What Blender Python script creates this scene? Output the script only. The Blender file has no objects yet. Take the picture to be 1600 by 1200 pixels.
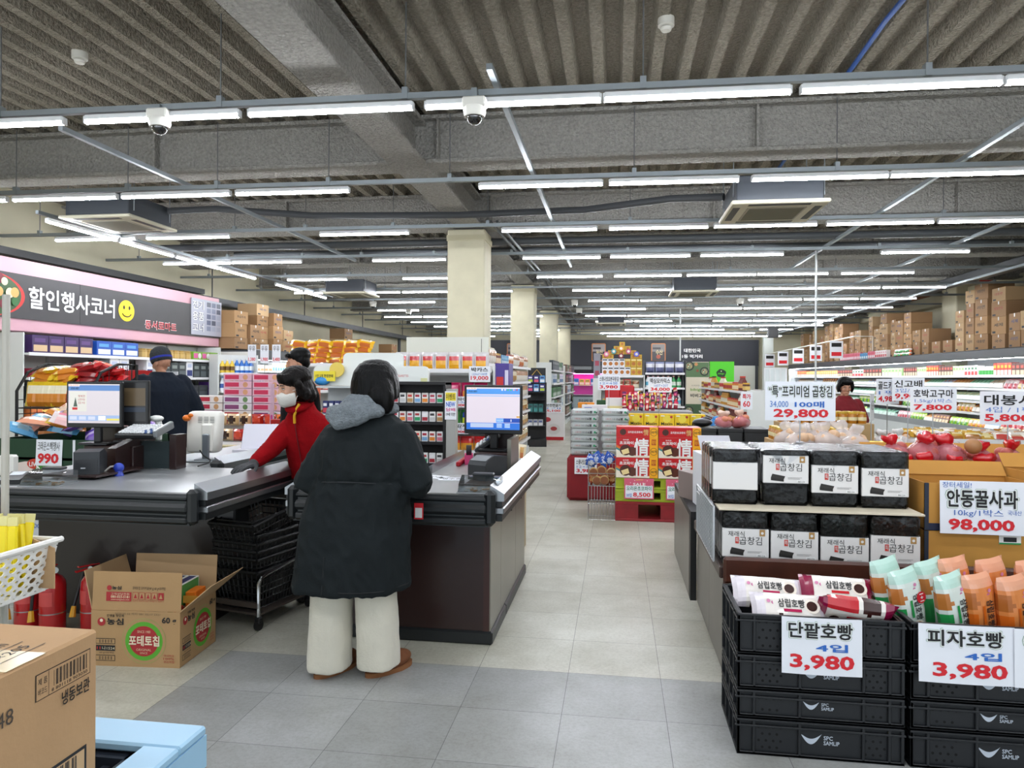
import bpy, math, random
from mathutils import Vector, Matrix, Euler
S = bpy.context.scene
COL = S.collection
rnd = random.Random(11)
PI = math.pi

# ---------------------------------------------------------------- camera
FPX, EYE = 1130.0, 1.5
YAW, ROLL = math.atan(164 / 1130), 0.0065
Fv = Vector((-math.sin(YAW), math.cos(YAW), 0))
Rv = Vector((math.cos(YAW), math.sin(YAW), 0))
Zv = Vector((0, 0, 1))
cr, sr = math.cos(ROLL), math.sin(ROLL)
cx_ = Rv * cr + Zv * sr
cy_ = Zv * cr - Rv * sr
cz_ = -Fv
cam = bpy.data.cameras.new('camera')
cam.sensor_fit = 'HORIZONTAL'
cam.sensor_width = 36
cam.lens = 36 * FPX / 1600
cam.shift_y = -10 / 1600
cam.clip_start, cam.clip_end = 0.05, 200
camo = bpy.data.objects.new('camera', cam)
m4 = Matrix.Identity(4)
for i in range(3):
    m4[i][0], m4[i][1], m4[i][2] = cx_[i], cy_[i], cz_[i]
m4[2][3] = EYE
camo.matrix_world = m4
COL.objects.link(camo)
S.camera = camo

# ---------------------------------------------------------------- world, exposure
w = bpy.data.worlds.new('ambient_fill')
S.world = w
w.use_nodes = True
w.node_tree.nodes['Background'].inputs[0].default_value = (0.85, 0.93, 1.0, 1)
w.node_tree.nodes['Background'].inputs[1].default_value = 1.7  # even fill through the open front, added to brighten sides facing the camera
S.view_settings.view_transform = 'Standard'
S.view_settings.look = 'None'
S.view_settings.gamma = 1
S.view_settings.exposure = 0.0
S.cycles.max_bounces = 6
S.cycles.diffuse_bounces = 3
S.cycles.glossy_bounces = 3
S.cycles.transmission_bounces = 4
S.cycles.transparent_max_bounces = 6
S.cycles.sample_clamp_indirect = 4
S.cycles.caustics_reflective = False
S.cycles.caustics_refractive = False
TUBE_POWER = 75.0


# ---------------------------------------------------------------- materials
def lin(c):
    if isinstance(c, str):
        c = c.lstrip('#')
        c = [int(c[i:i + 2], 16) / 255 for i in (0, 2, 4)]
    return tuple(x / 12.92 if x <= 0.04045 else ((x + 0.055) / 1.055) ** 2.4 for x in c)


MATS = {}


def M(col, rough=0.55, metal=0.0, bump=0.0, bscale=80.0, vary=0.0, vscale=6.0, emit=0.0, alpha=1.0, trans=0.0, coat=0.0, sheen=0.0, name=None, spec=0.5):
    """procedural principled material: colour, broken up by noise where asked"""
    key = (col, rough, metal, bump, bscale, vary, vscale, emit, alpha, trans, coat, sheen, spec)
    if key in MATS:
        return MATS[key]
    m = bpy.data.materials.new(name or ('surface_' + str(col).strip('#')))
    m.use_nodes = True
    nt = m.node_tree
    b = nt.nodes['Principled BSDF']
    c = lin(col) + (1,)
    b.inputs['Base Color'].default_value = c
    b.inputs['Roughness'].default_value = rough
    b.inputs['Metallic'].default_value = metal
    b.inputs['Specular IOR Level'].default_value = spec
    if alpha < 1:
        b.inputs['Alpha'].default_value = alpha
    if trans:
        b.inputs['Transmission Weight'].default_value = trans
    if coat:
        b.inputs['Coat Weight'].default_value = coat
        b.inputs['Coat Roughness'].default_value = 0.08
    if sheen:
        b.inputs['Sheen Weight'].default_value = sheen
        b.inputs['Sheen Roughness'].default_value = 0.5
    if emit:
        b.inputs['Emission Color'].default_value = c
        b.inputs['Emission Strength'].default_value = emit
    if vary or bump:
        tc = nt.nodes.new('ShaderNodeTexCoord')
    if vary:
        n = nt.nodes.new('ShaderNodeTexNoise')
        n.inputs['Scale'].default_value = vscale
        n.inputs['Detail'].default_value = 5
        nt.links.new(tc.outputs['Object'], n.inputs['Vector'])
        r = nt.nodes.new('ShaderNodeValToRGB')
        r.color_ramp.elements[0].position = 0.3
        r.color_ramp.elements[1].position = 0.7
        r.color_ramp.elements[0].color = tuple(max(0, x * (1 - vary)) for x in c[:3]) + (1,)
        r.color_ramp.elements[1].color = tuple(min(1, x * (1 + vary)) for x in c[:3]) + (1,)
        nt.links.new(n.outputs[0], r.inputs[0])
        nt.links.new(r.outputs[0], b.inputs['Base Color'])
    if bump:
        n2 = nt.nodes.new('ShaderNodeTexNoise')
        n2.inputs['Scale'].default_value = bscale
        n2.inputs['Detail'].default_value = 3
        nt.links.new(tc.outputs['Object'], n2.inputs['Vector'])
        bp = nt.nodes.new('ShaderNodeBump')
        bp.inputs['Strength'].default_value = min(1, bump)
        bp.inputs['Distance'].default_value = 0.02 * max(1, bump)
        nt.links.new(n2.outputs[0], bp.inputs['Height'])
        nt.links.new(bp.outputs[0], b.inputs['Normal'])
    MATS[key] = m
    return m


def film(col='#ffffff', fac=.1, bump=.6, scale=22, key='film'):
    """clear crinkled plastic: mostly see-through with glossy glints"""
    k = (key, col, fac, bump, scale)
    if k in MATS:
        return MATS[k]
    m = bpy.data.materials.new('clear_film')
    m.use_nodes = True
    nt = m.node_tree
    nt.nodes.clear()
    N, L = nt.nodes.new, nt.links.new
    out, mix, tr, gl, fr = N('ShaderNodeOutputMaterial'), N('ShaderNodeMixShader'), N('ShaderNodeBsdfTransparent'), N('ShaderNodeBsdfGlossy'), N('ShaderNodeFresnel')
    tr.inputs[0].default_value = lin(col) + (1,)
    gl.inputs['Roughness'].default_value = .12
    tc, n, bp, ad = N('ShaderNodeTexCoord'), N('ShaderNodeTexNoise'), N('ShaderNodeBump'), N('ShaderNodeMath')
    n.inputs['Scale'].default_value = scale
    L(tc.outputs['Object'], n.inputs['Vector'])
    bp.inputs['Strength'].default_value = bump
    bp.inputs['Distance'].default_value = .03
    L(n.outputs[0], bp.inputs['Height'])
    L(bp.outputs[0], gl.inputs['Normal'])
    L(bp.outputs[0], fr.inputs['Normal'])
    ad.operation = 'MULTIPLY_ADD'
    ad.inputs[1].default_value = 1.0
    ad.inputs[2].default_value = fac
    ad.use_clamp = True
    L(fr.outputs[0], ad.inputs[0])
    L(ad.outputs[0], mix.inputs[0])
    L(tr.outputs[0], mix.inputs[1])
    L(gl.outputs[0], mix.inputs[2])
    L(mix.outputs[0], out.inputs[0])
    MATS[k] = m
    return m


# ---------------------------------------------------------------- mesh builder
class MB:
    def __init__(s):
        s.v, s.f, s.mi, s.mats = [], [], [], []

    def k(s, mat):
        if mat not in s.mats:
            s.mats.append(mat)
        return s.mats.index(mat)

    def add(s, vs, fs, mat, mx=None):
        o = len(s.v)
        s.v += [tuple(mx @ Vector(p)) for p in vs] if mx else [tuple(p) for p in vs]
        i = s.k(mat)
        s.f += [tuple(a + o for a in f) for f in fs]
        s.mi += [i] * len(fs)
        return s

    def box(s, c, d, mat, b=0.0, mx=None):
        x, y, z = d[0] / 2, d[1] / 2, d[2] / 2
        b = min(b, x * .9, y * .9, z * .9)
        if b <= 0:
            vs = [(c[0] + i * x, c[1] + j * y, c[2] + k * z) for i in (-1, 1) for j in (-1, 1) for k in (-1, 1)]
            fs = [(0, 1, 3, 2), (4, 6, 7, 5), (0, 4, 5, 1), (2, 3, 7, 6), (0, 2, 6, 4), (1, 5, 7, 3)]
            return s.add(vs, fs, mat, mx)
        vs, idx = [], {}
        for i in (-1, 1):
            for j in (-1, 1):
                for k in (-1, 1):
                    for a in range(3):
                        q = [i * x, j * y, k * z]
                        for t, sg in enumerate((i, j, k)):
                            if t != a:
                                q[t] -= sg * b
                        idx[(i, j, k, a)] = len(vs)
                        vs.append((c[0] + q[0], c[1] + q[1], c[2] + q[2]))
        fs = []
        for a in range(3):
            for sg in (-1, 1):
                o = [t for t in range(3) if t != a]
                fc = []
                for p, q in ((-1, -1), (1, -1), (1, 1), (-1, 1)):
                    t = [0, 0, 0]
                    t[a], t[o[0]], t[o[1]] = sg, p, q
                    fc.append(idx[tuple(t) + (a,)])
                if (sg > 0) == (a == 1):
                    fc.reverse()
                fs.append(tuple(fc))
        for a in range(3):
            o = [t for t in range(3) if t != a]
            for p in (-1, 1):
                for q in (-1, 1):
                    t0, t1 = [0, 0, 0], [0, 0, 0]
                    t0[a], t1[a] = -1, 1
                    t0[o[0]] = t1[o[0]] = p
                    t0[o[1]] = t1[o[1]] = q
                    fc = [idx[tuple(t0) + (o[0],)], idx[tuple(t1) + (o[0],)], idx[tuple(t1) + (o[1],)], idx[tuple(t0) + (o[1],)]]
                    if (p * q > 0) == (a == 1):
                        pass
                    else:
                        fc.reverse()
                    fs.append(tuple(fc))
        for i in (-1, 1):
            for j in (-1, 1):
                for k in (-1, 1):
                    fc = [idx[(i, j, k, a)] for a in range(3)]
                    if i * j * k < 0:
                        fc.reverse()
                    fs.append(tuple(fc))
        return s.add(vs, fs, mat, mx)

    def bx(s, x0, x1, y0, y1, z0, z1, mat, b=0.0, mx=None):
        return s.box(((x0 + x1) / 2, (y0 + y1) / 2, (z0 + z1) / 2), (x1 - x0, y1 - y0, z1 - z0), mat, b, mx)

    def quad(s, pts, mat):
        return s.add(pts, [tuple(range(len(pts)))], mat)

    def loft(s, rings, mat, cap=True, closed=True, mx=None):
        n = len(rings[0])
        vs = [p for r in rings for p in r]
        fs = []
        for a in range(len(rings) - 1):
            for i in range(n if closed else n - 1):
                j = (i + 1) % n
                fs.append((a * n + i, a * n + j, (a + 1) * n + j, (a + 1) * n + i))
        if cap:
            fs.append(tuple(range(n - 1, -1, -1)))
            fs.append(tuple((len(rings) - 1) * n + i for i in range(n)))
        return s.add(vs, fs, mat, mx)

    def tube(s, path, r, mat, n=8, cap=True, r2=None):
        path = [Vector(p) for p in path]
        rings, up = [], None
        L = len(path)
        for i, p in enumerate(path):
            t = (path[min(i + 1, L - 1)] - path[max(i - 1, 0)]).normalized()
            if up is None:
                up = Vector((0, 0, 1)) if abs(t.z) < .9 else Vector((0, 1, 0))
            a = t.cross(up)
            if a.length < 1e-6:
                a = t.orthogonal()
            a.normalize()
            up = a.cross(t).normalized()
            rr = r if r2 is None else r + (r2 - r) * i / (L - 1)
            rings.append([p + a * rr * math.cos(2 * PI * q / n) - up * rr * math.sin(2 * PI * q / n) for q in range(n)])
        for rg in rings:
            rg.reverse()
        return s.loft(rings, mat, cap)

    def lathe(s, prof, mat, c=(0, 0, 0), n=20, mx=None):
        rings = [[(c[0] + r * math.cos(2 * PI * q / n), c[1] + r * math.sin(2 * PI * q / n), c[2] + z) for q in range(n)] for r, z in prof]
        return s.loft(rings, mat, True, True, mx)

    def ell(s, c, r, mat, n=12, m=8, mx=None):
        return s.add(*ellip(c, r, n, m), mat, mx)

    def prism(s, poly, d, mat, mx=None):
        """polygon in XZ, extruded along +Y by d"""
        n = len(poly)
        vs = [(x, 0, z) for x, z in poly] + [(x, d, z) for x, z in poly]
        fs = [tuple(range(n)), tuple(range(2 * n - 1, n - 1, -1))]
        fs += [((i + 1) % n, i, i + n, (i + 1) % n + n) for i in range(n)]
        return s.add(vs, fs, mat, mx)

    def text(s, t, x0, x1, z0, z1, mat, y=-0.002, bold=0.0, keep=False, mx=None):
        """lettering fitted into a rectangle of the XZ plane, facing -Y"""
        heavy = bold if any(ord(ch) > 0x2E80 for ch in t) else 0
        vs, fs = glyphs(t, 0 if heavy else bold)
        vs = [(p[0], p[1], y) for p in vs]
        if heavy > 0:      # broad strokes: the glyph repeated around itself, each a hair in front of the last
            v0, f0, vs, fs = vs, fs, [], []
            for a in range(8):
                o = len(vs)
                dx, dz = heavy * math.cos(PI * a / 4), heavy * math.sin(PI * a / 4)
                vs = vs + [(p[0] + dx, p[1] + dz, y - .00009 * a) for p in v0]
                fs = fs + [tuple(i + o for i in f) for f in f0]
        ax, bx_ = min(p[0] for p in vs), max(p[0] for p in vs)
        az, bz = min(p[1] for p in vs), max(p[1] for p in vs)
        kx, kz = (x1 - x0) / max(1e-6, bx_ - ax), (z1 - z0) / max(1e-6, bz - az)
        if keep:
            kx = kz = min(kx, kz)
        ox = (x0 + x1) / 2 - kx * (ax + bx_) / 2
        oz = (z0 + z1) / 2 - kz * (az + bz) / 2
        return s.add([(ox + kx * p[0], p[2], oz + kz * p[1]) for p in vs], fs, mat, mx)

    def disc(s, x, z, r, mat, y=-0.002, n=20, rz=None, mx=None):
        rz = rz or r
        return s.add([(x + r * math.cos(2 * PI * q / n), y, z + rz * math.sin(2 * PI * q / n)) for q in range(n)], [tuple(range(n))], mat, mx)

    def rect(s, x0, x1, z0, z1, mat, y=-0.001, mx=None):
        return s.add([(x0, y, z0), (x1, y, z0), (x1, y, z1), (x0, y, z1)], [(0, 1, 2, 3)], mat, mx)

    def mesh(s, name, smooth=0.6):
        me = bpy.data.meshes.new(name)
        me.from_pydata(s.v, [], s.f)
        for m in s.mats:
            me.materials.append(m)
        me.polygons.foreach_set('material_index', s.mi)
        if smooth:
            me.polygons.foreach_set('use_smooth', [True] * len(s.f))
            me.set_sharp_from_angle(angle=smooth)
        me.update()
        return me

    def build(s, name, parent=None, loc=(0, 0, 0), rot=(0, 0, 0), smooth=0.6):
        return put(s.mesh(name, smooth), name, parent, loc, rot)


def ellip(c, r, n=12, m=8):
    vs = [(c[0], c[1], c[2] - r[2])]
    for a in range(1, m):
        t = PI * a / m
        for q in range(n):
            vs.append((c[0] + r[0] * math.sin(t) * math.cos(2 * PI * q / n), c[1] + r[1] * math.sin(t) * math.sin(2 * PI * q / n), c[2] - r[2] * math.cos(t)))
    vs.append((c[0], c[1], c[2] + r[2]))
    fs = [(0, 1 + (q + 1) % n, 1 + q) for q in range(n)]
    for a in range(m - 2):
        for q in range(n):
            i, j = 1 + a * n + q, 1 + a * n + (q + 1) % n
            fs.append((i, j, j + n, i + n))
    L = len(vs) - 1
    fs += [(L, 1 + (m - 2) * n + q, 1 + (m - 2) * n + (q + 1) % n) for q in range(n)]
    return vs, fs


_GL = {}


def glyphs(t, bold=0.0):
    if (t, bold) not in _GL:
        c = bpy.data.curves.new('lettering', 'FONT')
        c.body = t
        c.offset = bold
        c.resolution_u = 2
        c.align_x = 'CENTER'
        o = bpy.data.objects.new('lettering', c)
        me = bpy.data.meshes.new_from_object(o)
        _GL[(t, bold)] = ([(v.co.x, v.co.y) for v in me.vertices], [tuple(p.vertices) for p in me.polygons])
        bpy.data.objects.remove(o)
        bpy.data.curves.remove(c)
        bpy.data.meshes.remove(me)
    return _GL[(t, bold)]


# ---------------------------------------------------------------- objects
def put(me, name, parent=None, loc=(0, 0, 0), rot=(0, 0, 0)):
    o = bpy.data.objects.new(name, me)
    COL.objects.link(o)
    o.location = loc
    o.rotation_euler = rot if not isinstance(rot, (int, float)) else (0, 0, rot)
    if parent:
        o.parent = parent
    return o


def tag(o, label, cat, group=None, kind=None):
    o['label'] = label
    o['category'] = cat
    if group:
        o['group'] = group
    if kind:
        o['kind'] = kind
    return o


def thing(name, label, cat, loc=(0, 0, 0), rot=0, group=None):
    o = put(None, name, None, loc, rot)
    return tag(o, label, cat, group)


def struct(name, mb, loc=(0, 0, 0), rot=0, smooth=0.6):
    o = mb.build(name, None, loc, rot, smooth)
    o['kind'] = 'structure'
    return o


KIDS = {}


def dup(root, loc=None, rot=None, label=None, group=None, scale=None):
    """a copy of a thing with copies of its parts and sub-parts"""
    def rec(o, par):
        c = o.copy()
        COL.objects.link(c)
        if par:
            c.parent = par
        for ch in o.children:
            rec(ch, c)
        return c
    r = rec(root, None)
    if loc is not None:
        r.location = loc
    if rot is not None:
        r.rotation_euler = rot if not isinstance(rot, (int, float)) else (0, 0, rot)
    if label:
        r['label'] = label
    if group:
        r['group'] = group
    if scale:
        r.scale = scale
    return r


def one(me, name, label, cat, loc, rot=0, group=None):
    """a thing that is one mesh"""
    return tag(put(me, name, None, loc, rot), label, cat, group)


BLACK, WHITE = M('#101012', .5), M('#f2f2f0', .5)
INK, RED, BLUE, GREEN = M('#1b1b1d', .6), M('#d8202c', .6), M('#2f6cc4', .6), M('#2f9a55', .6)
PAPER = M('#eef1f8', .7)
CHROME = M('#c8ccd0', .22, 1.0)
STEEL = M('#b4b8bc', .35, 1.0)
GALV = M('#9aa2a6', .45, .8)


def sign(name, label, w, h, loc, rotz, texts, cat='price sign', pole=0.0, base=PAPER, group=None, tilt=0.0, curl=0.0, poleto=None):
    """a price card: texts are (string, x0, x1, y0, y1, material, bold[, outline]) as fractions of the card, y from the top"""
    t = thing(name, label, cat, loc, (tilt, 0, rotz), group)
    c = MB()
    n = 7
    pr = []
    for i in range(n):
        u = i / (n - 1)
        pr.append((-w / 2 + w * u, curl * (4 * (u - .5) ** 2)))
    rings = []
    for x, y in pr:
        rings.append([(x, y - .0008, -h / 2), (x, y + .0008, -h / 2), (x, y + .0008, h / 2), (x, y - .0008, h / 2)])
    for r in rings:
        r.reverse()
    c.loft(rings, base)
    c.build('card', t)
    l = MB()
    cv = (lambda p: (p[0], p[1] + curl * (4 * (p[0] / w) ** 2), p[2]))
    for tx in texts:
        s, x0, x1, y0, y1, mt, bd = tx[:7]
        bd *= .8
        X0, X1, Z0, Z1 = -w / 2 + x0 * w, -w / 2 + x1 * w, h / 2 - y1 * h, h / 2 - y0 * h
        if len(tx) > 7:
            g = (Z1 - Z0) * .05
            l.text(s, X0 - g * 1.7, X1 + g * 1.7, Z0 - g * 1.7, Z1 + g * 1.7, M('#7fa08a', .6), -.0016, bd + .02)
            l.text(s, X0 - g * 1.2, X1 + g * 1.2, Z0 - g * 1.2, Z1 + g * 1.2, M('#f4f7f4', .6), -.0024, bd + .012)
        l.text(s, X0, X1, Z0, Z1, mt, -.0032, bd)
    l.v = [cv(p) for p in l.v]
    l.build('lettering', t)
    if poleto is not None:
        pole = loc[2] - h / 2 - poleto
    if pole:
        p = MB().tube([(0, .006, h / 2), (0, .006, -h / 2 - pole)], .004, STEEL, 6)
        p.bx(-.02, .02, 0, .03, -h / 2 - pole, -h / 2 - pole + .008, STEEL)
        p.build('pole', t)
    return t
# ================================================================ the hall
LETTER = WHITE


def floor_material():
    m = bpy.data.materials.new('vinyl_tile')
    m.use_nodes = True
    nt = m.node_tree
    N, L = nt.nodes.new, nt.links.new
    b = nt.nodes['Principled BSDF']
    tc = N('ShaderNodeTexCoord')
    mp = N('ShaderNodeMapping')
    mp.inputs['Location'].default_value = (.235 + .46 * 30, -3.685 + .46 * 30, 0)
    L(tc.outputs['Object'], mp.inputs['Vector'])

    def brick(c1, c2, mo):
        t = N('ShaderNodeTexBrick')
        t.offset = 0
        t.squash = 1
        t.inputs['Color1'].default_value = lin(c1) + (1,)
        t.inputs['Color2'].default_value = lin(c2) + (1,)
        t.inputs['Mortar'].default_value = lin(mo) + (1,)
        t.inputs['Scale'].default_value = 1
        t.inputs['Brick Width'].default_value = .46
        t.inputs['Row Height'].default_value = .46
        t.inputs['Mortar Size'].default_value = .0013
        t.inputs['Mortar Smooth'].default_value = .1
        L(mp.outputs[0], t.inputs['Vector'])
        return t
    A = brick('#c6c4b6', '#d3d2c6', '#6f6d64')
    B = brick('#a3a5a4', '#b0b2b2', '#5c5d5e')
    sx = N('ShaderNodeSeparateXYZ')
    L(tc.outputs['Object'], sx.inputs[0])

    def cmp(sock, op, v):
        q = N('ShaderNodeMath')
        q.operation = op
        L(sock, q.inputs[0])
        q.inputs[1].default_value = v
        return q.outputs[0]
    g = N('ShaderNodeMath')
    g.operation = 'MULTIPLY'
    L(cmp(sx.outputs[0], 'GREATER_THAN', -2.075), g.inputs[0])
    L(cmp(sx.outputs[1], 'LESS_THAN', 3.685), g.inputs[1])
    mx = N('ShaderNodeMix')
    mx.data_type = 'RGBA'
    L(g.outputs[0], mx.inputs[0])
    L(A.outputs['Color'], mx.inputs[6])
    L(B.outputs['Color'], mx.inputs[7])
    # scuffs and grime with shapes of their own
    n1 = N('ShaderNodeTexNoise')
    n1.inputs['Scale'].default_value = 1.1
    n1.inputs['Detail'].default_value = 8
    n1.inputs['Roughness'].default_value = .7
    n2 = N('ShaderNodeTexNoise')
    n2.inputs['Scale'].default_value = 55
    n2.inputs['Detail'].default_value = 6
    n2.inputs['Roughness'].default_value = .8
    for n in (n1, n2):
        L(tc.outputs['Object'], n.inputs['Vector'])
    r1 = N('ShaderNodeValToRGB')
    r1.color_ramp.elements[0].position = .36
    r1.color_ramp.elements[0].color = (.72, .71, .66, 1)
    r1.color_ramp.elements[1].position = .62
    r1.color_ramp.elements[1].color = (1, 1, 1, 1)
    L(n1.outputs[0], r1.inputs[0])
    r2 = N('ShaderNodeValToRGB')
    r2.color_ramp.elements[0].position = .33
    r2.color_ramp.elements[0].color = (.8, .79, .76, 1)
    r2.color_ramp.elements[1].position = .56
    r2.color_ramp.elements[1].color = (1, 1, 1, 1)
    L(n2.outputs[0], r2.inputs[0])
    cur = mx.outputs[2]
    for r in (r1, r2):
        k = N('ShaderNodeMix')
        k.data_type = 'RGBA'
        k.blend_type = 'MULTIPLY'
        k.inputs[0].default_value = 1
        L(cur, k.inputs[6])
        L(r.outputs[0], k.inputs[7])
        cur = k.outputs[2]
    L(cur, b.inputs['Base Color'])
    rr = N('ShaderNodeMapRange')
    rr.inputs[3].default_value = .5
    rr.inputs[4].default_value = .22
    L(n1.outputs[0], rr.inputs[0])
    L(rr.outputs[0], b.inputs['Roughness'])
    return m


struct('floor', MB().bx(-9.4, 9.4, -3, 36, -.1, 0, floor_material()))
CREAM = M('#d9d3b8', .75, vary=.05, vscale=1.5, bump=.08, bscale=30)
struct('wall_left', MB().bx(-8.8, -8.6, -3, 36, 0, 4.3, CREAM))
struct('wall_back', MB().bx(-9.4, 9.4, 34.6, 34.8, 0, 4.3, CREAM))
wr = MB().bx(8.6, 8.8, -3, 36, 0, 4.3, CREAM)
struct('wall_right', wr)
# sprayed steel deck, beams, girder
SPRAY = M('#9c9689', .95, bump=2.6, bscale=38, vary=.22, vscale=40, spec=.1)
SPRAY2 = M('#a19f99', .95, bump=2.4, bscale=32, vary=.16, vscale=36, spec=.1)
deck = MB()
prof = []
p = .245
for i in range(-38, 38):
    x = i * p
    prof += [(x, 4.25), (x + .03, 4.14), (x + .115, 4.14), (x + .145, 4.25)]
deck.loft([[(x, -3, z) for x, z in prof], [(x, 36, z) for x, z in prof]], SPRAY, cap=False, closed=False)
deck.bx(-9.4, 9.4, -3, 36, 4.3, 4.36, SPRAY)
struct('ceiling', deck, smooth=0)


def ibeam(name, L, ax, pos, fl=.36, zb=3.64, zt=4.138, mat=SPRAY2):
    b = MB()
    b.box((0, 0, zb + .022), (fl, L, .044) if ax == 'y' else (L, fl, .044), mat, .012)
    b.box((0, 0, (zb + zt) / 2), (.07, L, zt - zb - .01) if ax == 'y' else (L, .07, zt - zb - .01), mat)
    b.box((0, 0, zt - .02), (fl * .8, L, .04) if ax == 'y' else (L, fl * .8, .04), mat, .01)
    n = int(L / 3.1)
    for i in range(n):
        q = -L / 2 + 1.3 + i * 3.1
        b.box((q, 0, (zb + zt) / 2), (.02, fl * .7, zt - zb - .06), mat) if ax == 'x' else None
    return struct(name, b, pos)


BY = [7.2 + 3.1 * i for i in range(9)]
for y in BY:
    ibeam('ceiling_beam', 18.6, 'x', (0, y, 0))
ibeam('ceiling_girder', 38, 'y', (-2.09, 16.5, -.004), .38, 3.63, 4.1)
# columns of painted concrete
COLUMN = M('#cfc9ae', .7, vary=.09, vscale=2.2, bump=.06, bscale=25)
CY = [10.32, 16.5, 22.7, 28.9]
for i, y in enumerate(CY):
    c = MB().bx(-.27, .27, -.27, .27, 0, 3.6, COLUMN, .015)
    c.bx(-.28, .28, -.28, .28, 3.44, 3.52, M('#c2bb9d', .7))
    struct('column', c, (-2.13, y, 0))
for i, y in enumerate((11.4, 19.1, 26.9, 33.2)):
    struct('trim_1' if i == 0 else 'trim_%d' % (i + 1), MB().bx(8.05, 8.595, y - .4, y + .4, 0, 4.1, CREAM, .02))
struct('trim_6', MB().bx(8.3, 8.59, -3, 36, 3.45, 3.75, CREAM, .02))
# high windows in the outer wall, dark against the hall
WIN = M('#2a3438', .15)
for i, y in enumerate((14.6, 17.2, 22.9, 30.0)):
    wn = MB().bx(8.53, 8.59, y - .95, y + .95, 2.6, 3.4, M('#3b3f40', .4))
    o = struct('window_%d' % (i + 1), wn)
    MB().bx(8.515, 8.53, y - .88, y - .02, 2.67, 3.33, WIN).bx(8.515, 8.53, y + .02, y + .88, 2.67, 3.33, WIN).build('pane', o)

# ---------------------------------------------------------------- strip lights
HOUSE = M('#e4e6e8', .5)
GLOW = M('#f4f8ff', .5, emit=TUBE_POWER, name='lit_tube')
DIM = M('#f4f8ff', .5, emit=TUBE_POWER * .02, name='faint_tube')
ROWY = [2.12 * (i + 1.31) for i in range(0, 15)]


def row_skew(i):
    return .015 if i < 3 else .01


def tube_mesh(glow):
    g = MB()
    ring = [(.021 * math.cos(a), -.008 - .024 * math.sin(a)) for a in [PI * q / 5 for q in range(6)]]
    g.loft([[(-.6, y, z) for y, z in ring], [(.6, y, z) for y, z in ring]], glow, cap=True)
    return g.mesh('tube')


TUBE, TUBE_DIM = tube_mesh(GLOW), tube_mesh(DIM)
HOUSING = MB().box((0, 0, .012), (1.2, .05, .04), HOUSE, .006).box((-.603, 0, -.004), (.014, .05, .056), HOUSE, .004).box((.603, 0, -.004), (.014, .05, .056), HOUSE, .004).mesh('housing')


def tube_light(x, y, z, rot, label, group, dim=False):
    t = thing('strip_light', label, 'light', (x, y, z), rot, group)
    put(HOUSING, 'housing', t)
    put(TUBE_DIM if dim else TUBE, 'tube', t)
    return t


# where the tubes hang along each row (metres across the hall); farther rows repeat with gaps beside the columns
ROWS = {
    -1: [-4.3, -3.05, -1.2, .05, 1.3, 2.55, 3.8],
    0: [-5.0, -3.75, -2.4, -.6, .65, 1.9, 3.15],
}
for i, seg in {
    1: [(-140, 133), (135, 378), (386, 645), (660, 935), (937, 1232), (1254, 1556), (1560, 1860)],
    2: [(-135, 25), (28, 190), (192, 366), (368, 548), (745, 940), (948, 1152), (1168, 1390), (1390, 1600), (1604, 1810)],
    3: [(90, 218), (230, 363), (498, 640), (781, 932), (948, 1106), (1110, 1278), (1286, 1462), (1467, 1640)],
    4: [(105, 230), (282, 340), (340, 452), (580, 698), (815, 937), (950, 1079), (1091, 1225), (1373, 1518)],
    5: [(237, 330), (448, 545), (630, 725), (836, 942), (956, 1066), (1072, 1180), (1181, 1290), (1312, 1430)],
}.items():
    ROWS[i] = []
    for a, b in seg:
        q = Rv * ((a + b) / 2 - 800) + Fv * FPX
        ROWS[i].append(q.x / q.y * 2.12 * (i + 1.31))
    ROWS[i] = [x for x in ROWS[i] if x > -7.2]
    for n in range(1, len(ROWS[i])):
        ROWS[i][n] = max(ROWS[i][n], ROWS[i][n - 1] + 1.225)
names = {-1: 'over the entrance', 0: 'inside the entrance', 1: 'in the dome camera row', 2: 'in the ceiling cassette row', 3: 'before the big pipes', 4: 'behind the big pipes', 5: 'second row behind the pipes'}
across = ['far along the promotion-sign side', 'above the cash desks', 'beside the column line', 'over the central aisle', 'over the pie stacks', 'over the produce tables', 'towards the chilled cabinets']


def zone(x):
    return across[0 if x < -5 else 1 if x < -3 else 2 if x < -1 else 3 if x < .6 else 4 if x < 2.2 else 5 if x < 4.2 else 6]


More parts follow.
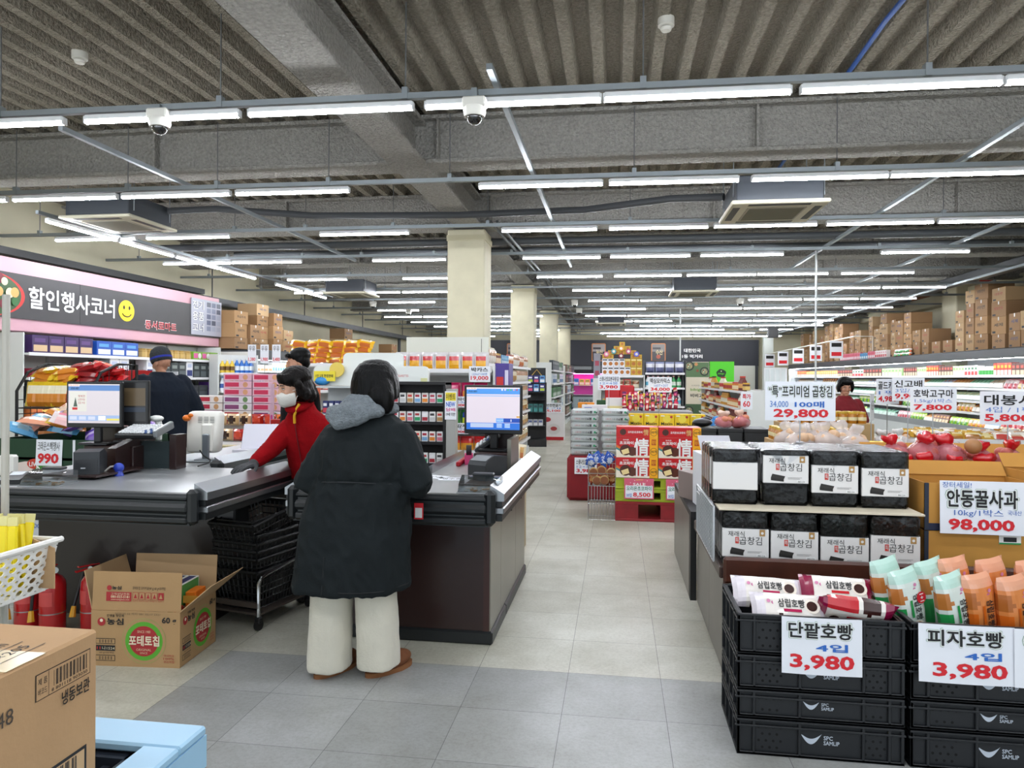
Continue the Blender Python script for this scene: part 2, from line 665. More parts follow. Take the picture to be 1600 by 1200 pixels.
for i in range(6, 15):
    xs, x = [], -6.6 + (i % 3) * .25
    while x < 7.0 - (.4 if i % 2 else 0):
        gap = -2.75 < x < -1.0 or rnd.random() < .17
        if not gap:
            xs.append(x)
        x += 1.25
    ROWS[i] = xs
seen = {}
RAIL = MB().bx(-9.5, 8.2, -.021, .021, 0, .041, GALV).mesh('channel')
RODM = MB().tube([(0, 0, 0), (0, 0, .66)], .0055, M('#77797a', .5, .6), 5).bx(-.02, .02, -.027, .027, -.02, .06, GALV).mesh('rod')
for i in sorted(ROWS):
    y0 = 2.12 * (i + 1.31)
    sk = row_skew(i)
    nm = names.get(i, '%s row behind the pipes' % ['second', 'third', 'fourth', 'fifth', 'sixth', 'seventh', 'eighth', 'ninth', 'tenth', 'eleventh'][i - 5])
    r = thing('light_rail', 'galvanised channel carrying strip lights, ' + nm, 'light rail', (0, y0, 3.43), sk, 'light rails')
    put(RAIL, 'channel', r)
    k = 0
    for xr in ([-8, -6.4, -5.1, -4.1, -2.9, -1.65, .15, 2.0, 3.8, 5.6, 7.4] if i != 1 else [-6.4, -4.6, -2.84, -1.47, .16, 1.94, 3.6, 5.4]):
        put(RODM, 'rod', r, (xr, 0, .02))
    for x in ROWS[i]:
        z = zone(x)
        n = seen[(i, z)] = seen.get((i, z), 0) + 1
        tube_light(x, y0 + x * sk, 3.385, sk, 'white strip light %s, %s' % (nm, z), 'strip lights %s, %s' % (nm, z))
# strips running lengthwise beside the pink sign and the chilled wall
for n, (x, y, z) in enumerate([(-6.75, 8.35 + 1.27 * k, 3.345) for k in range(4)] + [(-6.75, 14.2, 3.345), (-6.75, 15.5, 3.345)]):
    tube_light(x, y, z, PI / 2, 'lit strip light running lengthwise, %s above the pink promotion sign' % ['first', 'second', 'third', 'fourth', 'fifth', 'sixth'][n], 'lengthwise strips')
tube_light(6.6, 25.3, 3.38, PI / 2, 'short lit strip running lengthwise beside the black speaker by the chilled wall', 'light')
# lengthwise galvanised struts under the deck
for n, (x, y0, y1, z) in enumerate([(-.83, 4.6, 13, 3.49), (-4.5, 5.3, 12, 3.49), (3.1, 5.0, 14, 3.49), (4.9, 8.0, 30, 3.49), (-6.75, 7.6, 16.5, 3.388), (6.6, 8, 32, 3.388)]):
    s_ = MB().bx(-.02, .02, 0, y1 - y0, 0, .04, GALV)
    one(s_.mesh('strut'), 'ceiling_strut', 'galvanised strut running lengthwise under the deck, ' + ['beside the grey girder', 'over the first cash desk', 'over the seaweed stand', 'over the produce tables', 'above the pink promotion sign', 'beside the chilled wall'][n], 'ceiling strut', (x, y0, z))
# ================================================================ cash desks
MAROON = M('#2a1614', .35, coat=.3)
DARKTOP = M('#b4b7b9', .34, .65, vary=.06, vscale=3)
RUBBER = M('#15191b', .42)
RUBHI = M('#23282b', .35)
SATIN = M('#8d8a80', .3, .75, vary=.08, vscale=2)
ALU = M('#a2a6aa', .32, .9)


def front_bumper(mb, x0, x1, y, b=.035):
    for z0, z1, o in ((.835, .88, .0), (.775, .83, .012), (.715, .77, .004)):
        mb.bx(x0, x1, y - .03 - o, y + .05, z0, z1, RUBBER, .018)
    mb.bx(x0, x1, y - .02, y + .06, .715, .875, RUBHI)


def side_rail(mb, x, y0, y1, s):
    """silver capped guard rail running away from the shopper; s = +1 faces +X"""
    mb.add([(x, y0, .93), (x + s * .075, y0, .885), (x + s * .075, y0, .845), (x, y0, .845), (x, y1, .93), (x + s * .075, y1, .885), (x + s * .075, y1, .845), (x, y1, .845)],
           [(0, 1, 5, 4), (1, 2, 6, 5), (2, 3, 7, 6), (3, 0, 4, 7), (0, 3, 2, 1), (4, 5, 6, 7)], ALU)
    mb.bx(min(x, x + s * .065), max(x, x + s * .065), y0, y1, .815, .845, RUBBER)
    mb.bx(min(x, x + s * .075), max(x, x + s * .075), y0, y1, .775, .812, ALU, .006)
    mb.bx(min(x, x + s * .065), max(x, x + s * .065), y0, y1, .74, .775, RUBBER)


def cap_block(mb, x, y):
    mb.bx(x - .03, x + .03, y - .03, y + .03, .72, .905, RUBBER, .02)


# ---- desk by the aisle
d2 = thing('checkout_counter', 'maroon checkout desk with steel side panels, the shopper in the long coat stands at it', 'checkout counter', (0, 0, 0))
b = MB().bx(-1.72, -.7, 4.0, 4.5, .07, .8, MAROON, .004).bx(-1.16, -.7, 4.5, 5.5, .07, .8, MAROON, .004)
b.bx(-.735, -.7, 3.995, 4.02, .07, .8, M('#3a1c18', .3, coat=.3))
b.build('body', d2)
k = MB()
for y0, y1 in ((4.0, 4.36), (4.365, 5.0), (5.005, 5.5)):
    k.bx(-.7, -.694, y0, y1, .075, .8, SATIN)
k.build('side_panel', d2)
MB().bx(-1.72, -.68, 3.985, 4.5, 0, .075, RUBBER, .01).bx(-1.16, -.68, 4.5, 5.5, 0, .075, RUBBER, .01).build('kick_strip', d2)
MB().bx(-1.74, -.66, 3.76, 4.55, .8, .872, DARKTOP, .006).bx(-1.2, -.66, 4.55, 5.6, .8, .872, DARKTOP, .006).build('worktop', d2)
k = MB()
front_bumper(k, -1.74, -.66, 3.75)
cap_block(k, -1.745, 3.74)
cap_block(k, -.655, 3.74)
k.build('front_bumper', d2)
k = MB()
side_rail(k, -.66, 3.77, 5.62, 1)
k.build('guard_rail', d2)
k = MB()
side_rail(k, -1.74, 3.78, 4.5, -1)
k.build('guard_rail', d2)
k = MB()
side_rail(k, -1.19, 4.6, 5.6, -1)
k.bx(-1.27, -1.19, 4.55, 4.6, .72, .91, RUBBER, .02)
k.build('guard_rail', d2)
k = MB()
for y in (4.3, 4.75, 5.2):
    k.bx(-.69, -.62, y, y + .02, .70, .735, RUBBER)
k.build('bracket', d2)
t = MB().bx(0, .05, 0, .002, 0, .085, RED).rect(.006, .044, .008, .06, WHITE, -.001)
one(t.mesh('counter_sticker'), 'counter_sticker', 'small red and white sticker on the black bumper beside the long coat', 'sticker', (-1.055, 3.703, .75))
# ---- desk with the card terminal
d1 = thing('checkout_counter', 'dark checkout desk with brushed steel top behind the fire extinguishers', 'checkout counter', (0, 0, 0))
MB().bx(-3.62, -2.42, 4.1, 4.6, .0, .8, M('#1f1513', .35, coat=.3), .004).bx(-3.4, -2.75, 4.6, 6.2, 0, .8, M('#1f1513', .35), .004).build('body', d1)
MB().bx(-3.75, -2.2, 3.53, 4.6, .8, .872, DARKTOP, .006).bx(-3.4, -2.78, 4.6, 6.3, .8, .872, DARKTOP, .006).build('worktop', d1)
k = MB()
front_bumper(k, -3.75, -2.2, 3.51)
cap_block(k, -2.19, 3.5)
k.build('front_bumper', d1)
k = MB()
side_rail(k, -2.2, 3.53, 4.6, 1)
k.build('guard_rail', d1)
k = MB()
side_rail(k, -2.79, 4.72, 6.3, 1)
k.bx(-2.8, -2.71, 4.66, 4.72, .72, .91, RUBBER, .02)
k.build('guard_rail', d1)
MB().bx(-2.9, -2.3, 4.12, 4.3, .55, .7, M('#4a4a4c', .4, .6), .01).build('bracket', d1)


# ---------------------------------------------------------------- monitors
BEZEL = M('#17181a', .35)


def monitor(label, loc, rz, screen, w=.385, h=.305):
    t = thing('monitor', label, 'monitor', loc, rz)
    MB().box((0, .012, h / 2), (w, .03, h), BEZEL, .006).box((0, .04, h / 2), (w * .7, .04, h * .7), BEZEL, .015).bx(-.03, .03, -.0005, .0, .006, .01, M('#8a8c8e')).build('housing', t)
    screen(w, h).build('screen', t, (0, -.0045, 0))
    MB().bx(-.025, .025, .03, .06, -.1, h * .4, BEZEL, .005).bx(-.1, .1, -.02, .1, -.115, -.1, BEZEL, .004).build('stand', t)
    return t


def glow(c, s=.42):
    return M(c, .4, emit=s)


def pos_screen(w, h):
    m = MB()
    a, z0, z1 = w / 2 - .016, .03, h - .016
    H = z1 - z0
    m.rect(-a, a, z0, z1, glow('#d9cdd6'), 0)
    m.rect(-a, a, z1 - .16 * H, z1 - .03 * H, glow('#4f93dc'), -.0005)
    m.rect(-a, a, z1 - .03 * H, z1, glow('#dcd3da'), -.0005)
    m.rect(-a, a, z1 - .21 * H, z1 - .19 * H, glow('#8fb4e4'), -.0005)
    m.rect(-a, -a * .62, z1 - .05 * H, z1, glow('#f0e6e2'), -.0008)
    m.text('POS SYSTEM', -a * .96, -a * .64, z1 - .042 * H, z1 - .012 * H, glow('#b04a4a'), -.0012)
    m.text('(주)포스뱅크', -a * .93, -a * .6, z1 - .13 * H, z1 - .075 * H, glow('#16304e', .3), -.0012, .02)
    for i in range(6):
        m.disc(a * (.34 + .11 * i), z1 - .055 * H, .006, glow(['#e8e4f0', '#d4cee0', '#58b070', '#58b070', '#d0a0a8', '#b05060'][i]), -.001, 10)
    m.rect(a * .12, a * .4, z0 + .17 * H, z0 + .27 * H, glow('#6ea6e6'), -.0006)
    m.rect(a * .4, a, z0 + .17 * H, z0 + .27 * H, glow('#1f49a8'), -.0006)
    m.text('받을금액', a * .15, a * .37, z0 + .195 * H, z0 + .245 * H, glow('#dfe8f4'), -.0012)
    m.text('0', a * .66, a * .7, z0 + .19 * H, z0 + .25 * H, glow('#ffffff'), -.0012, .03)
    m.rect(-a, a, z0, z0 + .16 * H, glow('#2f6fcc'), -.0006)
    m.rect(-a * .85, a * .02, z0 + .05 * H, z0 + .15 * H, glow('#b8c4e0'), -.0009)
    for i in range(3):
        for q in range(2):
            m.rect(a * (.14 + .3 * q), a * (.34 + .3 * q), z0 + (.05 + .035 * i) * H, z0 + (.075 + .035 * i) * H, glow('#b6cdee'), -.0009)
    m.rect(a * .88, a, z0 + .29 * H, z0 + .325 * H, glow('#d0a040'), -.0008)
    return m


def ad_screen(w, h):
    m = MB()
    a, z0, z1 = w / 2 - .016, .03, h - .016
    H = z1 - z0
    m.rect(-a, a, z0, z1, glow('#d2c9cd'), 0)
    m.rect(-a, a, z1 - .17 * H, z1 - .03 * H, glow('#5f86bd'), -.0005)
    m.rect(-a, -a * .56, z1 - .06 * H, z1, glow('#efe2dd'), -.0008)
    m.text('POS SYSTEM', -a * .96, -a * .6, z1 - .05 * H, z1 - .015 * H, glow('#b04a4a'), -.0012)
    m.text('(주)포스뱅크', -a * .9, -a * .58, z1 - .15 * H, z1 - .085 * H, glow('#182f4c', .3), -.0012, .02)
    m.rect(-a * .95, -a * .28, z0 + .3 * H, z1 - .19 * H, glow('#d8d4cc'), -.0006)
    m.add([(-a * .8, -.001, z0 + .42 * H), (-a * .72, -.001, z0 + .66 * H), (-a * .64, -.001, z0 + .42 * H)], [(0, 1, 2)], glow('#4c5a50', .4))
    m.rect(-a * .84, -a * .64, z0 + .34 * H, z0 + .4 * H, glow('#c03030'), -.001)
    for i, s in enumerate(('행복한', '쇼핑하세요', '감사')):
        m.text(s, -a * .62, -a * .34, z0 + (.66 - .085 * i) * H, z0 + (.72 - .085 * i) * H, glow('#a8504e', .5), -.001)
    m.rect(-a, a, z0 + .06 * H, z0 + .2 * H, glow('#9eb3d6'), -.0006)
    for i in range(3):
        m.rect(-a * (.94 - .36 * i), -a * (.66 - .36 * i), z0 + .085 * H, z0 + .175 * H, glow('#c9cfe2'), -.0009)
    m.rect(a * .18, a * .46, z0 + .075 * H, z0 + .185 * H, glow('#f0f0f4'), -.0009)
    m.rect(a * .5, a, z0 + .07 * H, z0 + .12 * H, glow('#e6d566'), -.0009)
    return m


def off_screen(w, h):
    m = MB()
    a, z0, z1 = w / 2 - .016, .03, h - .016
    H = z1 - z0
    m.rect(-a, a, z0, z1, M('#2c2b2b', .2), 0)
    m.rect(-a * .95, a * .95, z0 + .4 * H, z1 - .14 * H, M('#6b5a42', .3), -.0006)  # reflections on the dark glass, painted as flat brown and blue bands
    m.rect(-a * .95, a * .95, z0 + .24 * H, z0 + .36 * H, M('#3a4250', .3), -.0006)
    return m


monitor('till monitor showing an advert picture and a price list, on the dark desk', (-3.43, 4.35, 1.15), .08, ad_screen)
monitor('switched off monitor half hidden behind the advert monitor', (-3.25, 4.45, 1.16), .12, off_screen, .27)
monitor('till monitor with blue header on the desk by the aisle', (-.81, 4.72, 1.125), -.02, pos_screen, .39, .325)
# maroon till posts carrying screens and keypads
t = thing('till_stand', 'maroon till stand under the advert monitor with a receipt printer shelf', 'till stand', (0, 0, 0))
MB().bx(-3.5, -3.14, 4.34, 4.56, .873, 1.03, MAROON, .004).bx(-3.5, -3.3, 4.5, 4.56, 1.03, 1.15, MAROON, .004).build('column', t)
MB().bx(-3.42, -3.06, 3.9, 4.34, .885, .9, MAROON, .003).bx(-3.4, -3.3, 4.2, 4.34, .873, .885, MAROON).build('printer_shelf', t)
MB().add([(-3.22, 4.2, .873), (-3.16, 4.2, .873), (-3.16, 4.6, .873), (-3.22, 4.6, .873), (-3.22, 4.2, 1.03), (-3.16, 4.2, 1.03), (-3.16, 4.6, 1.13), (-3.22, 4.6, 1.13)],
         [(0, 3, 2, 1), (4, 5, 6, 7), (0, 1, 5, 4), (1, 2, 6, 5), (2, 3, 7, 6), (3, 0, 4, 7)], MAROON).build('side_support', t)
MB().bx(-2.95, -2.9, 4.44, 4.56, .873, 1.105, MAROON, .003).build('side_support', t)
MB().bx(-3.165, -2.94, 4.45, 4.47, .875, 1.06, M('#3a4446', .1)).build('scanner_window', t)


def keypad(label, loc, rot, cols=12, rows=6, w=.27, d=.2):
    t = thing('till_keyboard', label, 'keyboard', loc, rot)
    MB().box((0, 0, 0), (w, d, .035), BEZEL, .008).build('case', t)
    for mt, nm in ((M('#e6e8ea', .5), 'key_block'), (M('#3f5a8c', .5), 'function_keys')):
        kk = MB()
        for i in range(cols):
            for j in range(rows):
                fn = i >= cols - 4 and j < 3 and (i + j) % 2
                if bool(fn) != (nm == 'function_keys'):
                    continue
                kk.box((-w / 2 + .03 + i * (w - .05) / (cols - 1) * .98, -d / 2 + .025 + j * (d - .05) / (rows - 1), .022), ((w - .05) / cols * .86, (d - .05) / rows * .86, .012), mt, .003)
        kk.build(nm, t)
    return t


k = keypad('white keyed till keyboard sloping on the maroon stand beside the advert monitor', (-3.1, 4.38, 1.125), (.24, 0, .06))
MB().box((.147, .0, .02), (.03, .21, .05), M('#9ea2a4', .3, .4), .006).build('card_reader', k)
keypad('black keypad tilted away on the till stand by the aisle', (-.87, 4.86, 1.06), (.1, -.6, .1), 6, 5, .2, .16)
t = thing('till_stand', 'maroon till stand with steel side under the blue header monitor', 'till stand', (0, 0, 0))
MB().bx(-.92, -.7, 4.62, 5.0, .873, 1.008, MAROON, .004).bx(-.9, -.7, 4.9, 5.0, 1.008, 1.2, MAROON, .004).build('column', t)
MB().bx(-.7, -.675, 4.63, 5.0, .873, 1.1, SATIN).build('side_panel', t)
MB().bx(-.87, -.67, 4.1, 4.55, .873, .885, MAROON, .003).build('printer_shelf', t)


def printer(label, loc, rz, flip=False):
    t = thing('receipt_printer', label, 'receipt printer', loc, rz)
    P_ = M('#33363a', .4)
    prof = [(-.1, 0), (.1, 0), (.1, .09), (.085, .115), (.02, .145), (-.1, .135)]
    m = MB()
    m.loft([[(x, y, z) for y, z in prof] for x in (.07, .062, -.062, -.07)][::-1] and [[(x, y, z) for y, z in prof] for x in (-.07, .07)], P_)
    m.build('case', t, smooth=.5)
    MB().bx(-.06, .06, -.102, -.1, .02, .09, M('#2a2c30', .3)).bx(-.03, -.005, -.1035, -.102, .035, .042, M('#c8ccd0')).build('front_panel', t)
    MB().add([(-.06, .088, .1165), (.06, .088, .1165), (.06, .03, .143), (-.06, .03, .143)], [(0, 1, 2, 3)], M('#8e9296', .25)).build('lid', t)
    return t


printer('dark grey receipt printer on the shelf under the advert monitor', (-3.2, 4.03, .9), .45)
printer('dark grey receipt printer turned away beside the coin tray by the aisle', (-.775, 4.33, .885), 2.6)
# hand scanner, scale, papers
t = thing('barcode_scanner', 'white handheld barcode scanner standing behind the white keyed keyboard', 'barcode scanner', (-3.1, 4.55, 1.12))
MB().tube([(0, 0, -.25), (0, 0, -.05)], .008, GALV, 6).bx(-.05, .05, -.04, .04, -.25, -.24, GALV).build('holder', t)
MB().tube([(.0, 0, -.06), (.005, 0, .03), (-.005, 0, .075)], .02, M('#e6e8e4', .4), 10).ell((-.01, -.01, .085), (.05, .035, .022), M('#e6e8e4', .4)).build('body', t)
MB().ell((-.055, -.012, .083), (.012, .03, .018), M('#2a8c96', .3)).build('scan_window', t)
t = thing('counter_scale', 'white price scale with orange knob, its back to the shopper', 'scale', (-3.02, 4.95, .873), .12)
W2 = M('#eceae2', .35)
m = MB()
rings = []
for z, w_, d_ in ((.06, .1, .045), (.075, .118, .062), (.2, .122, .066), (.33, .125, .062), (.352, .118, .055), (.362, .1, .04)):
    rings.append([(w_ * (abs(math.cos(a)) ** .35) * (1 if math.cos(a) >= 0 else -1), d_ * (abs(math.sin(a)) ** .5) * (1 if math.sin(a) >= 0 else -1) + .02 + z * .12, z) for a in [2 * PI * q / 28 for q in range(28)]])
m.loft(rings, W2)
m.build('head', t, smooth=1)
v = MB()
for i in range(3):
    for j in range(4):
        v.bx(-.03 + i * .045, .0 + i * .045, -.012, -.006, .28 + j * .013, .284 + j * .013, M('#8b8b86'))
v.build('vent_slots', t)
MB().box((.045, -.025, .17), (.085, .03, .21), W2, .012).build('rear_cover', t)
MB().bx(.02, .07, -.06, -.035, .01, .2, M('#8f979e', .35, .6), .006).bx(-.02, .11, -.1, .05, .003, .02, M('#8f979e', .35, .6), .004).build('stand', t)
MB().ell((-.105, -.03, .315), (.03, .03, .024), M('#ee7b1c', .4)).ell((-.075, -.035, .335), (.02, .015, .014), M('#ee7b1c', .4)).build('knob', t)
MB().bx(-.16, .17, -.12, .16, 0, .012, M('#a8aeb2', .3, .8), .004).build('base_plate', t)
MB().tube([(.0, -.045, .08), (.05, -.1, .05), (.14, -.18, .025), (.18, -.3, .02), (.16, -.42, .012)], .005, BLACK, 6).build('cord', t)
t = thing('paper_sheet', 'white paper sheet leaning in a holder beside the white price scale', 'paper', (-2.93, 5.66, .873), .1)
MB().add([(-.17, 0, .02), (.16, .02, .02), (.11, .1, .22), (-.18, .09, .22), (-.17, .004, .02), (.16, .024, .02), (.11, .104, .22), (-.18, .094, .22)], [(0, 1, 2, 3), (7, 6, 5, 4), (0, 4, 5, 1), (1, 5, 6, 2), (2, 6, 7, 3), (3, 7, 4, 0)], M('#e6e6f2', .7)).build('sheet', t)
MB().bx(-.2, .14, -.1, .1, 0, .018, M('#dfdfe8', .7)).build('pad', t)
t = thing('divider_bar', 'red customer divider bar on the desk by the aisle', 'divider bar', (-1.1, 4.97, .888), .06)
MB().bx(-.015, .015, 0, .5, -.014, .016, M('#c0202c', .3), .004).build('bar', t)
t = thing('divider_bar', 'thin red divider bar lying beside the white price scale', 'divider bar', (-2.83, 5.0, .884), .04)
MB().bx(-.01, .01, 0, .9, -.01, .01, M('#b02030', .3), .003).build('bar', t)


def coin_case(label, loc, rz):
    t = thing('coin_case', label, 'coin case', loc, rz)
    A_ = film('#eef4f6', .1, .1, 5)
    prof = [(-.09, 0), (.09, 0), (.09, .075), (.02, .085), (-.06, .05)]
    n = len(prof)
    MB().loft([[(x, y, z) for y, z in prof] for x in (-.11, .11)], A_).build('lid', t)
    c = MB()
    r = random.Random(5)
    for i in range(26):
        c.lathe([(0.001, 0), (.011, 0), (.011, .004), (.001, .004)], M(r.choice(['#c9a27a', '#b98e62', '#d8d2c6', '#c8c4bc']), .35, .6), (r.uniform(-.09, .09), r.uniform(-.07, .05), .006 + .004 * r.random()), 10)
    c.build('coins', t)['kind'] = 'stuff'
    MB().bx(-.115, .115, -.095, .095, 0, .005, M('#a9adb0', .3)).build('tray', t)
    MB().bx(-.05, .07, .0, .06, .084, .098, M('#2a2d31', .4), .005).build('card_slot', t)
    return t


coin_case('clear plastic case of coins beside the silver rail by the aisle', (-.74, 3.92, .873), 0)
coin_case('clear plastic case of coins on the dark desk near the card terminal', (-3.2, 3.7, .873), .05)
t = thing('card_terminal', 'black card terminal on the edge of the dark desk', 'card terminal', (-3.45, 3.74, .873), .4)
MB().add([(-.05, -.08, 0), (.05, -.08, 0), (.05, .08, 0), (-.05, .08, 0), (-.05, -.08, .025), (.05, -.08, .025), (.05, .08, .055), (-.05, .08, .055)], [(0, 3, 2, 1), (4, 5, 6, 7), (0, 1, 5, 4), (1, 2, 6, 5), (2, 3, 7, 6), (3, 0, 4, 7)], BEZEL).build('case', t)
MB().add([(-.035, 0, .0425), (.035, 0, .0425), (.035, .07, .0555), (-.035, .07, .0555)], [(0, 1, 2, 3)], M('#aab4ba', .2)).build('display', t)
t = thing('wall_adapter', 'white box shaped device standing beside the card terminal', 'device', (-3.72, 3.98, .873))
MB().bx(-.05, .05, -.03, .03, 0, .13, W2, .012).build('case', t)
t = thing('tape_dispenser', 'pink tape dispenser with black reel on the desk behind the shopper', 'tape dispenser', (-1.06, 5.15, .873), .2)
MB().add([(-.03, -.07, 0), (.03, -.07, 0), (.03, .07, 0), (-.03, .07, 0), (-.03, -.07, .07), (.03, -.07, .07), (.03, .02, .04), (-.03, .02, .04), (.03, .07, .07), (-.03, .07, .07)], [(0, 3, 2, 1), (0, 1, 5, 4), (4, 5, 6, 7), (7, 6, 8, 9), (2, 3, 9, 8), (1, 2, 8, 6, 5), (3, 0, 4, 7, 9)], M('#e8508a', .4)).build('body', t)
MB().lathe([(.02, -.02), (.045, -.02), (.045, .02), (.02, .02)], BLACK, (0, 0, 0), 16, Matrix.Translation((0, .01, .09)) @ Matrix.Rotation(PI / 2, 4, 'Y')).build('reel', t)
t = thing('desk_calculator', 'pale grey calculator with white keys on the desk behind the shopper', 'calculator', (-.99, 5.33, .885), .15)
MB().box((0, 0, .03), (.14, .17, .03), M('#c9d2da', .4), .006, Matrix.Rotation(.4, 4, 'X')).build('case', t)
k = MB()
for i in range(4):
    for j in range(4):
        k.box((-.045 + .03 * i, -.06 + .03 * j, .048), (.022, .02, .008), M('#eef0f2', .4), .002, Matrix.Rotation(.4, 4, 'X'))
k.build('key_block', t)
t = thing('pen_holder', 'blue spiral pen clipped in a plastic holder beside the maroon keyboard stand', 'pen holder', (-3.1, 4.08, .873))
MB().tube([(-.05, 0, .006), (-.06, .01, .02), (-.02, .02, .055), (.01, .02, .06)], .006, W2, 6).build('hook', t)
MB().ell((.03, .03, .05), (.035, .025, .03), M('#3048b8', .35)).lathe([(.03, 0), (.02, .03), (.001, .03)], M('#3048b8', .35), (.03, .03, 0)).build('pouch', t)
for n, (x, y, a, lb) in enumerate(((-1.0, 4.35, .1, 'white printed receipt slip lying flat beside the receipt printer'), (-1.13, 4.42, -.3, 'white printed slip lying flat near the long coat sleeve'))):
    p = MB().bx(-.08, .08, -.06, .06, 0, .002, PAPER).rect(-.06, .06, 0, 0, PAPER)
    t = thing('receipt_slip', lb, 'paper', (x, y, .873), a)
    MB().bx(-.08, .08, -.06, .06, 0, .002, PAPER).build('sheet', t)
    MB().text('영수증', -.06, .06, -.03, .03, INK, 0, 0, mx=Matrix.Translation((0, 0, .0026)) @ Matrix.Rotation(-PI / 2, 4, 'X')).build('lettering', t)

# ---------------------------------------------------------------- shopping baskets on their wheeled rack
BSK = M('#121314', .4)


def basket_mesh():
    m = MB()
    w0, w1, l0, l1, h = .125, .165, .19, .235, .23

    def P(u, v, side):
        # side 0,1: long; 2,3: short; v 0 bottom..1 top
        w_, l_ = w0 + (w1 - w0) * v, l0 + (l1 - l0) * v
        return {0: (-w_, -l_ + 2 * l_ * u, h * v), 1: (w_, -l_ + 2 * l_ * u, h * v), 2: (-w_ + 2 * w_ * u, -l_, h * v), 3: (-w_ + 2 * w_ * u, l_, h * v)}[side]
    for sd in range(4):
        n = 14 if sd < 2 else 9
        for i in range(n + 1):
            u = i / n
            m.tube([P(u, 0, sd), P(u, 1, sd)], .0042, BSK, 4, False)
        for v in (0, .22, .42, .6, .78):
            m.tube([P(0, v, sd), P(1, v, sd)], .005, BSK, 4, False)
        # solid lower band and panel
        for u0, u1, v0, v1 in ((0, 1, .0, .2), (.38, .62, .2, .8), (0, 1, .86, 1)):
            m.quad([P(u0, v0, sd), P(u1, v0, sd), P(u1, v1, sd), P(u0, v1, sd)], BSK)
    m.bx(-w0, w0, -l0, l0, 0, .006, BSK)
    R_ = [(-w1, -l1, h), (w1, -l1, h), (w1, l1, h), (-w1, l1, h)]
    for a, c in zip(R_, R_[1:] + R_[:1]):
        m.tube([a, c], .011, BSK, 6)
    return m.mesh('basket')


BME = basket_mesh()
HND = MB().tube([(-.16, -.01, .235), (-.13, -.2, .24), (.13, -.2, .24), (.16, -.01, .235)], .006, BSK, 6).mesh('handle')
names_b = ['topmost black basket, tipped up at its far end', 'second black basket from the top of the wheeled rack', 'third black basket from the top of the wheeled rack', 'fourth black basket from the top of the wheeled rack', 'fifth black basket from the top of the wheeled rack', 'lowest black basket, hanging deep in the wheeled rack']
BX, BYc = -2.21, 4.28
for i, lb in enumerate(names_b):
    z = .36 - .046 * i if i < 5 else .1
    t = thing('shopping_basket', lb, 'shopping basket', (BX, BYc, z), (.17 if i == 0 else 0, 0, -.22), 'black shopping baskets')
    if i == 0:
        t.location.z = .425
    put(BME, 'basket_body', t)
    put(HND, 'handle', t)
t = thing('basket_rack', 'chrome wheeled rack under the black shopping baskets', 'basket rack', (BX, BYc, 0), -.22)
for s in (-1, 1):
    MB().tube([(s * .185, -.24, .07), (s * .185, -.24, .27), (s * .185, -.215, .305), (s * .185, -.17, .315), (s * .185, .2, .36), (s * .185, .24, .34), (s * .185, .24, .07)], .0105, CHROME, 8).build('side_frame', t)
MB().bx(-.19, .19, -.25, -.235, .13, .16, M('#4d443e', .5)).bx(-.19, .19, .235, .25, .13, .16, M('#4d443e', .5)).bx(-.19, .19, -.24, .24, .085, .097, M('#4d443e', .5)).build('cross_bar', t)
for s in (-1, 1):
    for y in (-.24, .24):
        c = MB().lathe([(.002, -.012), (.03, -.012), (.032, 0), (.03, .012), (.002, .012)], BLACK, (0, 0, 0), 14, Matrix.Translation((s * .185, y, .032)) @ Matrix.Rotation(PI / 2, 4, 'Y'))
        c.bx(s * .185 - .018, s * .185 + .018, y - .018, y + .018, .04, .08, BLACK, .006)
        c.build('caster', t)

# ---------------------------------------------------------------- fire extinguishers
XRED = M('#b41a20', .25, coat=.5)


def extinguisher(label, loc, rz=0):
    t = thing('fire_extinguisher', label, 'fire extinguisher', loc, rz)
    MB().lathe([(.001, 0), (.066, 0), (.07, .01), (.07, .27), (.066, .3), (.05, .325), (.026, .34), (.022, .355), (.001, .355)], XRED, n=24).build('cylinder', t)
    MB().lathe([(.0712, 0), (.0712, .006)], M('#a8aaac', .3, .8), (0, 0, .12), 24).build('strap', t)
    MB().lathe([(.001, 0), (.02, 0), (.02, .03), (.001, .03)], CHROME, (0, 0, .352), 12).tube([(0, 0, .37), (.035, -.03, .372)], .014, CHROME, 10).tube([(.036, -.032, .372), (.038, -.036, .372)], .019, CHROME, 12).build('valve', t)
    MB().bx(-.012, .012, -.09, .03, .385, .393, XRED, .003).add([(-.012, -.1, .36), (.012, -.1, .36), (.012, .02, .372), (-.012, .02, .372), (-.012, -.1, .368), (.012, -.1, .368), (.012, .02, .38), (-.012, .02, .38)], [(0, 3, 2, 1), (4, 5, 6, 7), (0, 1, 5, 4), (1, 2, 6, 5), (2, 3, 7, 6), (3, 0, 4, 7)], XRED).build('handle', t)
    MB().tube([(-.02, -.0, .365), (-.06, -.03, .34), (-.085, -.045, .25), (-.07, -.08, .15)], .009, BLACK, 7).build('hose', t)
    MB().tube([(-.07, -.08, .15), (-.062, -.092, .09)], .013, M('#e0a52a', .4), 8, r2=.019).build('nozzle', t)
    l = MB()
    rg = [[(.0708 * math.cos(a), .0708 * math.sin(a), z) for a in [-2.2 + 1.2 * q / 6 for q in range(7)]] for z in (.17, .25)]
    l.loft(rg, M('#cc4a48', .5), cap=False, closed=False)
    l.build('data_label', t)
    return t


extinguisher('red fire extinguisher half hidden behind the white perforated basket', (-3.42, 3.8, 0), .3)
extinguisher('red fire extinguisher with chrome valve facing out, middle one of the three', (-3.24, 3.78, 0), .1)
extinguisher('red fire extinguisher with raised red lever behind the open chip carton', (-3.03, 3.85, 0), -.5)

